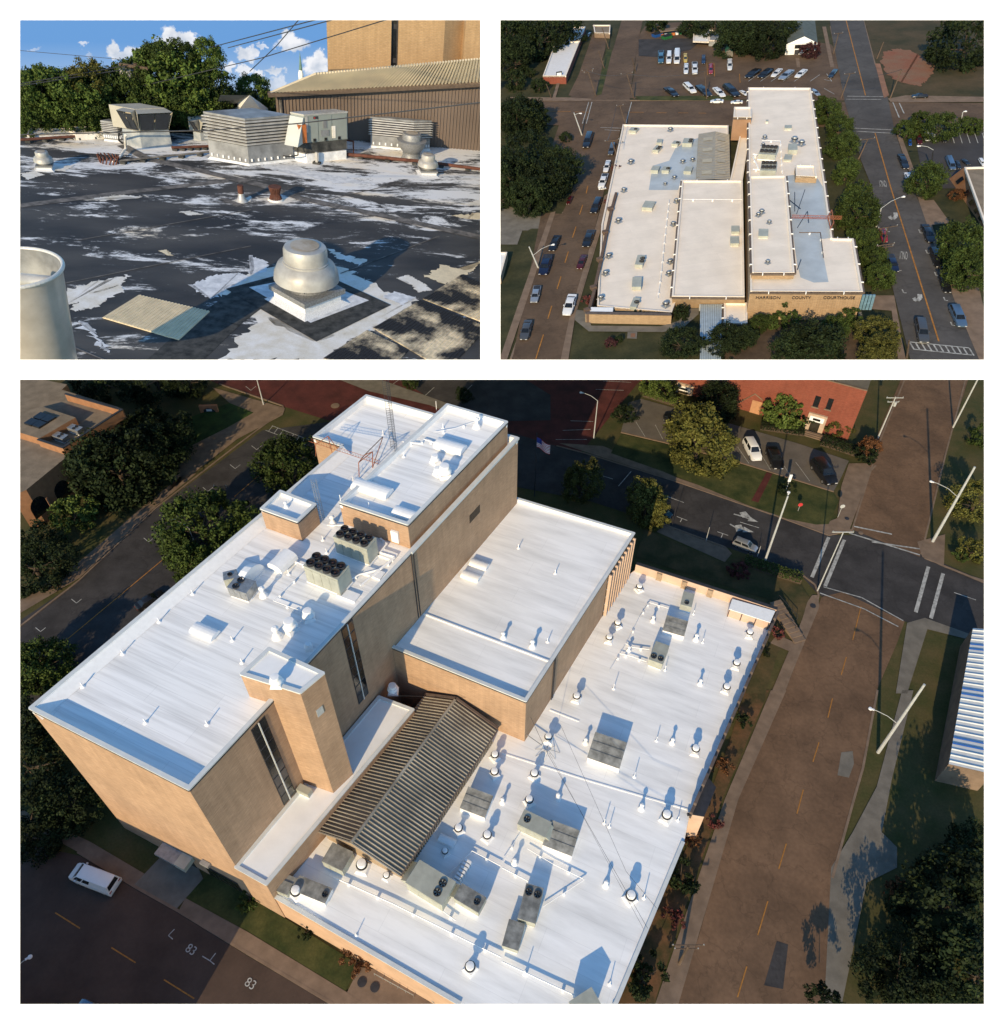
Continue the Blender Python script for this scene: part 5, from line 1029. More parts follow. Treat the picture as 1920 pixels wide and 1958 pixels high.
pole_px('short meter post beside the turn arrows', r2, (805, 638), (818, 582), r=.07, m=M_poleg, name='meter_post', cat='post')
pole_px('short meter post in front of the silver suv', r2, (1008, 698), (1020, 655), r=.07, m=M_poleg, name='meter_post', cat='post')
pole_px('short post under the right leafy tree', r2, (672, 575), (690, 500), r=.06, m=M_dark, name='meter_post', cat='post')
f = pole_px('dark flagpole behind the main block flying a striped flag', r2, (128, 460), (140, 210), r=.08, m=M_dark, name='flagpole', cat='flagpole')
fl = thing('flag', 'striped red and white flag with blue canton hanging from the dark pole', 'flag', g(r2(140, 228), 0)); bz = g(r2(128, 460)); ht = SITE.hgt(SITE.px(bz), r2(140, 228)); fl.location = (bz.x, bz.y, ht); fl.scale = (1.35, 1.35, 1.35)
M_fr, M_fw, M_fb = mat('flag_red', (.5, .04, .04), .8), mat('flag_white', (.7, .7, .68), .8), mat('flag_blue', (.03, .04, .2), .8)
for k in range(13):
    q = MB(); n = 8
    for i in range(n):
        x0, x1 = i*.22, (i+1)*.22; y0, y1 = .15*math.sin(x0*4), .15*math.sin(x1*4); z0, z1 = -.12*k-x0*.75, -.12*k-x1*.75; q.add([(x0, y0, z0), (x1, y1, z1), (x1, y1, z1-.12), (x0, y0, z0-.12)], [(0, 1, 2, 3)])
    obj('stripe', q, M_fr if k % 2 == 0 else M_fw, fl)
q = MB()
for i in range(3): x0, x1 = i*.22, (i+1)*.22; q.add([(x0, .15*math.sin(x0*4)-.02, -x0*.75), (x1, .15*math.sin(x1*4)-.02, -x1*.75), (x1, .15*math.sin(x1*4)-.02, -.84-x1*.75), (x0, .15*math.sin(x0*4)-.02, -.84-x0*.75)], [(0, 1, 2, 3)])
obj('canton', q, M_fb, fl)
def sign(label, fn, b, t, shape='oct', c=M_fr, name='road_sign'):
    base = g(fn(*b)); h = SITE.hgt(SITE.px(base), fn(*t)); o = thing(name, label, 'road sign', base, 0)
    obj('post', MB().tube((0, 0, 0), (0, 0, h), .04, 6), M_poleg, o); q = MB().lathe([(.42, -.02), (.42, .02)], 8 if shape == 'oct' else 24); q2 = MB(); q2.T = Matrix.Translation((0, -.08, h-.35)) @ Matrix.Rotation(math.pi/2, 4, 'X') @ Matrix.Rotation(.39, 4, 'Z'); q2.add(q.V, q.F)
    obj('sign_plate', q2, c, o); return o
sign('round grey sign plate on a post at the corner lawn', r2, (1325, 545), (1335, 490), 'round', M_poleg)
sign('small red and white sign standing in the corner lawn', r2, (1168, 520), (1180, 485), 'oct', M_fr)
o = thing('sign_board', 'bright white double board on a post beside the round hedge', 'sign', g(r2(1120, 440))); h_ = SITE.hgt(r2(1120, 440), r2(1138, 388)); obj('post', MB().tube((0, 0, 0), (0, 0, h_), .08, 6), M_poleg, o); obj('board', MB().box((0, 0, h_), (.5, .2, 1.6)), M_white, o)
# street furniture and small marks
for fn, u, v, lab, r_ in ((r1, 1248, 103, 'round pale ring cover on the red brick street', .9), (r2, 1362, 548, 'dark manhole on the corner pavement', .4), (r2, 1228, 893, 'dark manhole at the lower crossing corner', .45), (r3, 1354, 1155, 'dark manhole on the path at the bottom', .5), (r2, 1417, 605, 'manhole in the street mouth', .4), (r3, 1405, 1175, 'dark square drain beside the bottom path', .5)):
    o = obj('manhole_cover', MB().lathe([(r_, .0), (r_, .03), (r_*.7, .035)], 20), M_dark if 'dark' in lab else M_conc); o.location = g(fn(u, v), .14); tag(o, lab, 'manhole cover')
o = thing('stair_rail', 'dark handrails of the outside stair beyond the right corner', 'handrail', g(r2(1120, 960), .1)); L = o.location.copy()
for a, b in (((1090, 868), (1162, 950)), ((1080, 905), (1155, 990))):
    A, B = g(r2(*a), .1)-L, g(r2(*b), .1)-L; u = Vector((0, 0, 1)); obj('rail', MB().tube(A+u, B+u, .05, 5), M_dark, o)
    for k in range(5): p = A.lerp(B, k/4); obj('baluster', MB().tube(p, p+u, .035, 4), M_dark, o)
st = thing('outside_stair', 'concrete stair between the dark handrails', 'steps', g(r2(1120, 960), .1), hd(r2, (1090, 890), (1155, 975), .1))
for k in range(9): obj('step', MB().box((-3.+k*.8, 0, .1+.07*(8-k)), (.78, 1.9, .2+.14*(8-k))), M_conc, st)
rl = thing('handrail', 'zigzag handrail of the ramp at the bottom of the picture', 'handrail', g(r3(1450, 1120), .1)); L = rl.location.copy()
for a, b in (((1410, 1105), (1600, 1200)), ((1405, 1130), (1560, 1215)), ((1600, 1200), (1640, 1245))):
    A, B = g(r3(*a), .1)-L, g(r3(*b), .1)-L; u = Vector((0, 0, .9)); obj('rail', MB().tube(A+u, B+u, .05, 5), M_galv, rl)
    for k in range(6): p = A.lerp(B, k/5); obj('baluster', MB().tube(p, p+u, .03, 4), M_galv, rl)
o = obj('asphalt_patch', MB().poly([g(r4(*p), .1) for p in ((1085, 990), (1130, 1005), (1110, 1180), (1035, 1165))]), M_asph, kind='structure')
o = obj('asphalt_patch', MB().poly([g(r4(*p), .1) for p in ((1340, 245), (1385, 240), (1390, 290), (1370, 345), (1325, 335))]), M_concg, kind='structure')

# ---- trees and shrubs
TG = 'trees around the big white roof'
def tp_(label, fn, base, cx, cy, Rpx, kind='green', src='c', H=None, **kw):
    """tree from the crown's centre and radius in pixels: base pixel on the ground"""
    b = g(fn(*base)); q = fn(cx, cy); hc = max(1.5, SITE.hgt(SITE.px(b), q)); d = (Vector((b.x, b.y, hc))-Vector((0, 0, SITE.H))); dep = d.length; R_ = Rpx*dep/F/1.05
    return tree(label, b, R_, hc+R_*.7, kind, src, **kw)
k_ = .484
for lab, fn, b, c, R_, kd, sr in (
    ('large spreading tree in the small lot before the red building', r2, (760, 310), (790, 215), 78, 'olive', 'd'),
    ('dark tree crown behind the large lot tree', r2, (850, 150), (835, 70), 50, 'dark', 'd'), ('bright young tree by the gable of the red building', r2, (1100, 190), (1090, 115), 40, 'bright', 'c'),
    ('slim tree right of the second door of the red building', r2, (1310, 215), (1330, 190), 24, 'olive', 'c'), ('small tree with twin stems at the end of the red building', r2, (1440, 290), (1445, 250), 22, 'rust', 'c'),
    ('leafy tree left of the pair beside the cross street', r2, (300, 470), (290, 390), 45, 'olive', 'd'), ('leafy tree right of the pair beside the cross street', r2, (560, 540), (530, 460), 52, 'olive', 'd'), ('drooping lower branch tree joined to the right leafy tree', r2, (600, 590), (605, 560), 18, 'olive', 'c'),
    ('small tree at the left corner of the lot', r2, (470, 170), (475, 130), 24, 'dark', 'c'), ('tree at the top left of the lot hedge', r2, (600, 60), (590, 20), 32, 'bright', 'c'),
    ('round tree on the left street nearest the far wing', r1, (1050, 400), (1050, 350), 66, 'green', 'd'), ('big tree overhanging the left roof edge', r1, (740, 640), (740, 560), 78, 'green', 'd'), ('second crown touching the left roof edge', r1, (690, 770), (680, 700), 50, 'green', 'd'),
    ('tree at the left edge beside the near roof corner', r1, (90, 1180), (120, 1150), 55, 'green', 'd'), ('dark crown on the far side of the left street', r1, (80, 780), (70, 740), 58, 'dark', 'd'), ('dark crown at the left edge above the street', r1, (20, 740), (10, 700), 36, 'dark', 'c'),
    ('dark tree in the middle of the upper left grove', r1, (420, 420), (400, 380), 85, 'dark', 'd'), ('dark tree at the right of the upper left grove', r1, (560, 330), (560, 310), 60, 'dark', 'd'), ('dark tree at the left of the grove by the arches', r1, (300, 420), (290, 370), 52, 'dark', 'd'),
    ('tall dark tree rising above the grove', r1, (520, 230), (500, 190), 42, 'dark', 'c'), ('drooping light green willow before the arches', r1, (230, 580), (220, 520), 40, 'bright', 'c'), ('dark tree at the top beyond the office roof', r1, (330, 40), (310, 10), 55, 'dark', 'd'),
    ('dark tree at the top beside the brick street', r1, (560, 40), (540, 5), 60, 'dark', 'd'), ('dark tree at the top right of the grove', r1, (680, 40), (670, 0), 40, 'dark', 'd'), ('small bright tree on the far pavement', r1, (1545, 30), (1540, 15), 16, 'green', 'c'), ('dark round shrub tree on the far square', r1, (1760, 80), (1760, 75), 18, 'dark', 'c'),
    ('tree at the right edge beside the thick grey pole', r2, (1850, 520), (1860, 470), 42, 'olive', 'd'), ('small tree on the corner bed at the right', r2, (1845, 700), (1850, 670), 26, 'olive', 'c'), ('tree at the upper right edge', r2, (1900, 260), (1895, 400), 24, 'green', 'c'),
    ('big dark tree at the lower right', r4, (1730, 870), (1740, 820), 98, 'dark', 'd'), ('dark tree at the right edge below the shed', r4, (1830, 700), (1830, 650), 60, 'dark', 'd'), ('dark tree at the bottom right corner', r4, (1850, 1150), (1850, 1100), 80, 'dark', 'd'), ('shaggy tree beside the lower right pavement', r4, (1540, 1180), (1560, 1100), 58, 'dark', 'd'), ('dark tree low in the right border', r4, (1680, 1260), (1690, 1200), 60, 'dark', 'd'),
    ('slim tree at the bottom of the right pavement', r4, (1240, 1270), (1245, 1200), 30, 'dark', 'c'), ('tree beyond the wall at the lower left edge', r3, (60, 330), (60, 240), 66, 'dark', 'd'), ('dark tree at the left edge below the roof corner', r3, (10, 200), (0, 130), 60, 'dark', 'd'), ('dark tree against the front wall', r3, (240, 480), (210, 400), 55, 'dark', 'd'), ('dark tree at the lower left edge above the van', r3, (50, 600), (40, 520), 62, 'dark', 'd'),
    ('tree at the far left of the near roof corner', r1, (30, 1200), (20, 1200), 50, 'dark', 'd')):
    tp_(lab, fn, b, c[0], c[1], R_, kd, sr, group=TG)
SG = 'shrubs around the big white roof'
for lab, fn, b, Rm, kd in (('round pink flowering shrub by the tall lamp pole', r2, (932, 775), 1.9, 'pink'), ('pink flowering shrub right of the lower right pole', r4, (675, 905), 1.3, 'pink'), ('pink flowering shrub right of the edge hut', r4, (835, 535), 1.1, 'pink'), ('rusty shrub below the edge hut', r4, (745, 590), 1.5, 'rust'),
                           ('dark cone shrub in the dry strip near the top', r4, (940, 130), 1.3, 'dark'), ('dark cone shrub halfway down the dry strip', r4, (700, 760), 2.2, 'dark'), ('rust red shrub beyond the outside stair', r2, (1080, 1010), 1.3, 'pink'), ('small dark shrub in the upper dry strip', r2, (1040, 1085), .8, 'dark'),
                           ('round clipped hedge ball behind the white board', r2, (1115, 450), 1.7, 'dark'), ('shrub at the foot of the front wall beside the dark windows', r3, (915, 840), 1.6, 'green'), ('palm like shrub by the path at the bottom', r3, (1335, 1075), 1.7, 'rust'), ('small shrub against the front wall at the bottom', r3, (1140, 965), 1.1, 'dark'),
                           ('shrub under the twin stem tree', r2, (1430, 325), 2.4, 'dark'), ('shrub left of the pale door', r2, (1160, 190), 2.6, 'dark'), ('shrub beside the first door at the top', r2, (650, 80), 2.6, 'dark'), ('shrub on the corner bed at the far right', r2, (1800, 710), 1.4, 'green'), ('rusty shrub in the dry strip beside the roof', r4, (860, 310), 1.4, 'rust'), ('dark shrub at the bottom of the dry strip', r4, (555, 1150), 2.6, 'dark'), ('rusty shrub low in the right border', r4, (1545, 810), 1.6, 'rust')):
    bush(lab, g(fn(*b)), Rm, kind=kd, group=SG)
hedge('clipped hedge between the lamp pole and the crossing', [g(r2(*p)) for p in ((955, 725), (1040, 755), (1180, 800))], 1.8, 1.5)
hedge('dark hedge in front of the red brick building', [g(r2(*p)) for p in ((1260, 250), (1400, 295))], 2.6, 1.3, 'dark')
hedge('hedge left of the gable of the red brick building', [g(r2(*p)) for p in ((560, 60), (690, 100))], 2.2, 1.4, 'bright')
hedge('hedge right of the young tree', [g(r2(*p)) for p in ((1020, 190), (1190, 215))], 2.2, 1.3, 'dark')
# what stands over the street outside the picture at the lower left and shades it
o = thing('street_block', 'building across the lower left street, outside the picture', 'building', g((300, 2300)))
P0 = o.location.copy()
OFF = [o]
obj('wall', MB().prism([Pz(g(p)-P0, 13) for p in ((285, 2075), (-60, 2600), (-900, 2600), (-900, 1905))], 0), M_tan, o)
# =====================================================================================================
# PLACE TWO: the courthouse from the air, cream roofs (upper right picture)
# =====================================================================================================
S2 = SITE = Site((1150, 2366), 70.0, (957, 38.4, 1881.8, 687.7)); SITE.flat = .75
b1, b2, b3, b4 = zoom(955, 36, .24422), zoom(1420, 36, .2437), zoom(955, 360, .24422), zoom(1420, 360, .2437); g = SITE.g
M_cream = mat('cream_roof_membrane', (.82, .73, .62), .7, .06, .3, fine=.03, seam=(0., 22., 2.4, .9))
M_bluish = mat('pale_blue_roof', (.42, .47, .5), .45, .12, .25)  # pale blue roof tone, smoother than the cream
M_brownb = mat('brown_ground_asphalt', (.11, .072, .045), .9, .25, .12, fine=.2, crack=.12)
M_gasph = mat('grey_street_asphalt', (.075, .07, .066), .9, .25, .12, fine=.2, crack=.1)
M_dgrass = mat('dark_lawn', (.035, .042, .014), .95, .35, .2, fine=.35, c2=(.06, .055, .022))
M_red2 = mat('red_clay', (.3, .115, .065), .95, .25, .2, fine=.3, c2=(.2, .12, .075))
flat('ground', [(700, -60), (2200, -60), (2200, 900), (700, 900)], 0, M_dgrass)
flat('parking_lot', R(b1, (1020, 620), (1060, 400), (1080, 150), (1150, 40), (1500, 20), (2600, 200), (2750, 430), (2700, 640)), .05, M_brownb)
flat('street', R(b1, (80, 645), (1830, 640), (3900, 660), (3900, 860), (1830, 840), (100, 830)), .1, M_brownb)
flat('street', R(b1, (530, 640), (890, 240), (960, 0), (1140, -60), (1080, 200), (1020, 620), (1040, 860), (900, 860), (640, 1330), (300, 1330)), .12, M_brownb)
flat('street', R(b3, (330, 190), (490, 200), (650, -140), (860, -140), (480, 1400), (90, 1400)), .14, M_brownb)
flat('street', R(b1, (750, 850), (950, 850), (870, 1340), (560, 1340)), .13, M_brownb)
flat('driveway', R(b1, (540, 600), (620, 440), (730, 120), (840, 120), (830, 230), (720, 620)), .08, M_brownb)
flat('street', R(b2, (680, -30), (940, -30), (1035, 350), (1140, 620), (1190, 860), (1340, 1330))+R(b4, (1480, 340), (1680, 870), (1890, 1400), (1330, 1400), (1200, 870), (1060, 300), (1020, 0))+R(b2, (930, 1110), (800, 640), (760, 430), (700, 120)), .16, M_gasph)
flat('lawn', R(b2, (950, -30), (2100, -30), (2100, 640), (1140, 620), (1035, 340)), .06, mat('patchy_lawn', (.05, .048, .018), .95, .3, .12, c2=(.085, .06, .03), fine=.3))
def rag(name, pts, z, m, jx=.45, n=9, sd=3):
    r = random.Random(sd); P = [g(p, z) for p in pts]; q = []
    for i in range(len(P)):
        a, b = P[i], P[(i+1) % len(P)]
        for k in range(n): p = a.lerp(b, k/n); q.append(p+Vector((r.gauss(0, jx*.5), r.gauss(0, jx), 0)))
    o = obj(name, MB().poly(q), m); o['kind'] = 'structure'; return o
rag('bare_clay', R(b2, (1085, 340), (1110, 255), (1200, 235), (1290, 235), (1390, 290), (1510, 350), (1500, 420), (1430, 490), (1400, 530), (1250, 500), (1180, 470), (1110, 400)), .09, M_red2)
flat('sidewalk', R(b2, (1040, 350), (1080, 350), (1150, 600), (1110, 620)), .2, mat('clay_stained_walk', (.25, .13, .08), .9, .2, .6))
flat('sidewalk', R(b2, (1140, 625), (1280, 600), (2100, 615), (2100, 650), (1240, 655), (1160, 650)), .2, M_conc)
flat('parking_lot', R(b2, (1350, 900), (1900, 890), (2100, 900), (2100, 1330), (1560, 1330), (1400, 1170)), .07, mat('dark_lot_asphalt', (.05, .048, .05), .9, .15, .2))
flat('sidewalk', R(b2, (1195, 870), (1230, 870), (1400, 1330))+R(b4, (1500, 330), (1660, 690), (1760, 1000), (1900, 1400), (1880, 1400), (1660, 870), (1480, 380), (1350, 0)), .19, M_conc)
flat('driveway', R(b4, (1380, 100), (1500, 90), (1630, 270), (1480, 290)), .1, M_conc)
flat('driveway', R(b4, (1640, 780), (1850, 750), (2000, 1400), (1890, 1400)), .12, M_conc)
flat('path', R(b2, (625, 60), (655, 60), (720, 380), (690, 380)), .1, M_conc)
flat('path', R(b2, (415, 305), (445, 305), (452, 380), (428, 380)), .1, M_conc)
flat('sidewalk', R(b1, (80, 612), (540, 615), (720, 625), (720, 642), (80, 640)), .18, M_conc); flat('path', R(b1, (450, 500), (475, 500), (440, 615), (415, 615)), .19, M_conc)
flat('lawn', R(b1, (840, 240), (885, 240), (800, 590), (760, 600), (800, 400)), .15, M_grassg); flat('lawn', R(b1, (1060, 605), (1830, 600), (1830, 638), (1100, 638)), .15, M_grassg)
flat('sidewalk', R(b3, (820, 60), (880, 20), (760, 400), (600, 960), (540, 1340), (480, 1340), (560, 960), (680, 560)), .17, M_conc)
flat('sidewalk', R(b3, (400, 190), (440, 180), (300, 620), (60, 1340), (0, 1340), (150, 900)), .17, M_conc)
flat('driveway', R(b3, (-60, 90), (100, 150), (400, 200), (480, 200), (430, 330), (180, 330), (140, 440), (-60, 440)), .11, M_concg)
flat('lawn', R(b3, (160, 440), (190, 350), (250, 315), (350, 315), (430, 340), (340, 520), (300, 620), (30, 1340), (-60, 1340), (-60, 900)), .12, M_dgrass)
flat('path', R(b3, (600, 950), (680, 960), (720, 1075), (1260, 1080), (1400, 1040), (1500, 940), (1565, 940), (1560, 985), (1440, 1090), (1280, 1125), (700, 1120), (590, 1030)), .16, M_concg)
flat('path', R(b3, (1005, 1125), (1080, 1125), (1075, 1178), (1000, 1175)), .17, M_concg); flat('path', R(b3, (1030, 1135), (1065, 1135), (1062, 1165), (1028, 1165)), .2, M_red2)
flat('sidewalk', R(b4, (975, 840), (1190, 840), (1280, 1340), (1220, 1340), (1170, 960), (985, 945)), .15, M_conc)
flat('path', R(b4, (905, 970), (935, 970), (990, 1340), (945, 1340)), .14, M_concg); flat('soil_bed', R(b4, (0, 1060), (500, 1050), (900, 1060), (950, 1400), (-200, 1400)), .05, mat('dark_brown_earth', (.075, .05, .03), .95, .3, .4, fine=.3))  # bed in a plain dark brown earth colour
flat('mud', R(b1, (1090, 160), (1600, 150), (1500, 240), (1250, 300), (1090, 290)), .08, M_asph)
for p in (R(b1, (80, 643), (1830, 638)), R(b3, (880, 20), (600, 960), (485, 1340)), R(b3, (500, 190), (90, 1340)), R(b2, (690, 60), (765, 440), (800, 625)), R(b4, (1090, 380), (1330, 1340)), R(b4, (1480, 340), (1680, 870), (1860, 1340)), R(b2, (945, 0), (1035, 345), (1110, 620))): kerb(p, .35)
PG = 'painted lines of the courthouse streets'
def pt2(name, label, segs, wd, m=None, z=.2): return paint(name, label, segs, wd, m, z, group=PG)
pt2('centre_line', 'yellow centre line of the wide grey street', [R(b2, (810, 0), (965, 600)), R(b2, (1040, 895), (1165, 1330)), R(b4, (1165, 0), (1540, 1200))], .22, M_yell)
for k, s in enumerate((((345, 1145), (285, 1335)), ((410, 920), (380, 1020)), ((482, 690), (452, 788)), ((540, 495), (514, 582)), ((600, 300), (573, 385)), ((652, 130), (628, 205)), ((692, -20), (680, 40)))): pt2('centre_dash', 'yellow dash of the left street, '+('nearest', 'second', 'third', 'fourth', 'fifth', 'sixth', 'farthest')[k]+' from the bottom', [R(b3, *s)], .2, M_yell)
pt2('centre_line', 'faint yellow line of the back street left of the junction', [R(b1, (330, 722), (560, 725)), R(b1, (590, 728), (700, 730))], .2, M_yell)
pt2('centre_line', 'faint yellow line of the back street right of the junction', [R(b1, (1020, 730), (1130, 731)), R(b1, (1230, 733), (1310, 735)), R(b1, (1400, 735), (1480, 736)), R(b1, (1560, 737), (1620, 738))], .2, M_yell)
pt2('crosswalk', 'white lines of the crossing at the far junction of the grey street', [R(b2, (820, 606), (1105, 610)), R(b2, (815, 630), (1090, 632)), R(b2, (880, 857), (1195, 872)), R(b2, (895, 882), (1195, 898)), R(b2, (1230, 660), (1268, 742)), R(b2, (1180, 655), (1230, 775))], .25)
pt2('crosswalk', 'white lines of the crossing by the left junction', [R(b1, (700, 650), (650, 820)), R(b1, (725, 650), (680, 820)), R(b1, (1035, 650), (990, 820)), R(b1, (825, 868), (945, 876)), R(b1, (790, 850), (960, 856))], .2)
pt2('crosswalk', 'ladder crosswalk at the bottom right of the grey street', [R(b4, (1310, 1205), (1780, 1252)), R(b4, (1340, 1262), (1800, 1308))]+[R(b4, (1310+k*47, 1205+k*5), (1345+k*47, 1262+k*5)) for k in range(11)], .22)
for k, (u, v) in enumerate(((1300, 25), (1135, 335), (1395, 345), (1450, 505), (1225, 640), (1520, 680), (1265, 815), (1590, 875), (1645, 1070))): pt2('parking_tick', 'white parking tick on the near grey street, '+('by the top tree', 'by the red car', 'by the first black car', 'by the second black car', 'by the navy car', 'by the third black car', 'left, below the navy car', 'below the third black car', 'beside the slate suv')[k], [R(b4, (u-12, v-22), (u, v+5), (u+22, v+5))], .2)
pt2('parking_lines', 'white slanting bay lines before the white house', [R(b2, (a, 430+8), (a-75, 490)) for a in (120, 215, 300, 395, 480, 605)]+[R(b2, (640, 475), (700, 490), (660, 430)), R(b2, (640, 545), (720, 590))], .16)
pt2('parking_lines', 'bay lines around the red car in the far lot', [R(b1, (1625, 345), (1680, 345), (1685, 450)), R(b1, (1625, 345), (1630, 440)), R(b1, (1700, 190), (1702, 280)), R(b1, (1880, 430), (1885, 500))], .15, M_yell)
pt2('parking_lines', 'white bay lines in the dark lot on the right', [R(b2, (1640+k*60, 895), (1662+k*62, 975)) for k in range(5)], .15)
s_ = stencil('ONLY', 'white ONLY lettering on the grey street, farther one', b2(1128, 1290), b2(1070, 1290), None, .21, dy=8.); s_['group'] = PG
s_ = stencil('ONLY', 'white ONLY lettering on the grey street, nearer one', b4(1295, 525), b4(1230, 520), None, .21, dy=8.); s_['group'] = PG
for (u, v), lab in (((1175, 220), 'white curved turn arrow near the street lamp'), ((1365, 860), 'white curved turn arrow nearest the bottom')):
    o = thing('turn_arrow', lab, 'road marking', g(b4(u, v)), 0, 'turn arrows on the grey street'); P0 = o.location.copy(); mb = MB()
    for s in (((u+25, v-30), (u+28, v), (u+5, v+22), (u-18, v+12)),): strip([g(b4(*p), .22)-P0 for p in s], .7, 0, mb)
    mb.poly([g(b4(*p), .225)-P0 for p in ((u-35, v+5), (u-8, v-8), (u-5, v+30))]); obj('paint', mb, M_paint, o)
# ---- courthouse: roofs at their heights, walls from the roof corners to their feet
M_wall2 = brickmat('courthouse_tan_brick', (.4, .28, .17), (.36, .25, .15), (.3, .21, .13), 1., .5, .16, .02, .1)
M_trim2 = mat('brown_gutter_trim', (.12, .09, .07), .6, .2)
def block2(name, label, fnpts, z1, feet=None, z0=0, deck=None, trim=(), cat='building', wall=None, ph=.25, bolts=True):
    P = [g(p, z1) for p in fnpts]; o = thing(name, label, cat, Pz(P[0], 0)); L = o.location.copy(); q = MB(); n = len(P); lo = [g(p, z0) for p in feet] if feet else [Pz(p, z0) for p in P]
    for i in range(n): j = (i+1) % n; q.add([P[i]-L, P[j]-L, lo[j]-L, lo[i]-L], [(0, 1, 2, 3)])
    obj('wall', q, wall or M_wall2, o); obj('roof', MB().poly([Pz(p-L, z1-ph) for p in P]), deck or M_cream, o)
    for i in range(n):
        a, b = P[i]-L, P[(i+1) % n]-L; d = b-a; nr = Vector((-d.y, d.x, 0)).normalized(); nr = nr if area(P) > 0 else -nr
        mb = MB(); wall_slab(mb, a, b, z1-ph-.05, z1+.05+.004*i, nr, .3); obj('parapet', mb, M_cream, o)
        if i in trim:
            mb = MB(); wall_slab(mb, a-nr*.3, b-nr*.3, z1-.35, z1-.06+.003*i, nr, .3); obj('fascia', mb, M_trim2, o); k = max(2, int(d.length/5))
            for m in range(k): p = a+d*(m+.5)/k; obj('coping_clip', wall_slab(MB(), p-d.normalized()*.06-nr*.35, p+d.normalized()*.06-nr*.35, z1-.3, z1+.1, nr, .4), M_coat, o)
    return o
ZL, ZM, ZT, ZN = 1.3, 5.0, 2.8, 6.1
ct = block2('courthouse_wing', 'high cream roofed court block with lettering on its front wall', R(b4, (60, 808), (945, 812), (870, 395), (705, 392), (650, 0))+R(b2, (535, 542), (45, 540))+R(b2, (50, 1250)), ZM, None, 0, trim=(0, 1, 2, 3, 4, 5, 6), deck=M_cream)
q = MB().poly([g(b4(*p), ZM-.24)-ct.location for p in ((455, 700), (430, 600), (370, 200), (350, -100), (560, -120), (640, 0), (690, 390), (610, 400), (640, 560), (675, 735), (560, 740))]); obj('blue_roof_patch', q, M_bluish, ct, label='pale blue patch of the roof')
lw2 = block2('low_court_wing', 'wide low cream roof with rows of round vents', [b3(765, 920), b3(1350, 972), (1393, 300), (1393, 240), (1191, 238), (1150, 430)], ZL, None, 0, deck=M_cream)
obj('blue_roof_patch', MB().poly([g(b1(*p), ZL-.24)-lw2.location for p in ((1170, 1340), (1200, 1150), (1330, 1110), (1380, 1010), (1480, 960), (1560, 930), (1540, 1260), (1420, 1260), (1400, 1340))]), M_bluish, lw2, label='pale blue patch beside the ribbed hall')
q = MB(); P = [g(b3(*p), ZL+.4)-lw2.location for p in ((675, 985), (1348, 997), (1348, 968), (690, 930))]
e1 = [g(b3(*p), ZL+.4)-lw2.location for p in ((905, 30), (860, 190), (820, 380), (775, 600), (725, 820), (678, 985))]
for a, b in zip(e1, e1[1:]): d = b-a; obj('screen_wall', wall_slab(MB(), a, b, 0, ZL+.4, Vector((-d.y, d.x, 0)), .5), mat('brown_screen', (.13, .085, .06), .8, .15, 1), lw2); m_ = a.lerp(b, .8); obj('screen_pier', MB().box(Pz(m_, ZL+.3), (.9, .9, .6), .3), mat('brown_screen', (.13, .085, .06)), lw2)
obj('screen_wall', wall_slab(MB(), P[0], P[1], 0, ZL+.4, Vector((0, 1, 0)), .5), M_wall2, lw2); obj('screen_cap', wall_slab(MB(), P[0]-Vector((0, .1, 0)), P[1]-Vector((0, .1, 0)), ZL+.41, ZL+.5, Vector((0, 1, 0)), .8), M_trim2, lw2)
obj('corner_box', MB().prism([g(b3(*p), ZL+.4)-lw2.location for p in ((705, 975), (885, 978), (892, 932), (710, 930))], ZL-.2), M_coat, lw2, label='long white topped box at the near corner')
tht = block2('theatre_roof_block', 'cream roofed theatre block between the low roof and the court block', R(b3, (1350, 845), (1920, 850))+R(b1, (1905, 1265), (1430, 1265)), ZT, [b3(1358, 935), b3(1920, 940), b1(1905, 1320), b1(1440, 1320)], 0, trim=(0, 3, 2))
pn2 = block2('penthouse_block', 'long cream roofed penthouse on the court block', R(b4, (75, 662), (408, 662), (340, -100), (55, -95)), ZN, None, ZM, trim=(0, 1, 3))
tw2 = block2('brown_tower', 'brown brick tower with cream cap behind the ribbed hall', R(b1, (1832, 770), (1975, 770), (1975, 690), (1838, 690)), ZN, None, ZL, deck=M_cream, wall=mat('brown_tower_wall', (.3, .18, .11), .9, .08, .8), trim=(0,))
an2 = block2('annex_strip', 'narrow cream roof strip behind the ribbed hall', R(b1, (1805, 1265), (1905, 1265), (1975, 780), (1900, 830)), ZL+.8, None, ZL)
sh2 = block2('stair_block', 'small cream topped brick stair head at the edge of the court roof', R(b2, (420, 1232), (585, 1238), (572, 1150), (415, 1148)), ZM+1., None, ZM-.2, trim=(2,))
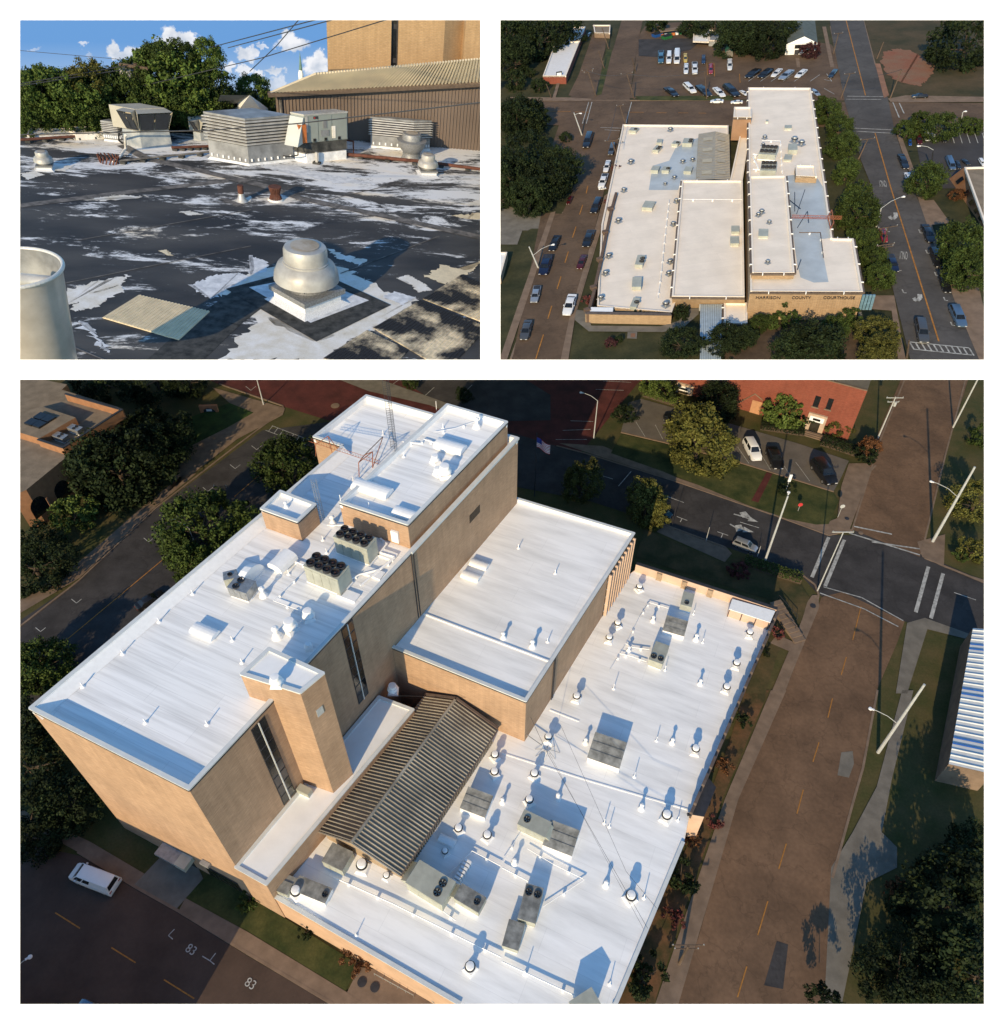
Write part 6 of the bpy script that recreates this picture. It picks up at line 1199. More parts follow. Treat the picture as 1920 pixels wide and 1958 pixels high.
# gabled ribbed hall with pale panels
z_ = ZL+.8; eL, eR, rg = R(b1, (1537, 1262), (1808, 1262), (1680, 1258)), None, None
E = [g(b1(*p), z_) for p in ((1540, 1262), (1560, 900))]; E2 = [g(b1(*p), z_) for p in ((1808, 1262), (1800, 905))]; Rg = [g(b1(*p), z_+.9) for p in ((1682, 1255), (1692, 880))]
h2 = thing('ribbed_hall', 'grey gabled metal hall with pale roof panels on the low roof', 'building', Pz(Rg[0], 0)); L = h2.location.copy()
for A, B, lab in ((E, Rg, 'left'), (Rg, E2, 'right')):
    obj('roof_slope', MB().poly([A[0]-L, B[0]-L, B[1]-L, A[1]-L]), mat('grey_metal_roof', (.36, .33, .27), .5, .08, .5, metal=.2), h2)
for A, B in ((E, Rg), (E2, Rg)):
    for k in range(30): t = (k+.5)/30; a, b = A[0].lerp(A[1], t)-L, B[0].lerp(B[1], t)-L; obj('rib', MB().tube(a+Vector((0, 0, .02)), b+Vector((0, 0, .02)), .06, 3), mat('grey_metal_roof', (.36, .33, .27)), h2)
    for k in range(4):
        t0, t1 = .1+k*.235, .17+k*.235; P = [A[0].lerp(A[1], t) .lerp(B[0].lerp(B[1], t), s)-L+Vector((0, 0, .1)) for t, s in ((t0, .3), (t0, .85), (t1, .85), (t1, .3))]; obj('skylight_panel', MB().poly(P), mat('yellowed_panel', (.42, .38, .29), .6, .1), h2)
obj('wall', MB().prism([Pz(p, z_-.1) for p in (E[0]-L, E2[0]-L, E2[1]-L, E[1]-L)], ZL-.3), M_trim2, h2); obj('gable', MB().poly([E[0]-L, E2[0]-L, Rg[0]-L]), M_trim2, h2)
# lettering on the front wall
fa, fb2 = g(b4(60, 808), ZM), g(b4(945, 812), ZM); e = (fb2-fa).normalized(); fnr = Vector((e.y, -e.x, 0))
for txt, u0, u1 in (('HARRISON', 105, 298), ('COUNTY', 388, 538), ('COURTHOUSE', 635, 885)):
    a, b = wallpt(b4, (u0, 842), fa, fnr), wallpt(b4, (u1, 842), fa, fnr)
    cu = bpy.data.curves.new('letters', 'FONT'); cu.body = txt; cu.size = 1.6; cu.extrude = .06; t = bpy.data.objects.new('t', cu); COL.objects.link(t); bpy.context.view_layer.update()
    me = bpy.data.meshes.new_from_object(t.evaluated_get(bpy.context.evaluated_depsgraph_get())); bpy.data.objects.remove(t); me.materials.clear(); me.materials.append(M_dark)
    wd_ = max(v.co.x for v in me.vertices); s = (b-a).length/wd_; o = obj('lettering', me, parent=ct, label=f'dark letters {txt}'); o.location = Pz(a, a.z-.5)-Pz(ct.location, 0)+fnr*.15; o.rotation_euler = (math.pi/2, 0, math.atan2(e.y, e.x)); o.scale = (s, .42, 1)
for k in range(44):
    p = fa.lerp(fb2, (k+.5)/44)-ct.location; obj('wall_rib', wall_slab(MB(), Pz(p-e*.06, 0)+fnr*.01, Pz(p+e*.06, 0)+fnr*.01, .1, ZM-.9, fnr, .07), M_wall2, ct)
# lean-to at the right corner and entrance canopies
o = thing('glass_corner', 'blue glazed corner at the right end of the front wall', 'window wall', g(b4(920, 960)), math.atan2(e.y, e.x))
for k in range(10): obj('glazing_bar', MB().box((-3+k*.5, .2, 1.4), (.4, .3, 2.6), 0), mat('blue_glazing', (.14, .25, .33), .2, .2, 2, spec=.6), o)
o = thing('entrance_canopy', 'pale ribbed metal canopy leading to the theatre entrance', 'canopy', g(b3(1660, 1100))); L = o.location.copy(); P = [g(b3(*p), 1.2)-L for p in ((1570, 1340), (1735, 1340), (1742, 908), (1572, 908))]
for k in range(12): a, b = P[0].lerp(P[1], (k+.08)/12), P[3].lerp(P[2], (k+.08)/12); a2, b2_ = P[0].lerp(P[1], (k+.92)/12), P[3].lerp(P[2], (k+.92)/12); obj('roof_panel', MB().prism([a, a2, b2_, b], a.z-.15), mat('blue_white_metal', (.42, .5, .54), .45, .1, 1, metal=.2), o)
for p in P: obj('canopy_post', MB().tube(p, Pz(p, 0), .12, 6), M_poleg, o)
block2('entrance_block', 'low cream roofed block right of the ribbed canopy', [b3(1758, 1058), b4(38, 1060), b4(38, 898), b3(1758, 895)], 1.2, None, 0, trim=(0, 3))
# rooftop things
vg = 'round vents of the cream roofs'; v1_ = None
for fn, u, v, z, s, lab in ((b3, 795, 870, ZL, 1.2, 'nearest the left front corner'), (b3, 832, 675, ZL, 1.2, 'second along the left edge'), (b3, 858, 540, ZL, 1.2, 'third along the left edge'), (b3, 932, 265, ZL, 1.3, 'fourth along the left edge'), (b3, 975, 25, ZL, 1.2, 'fifth along the left edge'), (b1, 1030, 1132, ZL, 1.4, 'left of the pale blue patch'),
                      (b3, 1302, 922, ZL, 1.3, 'at the front near the theatre'), (b3, 1325, 678, ZL, 1.1, 'beside the theatre wall'), (b3, 1335, 585, ZL, 1.1, 'second beside the theatre wall'), (b3, 1360, 290, ZL, 1.1, 'third beside the theatre wall'), (b3, 1385, 110, ZL, 1.1, 'at the theatre back corner'), (b1, 1435, 1128, ZL, 1.2, 'on the white square of the blue patch'),
                      (b1, 1512, 1112, ZL, 1.1, 'beside the ribbed hall'), (b1, 1370, 1252, ZL, 1.1, 'low in the blue patch'), (b1, 1338, 878, ZL, 1.3, 'near the back edge'), (b1, 1298, 1300, ZL, .9, 'on the lowest white square'), (b2, 173, 940, ZM, 1.1, 'white one on the high roof'), (b2, 160, 995, ZM, .9, 'brown one on the high roof'), (b2, 460, 990, ZM, 1.5, 'in the grey patch of the high roof'), (b2, 405, 965, ZM, 1.6, 'left in the grey patch of the high roof'),
                      (b4, 148, 195, ZN, 1.1, 'right of the pair on the penthouse'), (b4, 122, 218, ZN, 1., 'left of the pair on the penthouse'), (b4, 208, 275, ZN, .9, 'third on the penthouse'), (b4, 196, 588, ZN, .9, 'lone one low on the penthouse')):
    if v1_ is None: v1_ = cap_vent('grey capped vent '+lab, g(fn(u, v), z-.25), (s*.85, s*.85, s*.5), vg, name='capped_vent', m=M_galv)
    else: dup(v1_, 'grey capped vent '+lab, g(fn(u, v), z-.25), 0, (s*.85, s*.85, s*.5))
ug = 'air conditioners of the cream roofs'
def unit2(lab, fn, l, r, z, W, H, f=1, **kw): a, b = g(fn(*l), z), g(fn(*r), z); return rooftop_unit(lab, (a+b)/2+Vector((0, W/2, -.25)), math.atan2((b-a).y, (b-a).x), (b-a).length, W*.8, H*.38, f, curb=.1, group=ug, hood=False, mt=M_hvac, **kw)
unit2('grey unit nearest the front edge of the low roof', b3, (1055, 955), (1105, 960), ZL, 3.6, 1.6); unit2('pale hooded unit second from the front edge', b3, (1060, 800), (1132, 800), ZL, 4., 1.6, 0); unit2('pale green twin fan unit third from the front edge', b3, (1092, 625), (1152, 628), ZL, 4.2, 1.6, 2)
unit2('slatted unit high in the row of the low roof', b3, (1145, 172), (1225, 178), ZL, 3.6, 1.5, 0); unit2('unit at the back left corner of the low roof', b1, (1032, 890), (1088, 895), ZL, 2.4, 1.4, 1); unit2('single fan unit left of the ribbed hall', b1, (1368, 995), (1415, 1000), ZL, 2.2, 1.4, 1); unit2('large unit touching the ribbed hall', b1, (1455, 998), (1530, 1000), ZL, 3.6, 1.8, 2)
unit2('brown slatted unit above the blue patch', b1, (1245, 985), (1285, 985), ZL, 2.6, 1.3, 0); unit2('twin fan unit left of the blue patch', b1, (1228, 1045), (1272, 1050), ZL, 3.2, 1.5, 2); unit2('left unit at the lower end of the blue patch', b1, (1205, 1205), (1262, 1208), ZL, 2.8, 1.5, 0); unit2('single fan unit at the lower end of the blue patch', b1, (1290, 1205), (1345, 1208), ZL, 2.6, 1.4, 1)
unit2('weathered box against the ribbed hall', b1, (1465, 1212), (1522, 1215), ZL, 3., 1.4, 0); unit2('brown slatted hood on the theatre roof, nearer one', b3, (1830, 452), (1895, 452), ZT, 3.2, 1.2, 0); unit2('brown slatted hood on the theatre roof, farther one', b3, (1835, 358), (1895, 358), ZT, 2.8, 1.2, 0)
unit2('pale hatch box on the penthouse', b4, (150, 390), (225, 392), ZN, 3.2, .9, 0); unit2('white hatch on the high roof', b2, (345, 868), (400, 868), ZM, 2.2, .8, 0); unit2('small brown vent box on the high roof', b2, (190, 810), (210, 810), ZM, 1.2, .6, 0); unit2('curved top duct hood on the high roof', b2, (385, 1060), (455, 1060), ZM, 4., 2., 0); unit2('pale duct box under the curved hood', b2, (350, 1115), (410, 1118), ZM, 3.2, .8, 0)
chiller('far eight fan chiller on the court roof', b2, (118, 1112), (250, 1120), (125, 1040), ZM-.25, .9)['group'] = 'chillers on the court roof'
chiller('near eight fan chiller on the court roof', b2, (132, 1242), (255, 1245), (140, 1170), ZM-.25, .9)['group'] = 'chillers on the court roof'
pipes('pipe rack left of the court roof chillers', b2, ((80, 1075), (115, 1080), (80, 1100), (130, 1200), (80, 1195)), ZM-.25, .12)
pipes('thin conduit on the court roof', b2, ((150, 970), (295, 972), (310, 1230)), ZM-.25, .06); pipes('thin conduit on the blue patch', b4, ((440, 362), (608, 362), (632, 560)), ZM-.25, .08, mat('brown_gutter_trim', (.12, .09, .07)))
pipes('thin conduit along the low roof', b3, ((1330, 100), (1295, 400), (1265, 700), (1240, 875)), ZL-.25, .04); pipes('thin conduit across the theatre roof', b3, ((1440, 100), (1900, 103)), ZT-.25, .04)
a, b = g(b4(385, 222), ZM+1.2), g(b4(780, 232), ZM+1.2); lattice('rusty boom reaching from the penthouse over the trees', a, b, .3, M_rust, 20, 'rusty_boom', 'boom', .035)
o = thing('roof_antenna', 'rusty square frame carrying the boom at the roof edge', 'antenna frame', g(b4(700, 250), ZM)); L = o.location.copy(); K = [g(b4(*p), ZM+.9)-L for p in ((700, 170), (715, 270), (690, 315), (670, 220))]
for i in range(4): obj('tube', MB().tube(K[i], K[(i+1) % 4], .1, 5), M_rust, o)
o = thing('roof_antenna', 'dark wire frame by the penthouse over the blue patch', 'antenna frame', g(b4(450, 200), ZM)); L = o.location.copy()
for p_, q_ in (((360, 85), (455, 160)), ((425, 200), (490, 10)), ((430, 310), (510, 180)), ((510, 180), (520, 270)), ((430, 640), (460, 560)), ((410, 180), (410, 30))): obj('tube', MB().tube(g(b4(*p_), ZM+.4)-L, g(b4(*q_), ZM+.9)-L, .07, 4), M_dark, o)
# ---- other buildings
o = block2('white_roof_hall', 'long white roofed red brick hall at the upper left', R(b1, (340, 447), (522, 447), (628, 178), (442, 172)), 2.0, None, 0, deck=mat('bright_membrane', (.72, .72, .72), .6, .05), wall=M_red)
block2('white_roof_annex', 'narrow white roofed rear annex of the red brick hall', R(b1, (540, 175), (630, 175), (675, 62), (575, 62)), 1.8, None, 0, deck=mat('bright_membrane', (.72, .72, .72)), wall=M_red)
o = thing('door', 'white door in the front of the red brick hall', 'door', g(b1(470, 497))); o.name = 'entrance_porch'; o['category'] = 'porch'; obj('door', MB().box((0, -.1, 1.2), (1.2, .15, 2.4)), M_white, o); obj('frame', MB().box((0, 0, 1.35), (1.6, .12, 2.7)), M_dark, o)
def house(label, roofpts, ridge, z1, zr, mr, mw, name='house'):
    P = [g(p, z1) for p in roofpts]; Q = [g(p, zr) for p in ridge]; o = thing(name, label, 'house', Pz(P[0], 0)); L = o.location.copy()
    obj('wall', MB().prism([Pz(p-L, z1-.05) for p in P], 0), mw, o); obj('gable', MB().poly([P[0]-L, P[1]-L, Q[0]-L]), mw, o)
    obj('roof_slope', MB().poly([P[0]-L, Q[0]-L, Q[1]-L, P[3]-L]), mr, o); obj('roof_slope', MB().poly([P[1]-L, Q[0]-L, Q[1]-L, P[2]-L]), mr, o); return o
wh = house('white gabled house with green grey roof among dark trees', R(b2, (345, 200), (590, 190), (560, -60), (380, -60)), R(b2, (485, 138), (450, -60)), 2.6, 4.2, mat('green_grey_shingle', (.1, .12, .11), .9, .15, .6, fine=.2), M_white)
a, b = g(b2(345, 200), 2.6), g(b2(590, 190), 2.6); e_ = (b-a).normalized(); nn = Vector((e_.y, -e_.x, 0))
for t, z0, z1_ in ((.28, 1.5, 2.4), (.38, 1.5, 2.4), (.52, 1.5, 2.4), (.3, .3, 1.1), (.6, .3, 1.1), (.72, .3, 1.1)): p = a.lerp(b, t)-wh.location; obj('window', wall_slab(MB(), Pz(p, 0)+nn*.02, Pz(p+e_*1.3, 0)+nn*.02, z0, z1_, nn, .06), M_glass, wh)
p = a.lerp(b, .3)-wh.location; obj('door', wall_slab(MB(), Pz(p, 0)+nn*.02, Pz(p+e_*1.1, 0)+nn*.02, .1, 1.2, nn, .07), M_dark, wh)
block2('carport', 'open white roofed shelter at the far end of the lot', R(b1, (1515, 175), (1640, 180), (1640, 92), (1522, 88)), 1.4, None, 1.2, deck=M_white, wall=M_white); block2('grey_shed', 'grey roofed shed with white doors beside the shelter', R(b1, (1642, 168), (1765, 172), (1735, 85), (1642, 85)), 1.5, None, 0, deck=M_grey, wall=M_grey)
house('tiny green roofed hut above the white sedan', R(b1, (1768, 262), (1832, 262), (1812, 212), (1768, 208)), R(b1, (1800, 240), (1790, 200)), 1.1, 1.6, mat('green_roof', (.03, .12, .08), .8), M_concg, 'hut')
block2('long_shed', 'grey flat roof shed beside the far side street', R(b1, (745, 108), (865, 112), (870, 48), (735, 48)), 1.4, None, 0, deck=M_gravel, wall=M_conc)
o = block2('arched_office', 'tan brick office with grey roof and dark openings at the right edge', [b2(1740, 1165), (1904, 318), (1904, 470), b4(1895, 270)], 3.5, [b2(1620, 1255), (1890, 345), (1904, 490), b4(1880, 300)], 0, deck=M_gravel, wall=M_arch, cat='office building')
P_, Q_ = g(b2(1740, 1165), 3.5), g(b4(1895, 270), 3.5); lo1, lo2 = g(b2(1620, 1255)), g(b4(1880, 300))
for t in (.12, .38, .56, .72, .86):
    f_ = lambda s, v: P_.lerp(Q_, s).lerp(lo1.lerp(lo2, s), v)-o.location; n3 = (Q_-P_).cross(lo1-P_).normalized(); n3 = n3 if n3.z > 0 else -n3
    obj('window', MB().add([f_(t, .25)+n3*.08, f_(t+.07, .25)+n3*.08, f_(t+.07, .75)+n3*.08, f_(t, .75)+n3*.08], [(0, 1, 2, 3)]), M_glass, o)
block2('white_roof_corner', 'bright white flat roof cut by the left edge', R(b3, (-60, 500), (62, 500), (10, 690), (-60, 700)), 1.5, None, 0, deck=M_white)
o = thing('market_stall', 'open stall with orange and green goods at the top of the lot', 'stall', g(b1(1370, 115)))
obj('awning', MB().box((0, 0, 1.2), (9, 2.4, .2)), M_conc, o)
for k in range(8): obj('goods', MB().box((-4+k*1.1, -1.4, .3), (.8, .8, .6)), (mat('orange_goods', (.5, .15, .04)), M_white, mat('green_goods', (.03, .2, .06)))[k % 3], o)
for (u, v), c, lab in (((1235, 138), 'blue', 'blue dumpster at the far end of the lot'), ((1310, 155), 'green', 'green dumpster beside the stall')):
    o = thing('dumpster', lab, 'dumpster', g(b1(u, v)), .4); m_ = M_car['blue'] if c == 'blue' else mat('green_dumpster', (.02, .12, .04), .5); obj('bin', MB().box((0, 0, .45), (2.6, 1.8, .8), taper=1.08), m_, o); obj('lid', MB().box((0, 0, .9), (2.8, 2., .1)), M_black, o)
# ---- vehicles: front pixel, rear pixel
CG = 'vehicles parked around the courthouse'
for lab, kind, c, fn, f, r in (
    ('white sedan in the left street nearest the pavement ramp', 'sedan', 'white', b3, (525, 1008), (575, 850)), ('silver pickup opposite it on the left street', 'pickup', 'silver', b3, (270, 905), (300, 780)), ('grey sedan lowest on the left street', 'sedan', 'grey', b3, (190, 1198), (230, 1050)), ('navy pickup on the left street by the leaning lamp pole', 'pickup', 'navy', b3, (340, 690), (385, 540)),
    ('black sedan above the navy pickup', 'sedan', 'black', b3, (408, 500), (455, 385)), ('maroon sedan on the left street', 'sedan', 'maroon', b3, (625, 640), (665, 535)), ('black pickup above the maroon sedan', 'pickup', 'black', b3, (675, 470), (720, 345)), ('black hatchback higher on the left street', 'suv', 'black', b3, (735, 205), (780, 95)), ('dark red sedan in the tree shade', 'sedan', 'maroon', b3, (535, 130), (565, 70)),
    ('white pickup beside the low roof', 'pickup', 'white', b1, (795, 1330), (830, 1228)), ('white sedan above the white pickup', 'sedan', 'white', b1, (830, 1208), (855, 1120)), ('grey suv beside the crooked pole', 'suv', 'grey', b1, (868, 1075), (892, 990)), ('black suv at the left corner of the junction', 'suv', 'black', b1, (675, 1020), (710, 910)),
    ('dark teal pickup first in the far row', 'pickup', 'teal', b1, (1263, 355), (1265, 262)), ('white suv second in the far row', 'suv', 'white', b1, (1325, 357), (1330, 272)), ('white van third in the far row', 'van', 'white', b1, (1388, 358), (1392, 262)), ('yellow sedan in the far row', 'sedan', 'yellow', b1, (1457, 347), (1455, 280)), ('black sedan right of the yellow one', 'sedan', 'navy', b1, (1597, 358), (1598, 292)),
    ('white sedan below the yellow one', 'sedan', 'white', b1, (1460, 438), (1463, 360)), ('white and black pickup in the second row', 'pickup', 'white', b1, (1530, 440), (1528, 350)), ('red sedan in the second row', 'sedan', 'red', b1, (1655, 437), (1657, 362)), ('white sedan below the tiny hut', 'sedan', 'white', b1, (1803, 410), (1803, 325)),
    ('black pickup slanting in the near row of the lot', 'pickup', 'black', b1, (1385, 615), (1305, 550)), ('white suv slanting in the near row', 'suv', 'white', b1, (1525, 588), (1455, 520)), ('black sedan slanting right of the white suv', 'sedan', 'black', b1, (1645, 615), (1555, 535)), ('white police style sedan slanting in the near row', 'sedan', 'white', b1, (1755, 618), (1685, 550)), ('long black suv slanting in the near row', 'suv', 'black', b1, (1860, 618), (1770, 535)),
    ('white sedan parked along the back street', 'sedan', 'white', b1, (1650, 655), (1755, 655)), ('white sedan parked behind the first on the back street', 'sedan', 'white', b1, (1810, 662), (1905, 660)), ('white sedan nosed against the court block', 'sedan', 'white', b2, (35, 605), (-15, 570)), ('silver sedan right of the court roof corner', 'sedan', 'silver', b2, (598, 608), (540, 560)),
    ('black sedan first in the slanting row before the white house', 'sedan', 'black', b2, (35, 470), (125, 405)), ('black sedan second in the slanting row', 'sedan', 'black', b2, (135, 470), (222, 402)), ('white hatchback third in the slanting row', 'sedan', 'white', b2, (235, 462), (298, 402)), ('silver sedan fourth in the slanting row', 'sedan', 'silver', b2, (298, 485), (385, 415)), ('white sedan fifth in the slanting row', 'sedan', 'white', b2, (422, 468), (492, 408)), ('black sedan alone at the right of the lot', 'sedan', 'black', b2, (682, 470), (732, 405)),
    ('black pickup on the verge right of the junction', 'pickup', 'black', b2, (1325, 620), (1450, 615)), ('blue sedan under the round tree of the dark lot', 'sedan', 'blue', b2, (1315, 1000), (1310, 945)), ('maroon suv in the dark lot', 'suv', 'maroon', b2, (1390, 990), (1375, 905)), ('white suv in the dark lot', 'suv', 'white', b2, (1455, 965), (1415, 880)), ('white sedan in the dark lot', 'sedan', 'white', b2, (1515, 968), (1485, 905)), ('black sedan under the tree of the dark lot', 'sedan', 'black', b2, (1585, 972), (1555, 920)),
    ('blue van in the lower dark lot', 'van', 'slate', b2, (1650, 1190), (1612, 1098)), ('black sedan right of the blue van', 'sedan', 'black', b2, (1700, 1180), (1680, 1120)), ('black hatchback second right of the blue van', 'sedan', 'black', b2, (1775, 1150), (1725, 1108)), ('white suv at the right edge of the lot', 'suv', 'white', b2, (1895, 1160), (1860, 1105)),
    ('black sedan at the top of the right kerb row', 'sedan', 'black', b2, (1282, 1185), (1235, 1075)), ('white sedan second in the right kerb row', 'sedan', 'white', b2, (1335, 1320), (1285, 1220)), ('black sedan third in the right kerb row', 'sedan', 'black', b4, (1480, 435), (1425, 300)), ('black pickup fourth in the right kerb row', 'suv', 'black', b4, (1545, 632), (1490, 490)), ('black sedan fifth in the right kerb row', 'sedan', 'black', b4, (1608, 828), (1560, 695)), ('slate blue suv lowest in the right kerb row', 'suv', 'slate', b4, (1720, 1100), (1650, 940)),
    ('red coupe by the left kerb of the grey street', 'sedan', 'red', b4, (1118, 430), (1090, 330)), ('navy pickup below the red coupe', 'pickup', 'navy', b4, (1195, 665), (1150, 535)), ('black suv waiting at the ladder crosswalk', 'suv', 'grey', b4, (1420, 1225), (1385, 1045)), ('small dark car hidden by the top trees', 'sedan', 'grey', b1, (690, 145), (712, 112)), ('white pickup entering at the top of the left street', 'sedan', 'white', b3, (775, 10), (835, 2))):
    car(lab, kind, c, fn(*f), fn(*r), .18, {'suv': 'parked_suv', 'van': 'parked_van', 'pickup': 'parked_pickup'}.get(kind, 'parked_car'), {'sedan': 'car', 'suv': 'suv', 'van': 'van', 'pickup': 'pickup truck'}[kind], CG, wd=.95)
# ---- poles: foot and top pixels; the shafts lean as the old poles do
def lpole(label, fn, b, t, arms=((.97, 1.5),), m=None, **kw):
    base, q = g(fn(*b)), fn(*t); best = (1e9, 0)
    for k in range(40, 160):                              # height whose level point under that pixel stays nearest the foot
        z = k*.1; p = g(q, z); d = math.hypot(p.x-base.x, p.y-base.y)
        if d < best[0]: best = (d, z)
    h = best[1]; p = g(q, h); dx, dy = (p.x-base.x)/h, (p.y-base.y)/h
    return pole(label, base, h, r=.17, m=m, arms=arms, lean=(max(-.35, min(.35, dx)), max(-.3, min(.3, dy))), group='utility poles around the courthouse', **kw)
for lab, fn, b, t, ar in (('wood pole with double crossarm left of the junction', b1, (760, 605), (677, 400), ((.97, 1.5), (.9, 1.1))), ('wood pole with crossarm and lamp in the middle of the junction', b1, (1058, 625), (990, 425), ((.97, 1.5),)), ('wood pole at the corner of the low roof', b1, (1000, 850), (915, 680), ((.97, .8),)), ('bare wood pole on the grass strip, nearer one', b1, (825, 390), (772, 248), ()),
                       ('bare wood pole on the grass strip, farther one', b1, (857, 232), (795, 70), ()), ('thin pole at the near left corner of the lot', b1, (1068, 415), (1040, 305), ()), ('wood pole with crossarm beside the grey suv', b1, (930, 1095), (845, 955), ((.97, 1.6),)), ('wood pole between the slanting cars', b1, (1625, 630), (1608, 410), ()),
                       ('wood pole with crossarm at the far junction', b2, (770, 625), (845, 425), ((.97, 1.3),)), ('wood pole beside the clay patch', b2, (1155, 628), (1250, 395), ()), ('thin pole at the edge of the lawn', b2, (1052, 315), (1108, 180), ()), ('wood pole near the top of the grey street', b2, (712, 275), (755, 110), ((.97, 1.2),)), ('grey pole with crossarm by the street trees', b2, (908, 1100), (985, 940), ((.97, 1.5),)),
                       ('pole with crossarms beside the red coupe', b4, (1105, 445), (1185, 345), ((.97, 1.7),)), ('pole with crossarms above the navy pickup', b4, (1115, 580), (1150, 500), ((.97, 1.5), (.85, 1.3))), ('thin pole before the red brick hall', b1, (410, 622), (362, 515), ()), ('short pole low by the ladder crosswalk', b4, (1290, 1330), (1335, 1255), ())): lpole(lab, fn, b, t, ar)
lpole('grey lamp pole leaning left of the junction', b1, (650, 915), (558, 738), (), M_poleg, name='lamp_pole', cat='lamp post', lamp=(.9, 1.6, -.6))
lpole('grey lamp pole leaning over the left pavement', b3, (310, 628), (125, 472), (), M_poleg, name='lamp_pole', cat='lamp post', lamp=(.6, 4, .2))
lpole('street lamp reaching over the grey street', b4, (1050, 300), (1130, 200), (), M_poleg, name='lamp_pole', cat='lamp post', lamp=(1., 4.2, .2))
lpole('lamp pole at the near right parking lot', b2, (1705, 870), (1765, 795), (), M_poleg, name='lamp_pole', cat='lamp post', lamp=(1., .6, 0))
lpole('bent lamp pole in the dark lot', b2, (1480, 1165), (1435, 1045), (), M_dark, name='lamp_pole', cat='lamp post', lamp=(1., 3, 2.9))
# ---- trees
TG = 'trees around the courthouse'
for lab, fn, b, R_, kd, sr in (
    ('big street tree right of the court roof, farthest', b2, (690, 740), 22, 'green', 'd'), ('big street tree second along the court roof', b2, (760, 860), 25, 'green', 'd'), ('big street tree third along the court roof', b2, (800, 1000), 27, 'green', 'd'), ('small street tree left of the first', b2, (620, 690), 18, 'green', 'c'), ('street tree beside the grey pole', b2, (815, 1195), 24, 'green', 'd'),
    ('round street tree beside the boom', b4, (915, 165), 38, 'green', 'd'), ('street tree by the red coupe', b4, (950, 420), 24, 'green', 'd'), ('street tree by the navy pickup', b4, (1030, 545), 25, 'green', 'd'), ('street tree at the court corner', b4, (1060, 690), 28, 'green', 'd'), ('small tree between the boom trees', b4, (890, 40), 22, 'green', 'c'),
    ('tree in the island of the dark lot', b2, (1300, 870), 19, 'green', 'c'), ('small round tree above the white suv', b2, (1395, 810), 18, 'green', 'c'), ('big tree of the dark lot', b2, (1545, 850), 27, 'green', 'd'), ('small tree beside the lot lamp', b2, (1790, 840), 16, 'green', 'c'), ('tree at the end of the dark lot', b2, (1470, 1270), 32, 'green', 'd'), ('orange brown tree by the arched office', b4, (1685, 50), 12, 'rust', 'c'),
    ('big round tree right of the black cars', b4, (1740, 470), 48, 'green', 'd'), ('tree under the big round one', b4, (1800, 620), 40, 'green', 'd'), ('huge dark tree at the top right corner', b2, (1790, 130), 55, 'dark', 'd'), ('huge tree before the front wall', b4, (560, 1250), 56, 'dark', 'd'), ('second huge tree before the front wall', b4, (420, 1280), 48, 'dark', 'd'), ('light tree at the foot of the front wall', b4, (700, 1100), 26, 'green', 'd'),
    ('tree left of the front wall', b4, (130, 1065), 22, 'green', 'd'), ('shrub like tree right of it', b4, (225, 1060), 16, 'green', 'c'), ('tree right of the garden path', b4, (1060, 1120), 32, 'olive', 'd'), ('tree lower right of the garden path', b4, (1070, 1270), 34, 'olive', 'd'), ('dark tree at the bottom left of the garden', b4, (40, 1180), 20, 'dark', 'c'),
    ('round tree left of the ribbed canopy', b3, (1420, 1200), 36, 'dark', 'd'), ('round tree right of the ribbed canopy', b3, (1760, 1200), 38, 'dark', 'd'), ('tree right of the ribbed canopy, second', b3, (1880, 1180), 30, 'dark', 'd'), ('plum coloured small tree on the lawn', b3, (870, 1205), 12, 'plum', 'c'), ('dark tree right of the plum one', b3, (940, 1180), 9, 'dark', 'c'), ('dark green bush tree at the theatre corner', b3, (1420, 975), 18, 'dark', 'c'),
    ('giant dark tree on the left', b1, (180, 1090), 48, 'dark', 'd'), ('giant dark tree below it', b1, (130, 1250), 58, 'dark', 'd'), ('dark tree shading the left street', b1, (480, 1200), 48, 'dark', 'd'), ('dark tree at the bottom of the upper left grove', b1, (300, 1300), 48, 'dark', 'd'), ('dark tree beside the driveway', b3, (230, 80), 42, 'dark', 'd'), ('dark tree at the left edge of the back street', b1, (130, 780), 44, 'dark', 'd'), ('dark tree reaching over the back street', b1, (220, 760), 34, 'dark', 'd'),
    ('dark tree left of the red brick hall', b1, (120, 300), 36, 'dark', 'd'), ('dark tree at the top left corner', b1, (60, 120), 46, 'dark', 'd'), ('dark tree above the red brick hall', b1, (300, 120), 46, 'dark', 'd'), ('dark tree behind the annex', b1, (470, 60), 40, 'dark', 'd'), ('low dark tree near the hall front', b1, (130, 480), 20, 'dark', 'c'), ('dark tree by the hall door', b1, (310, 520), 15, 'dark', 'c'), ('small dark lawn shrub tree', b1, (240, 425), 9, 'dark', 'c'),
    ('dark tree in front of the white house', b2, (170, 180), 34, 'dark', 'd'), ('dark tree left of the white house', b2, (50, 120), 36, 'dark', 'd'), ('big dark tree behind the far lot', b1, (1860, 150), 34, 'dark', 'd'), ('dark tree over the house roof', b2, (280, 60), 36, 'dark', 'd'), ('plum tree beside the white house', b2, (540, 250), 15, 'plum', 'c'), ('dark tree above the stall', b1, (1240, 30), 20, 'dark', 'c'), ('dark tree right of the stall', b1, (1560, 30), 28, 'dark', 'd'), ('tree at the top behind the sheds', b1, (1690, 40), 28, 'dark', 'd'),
    ('lawn tree by the left junction', b1, (515, 925), 12, 'dark', 'c'), ('street shrub by the low roof', b1, (965, 985), 6, 'dark', 'c'), ('dark tree low at the left edge', b3, (-10, 60), 30, 'dark', 'd')):
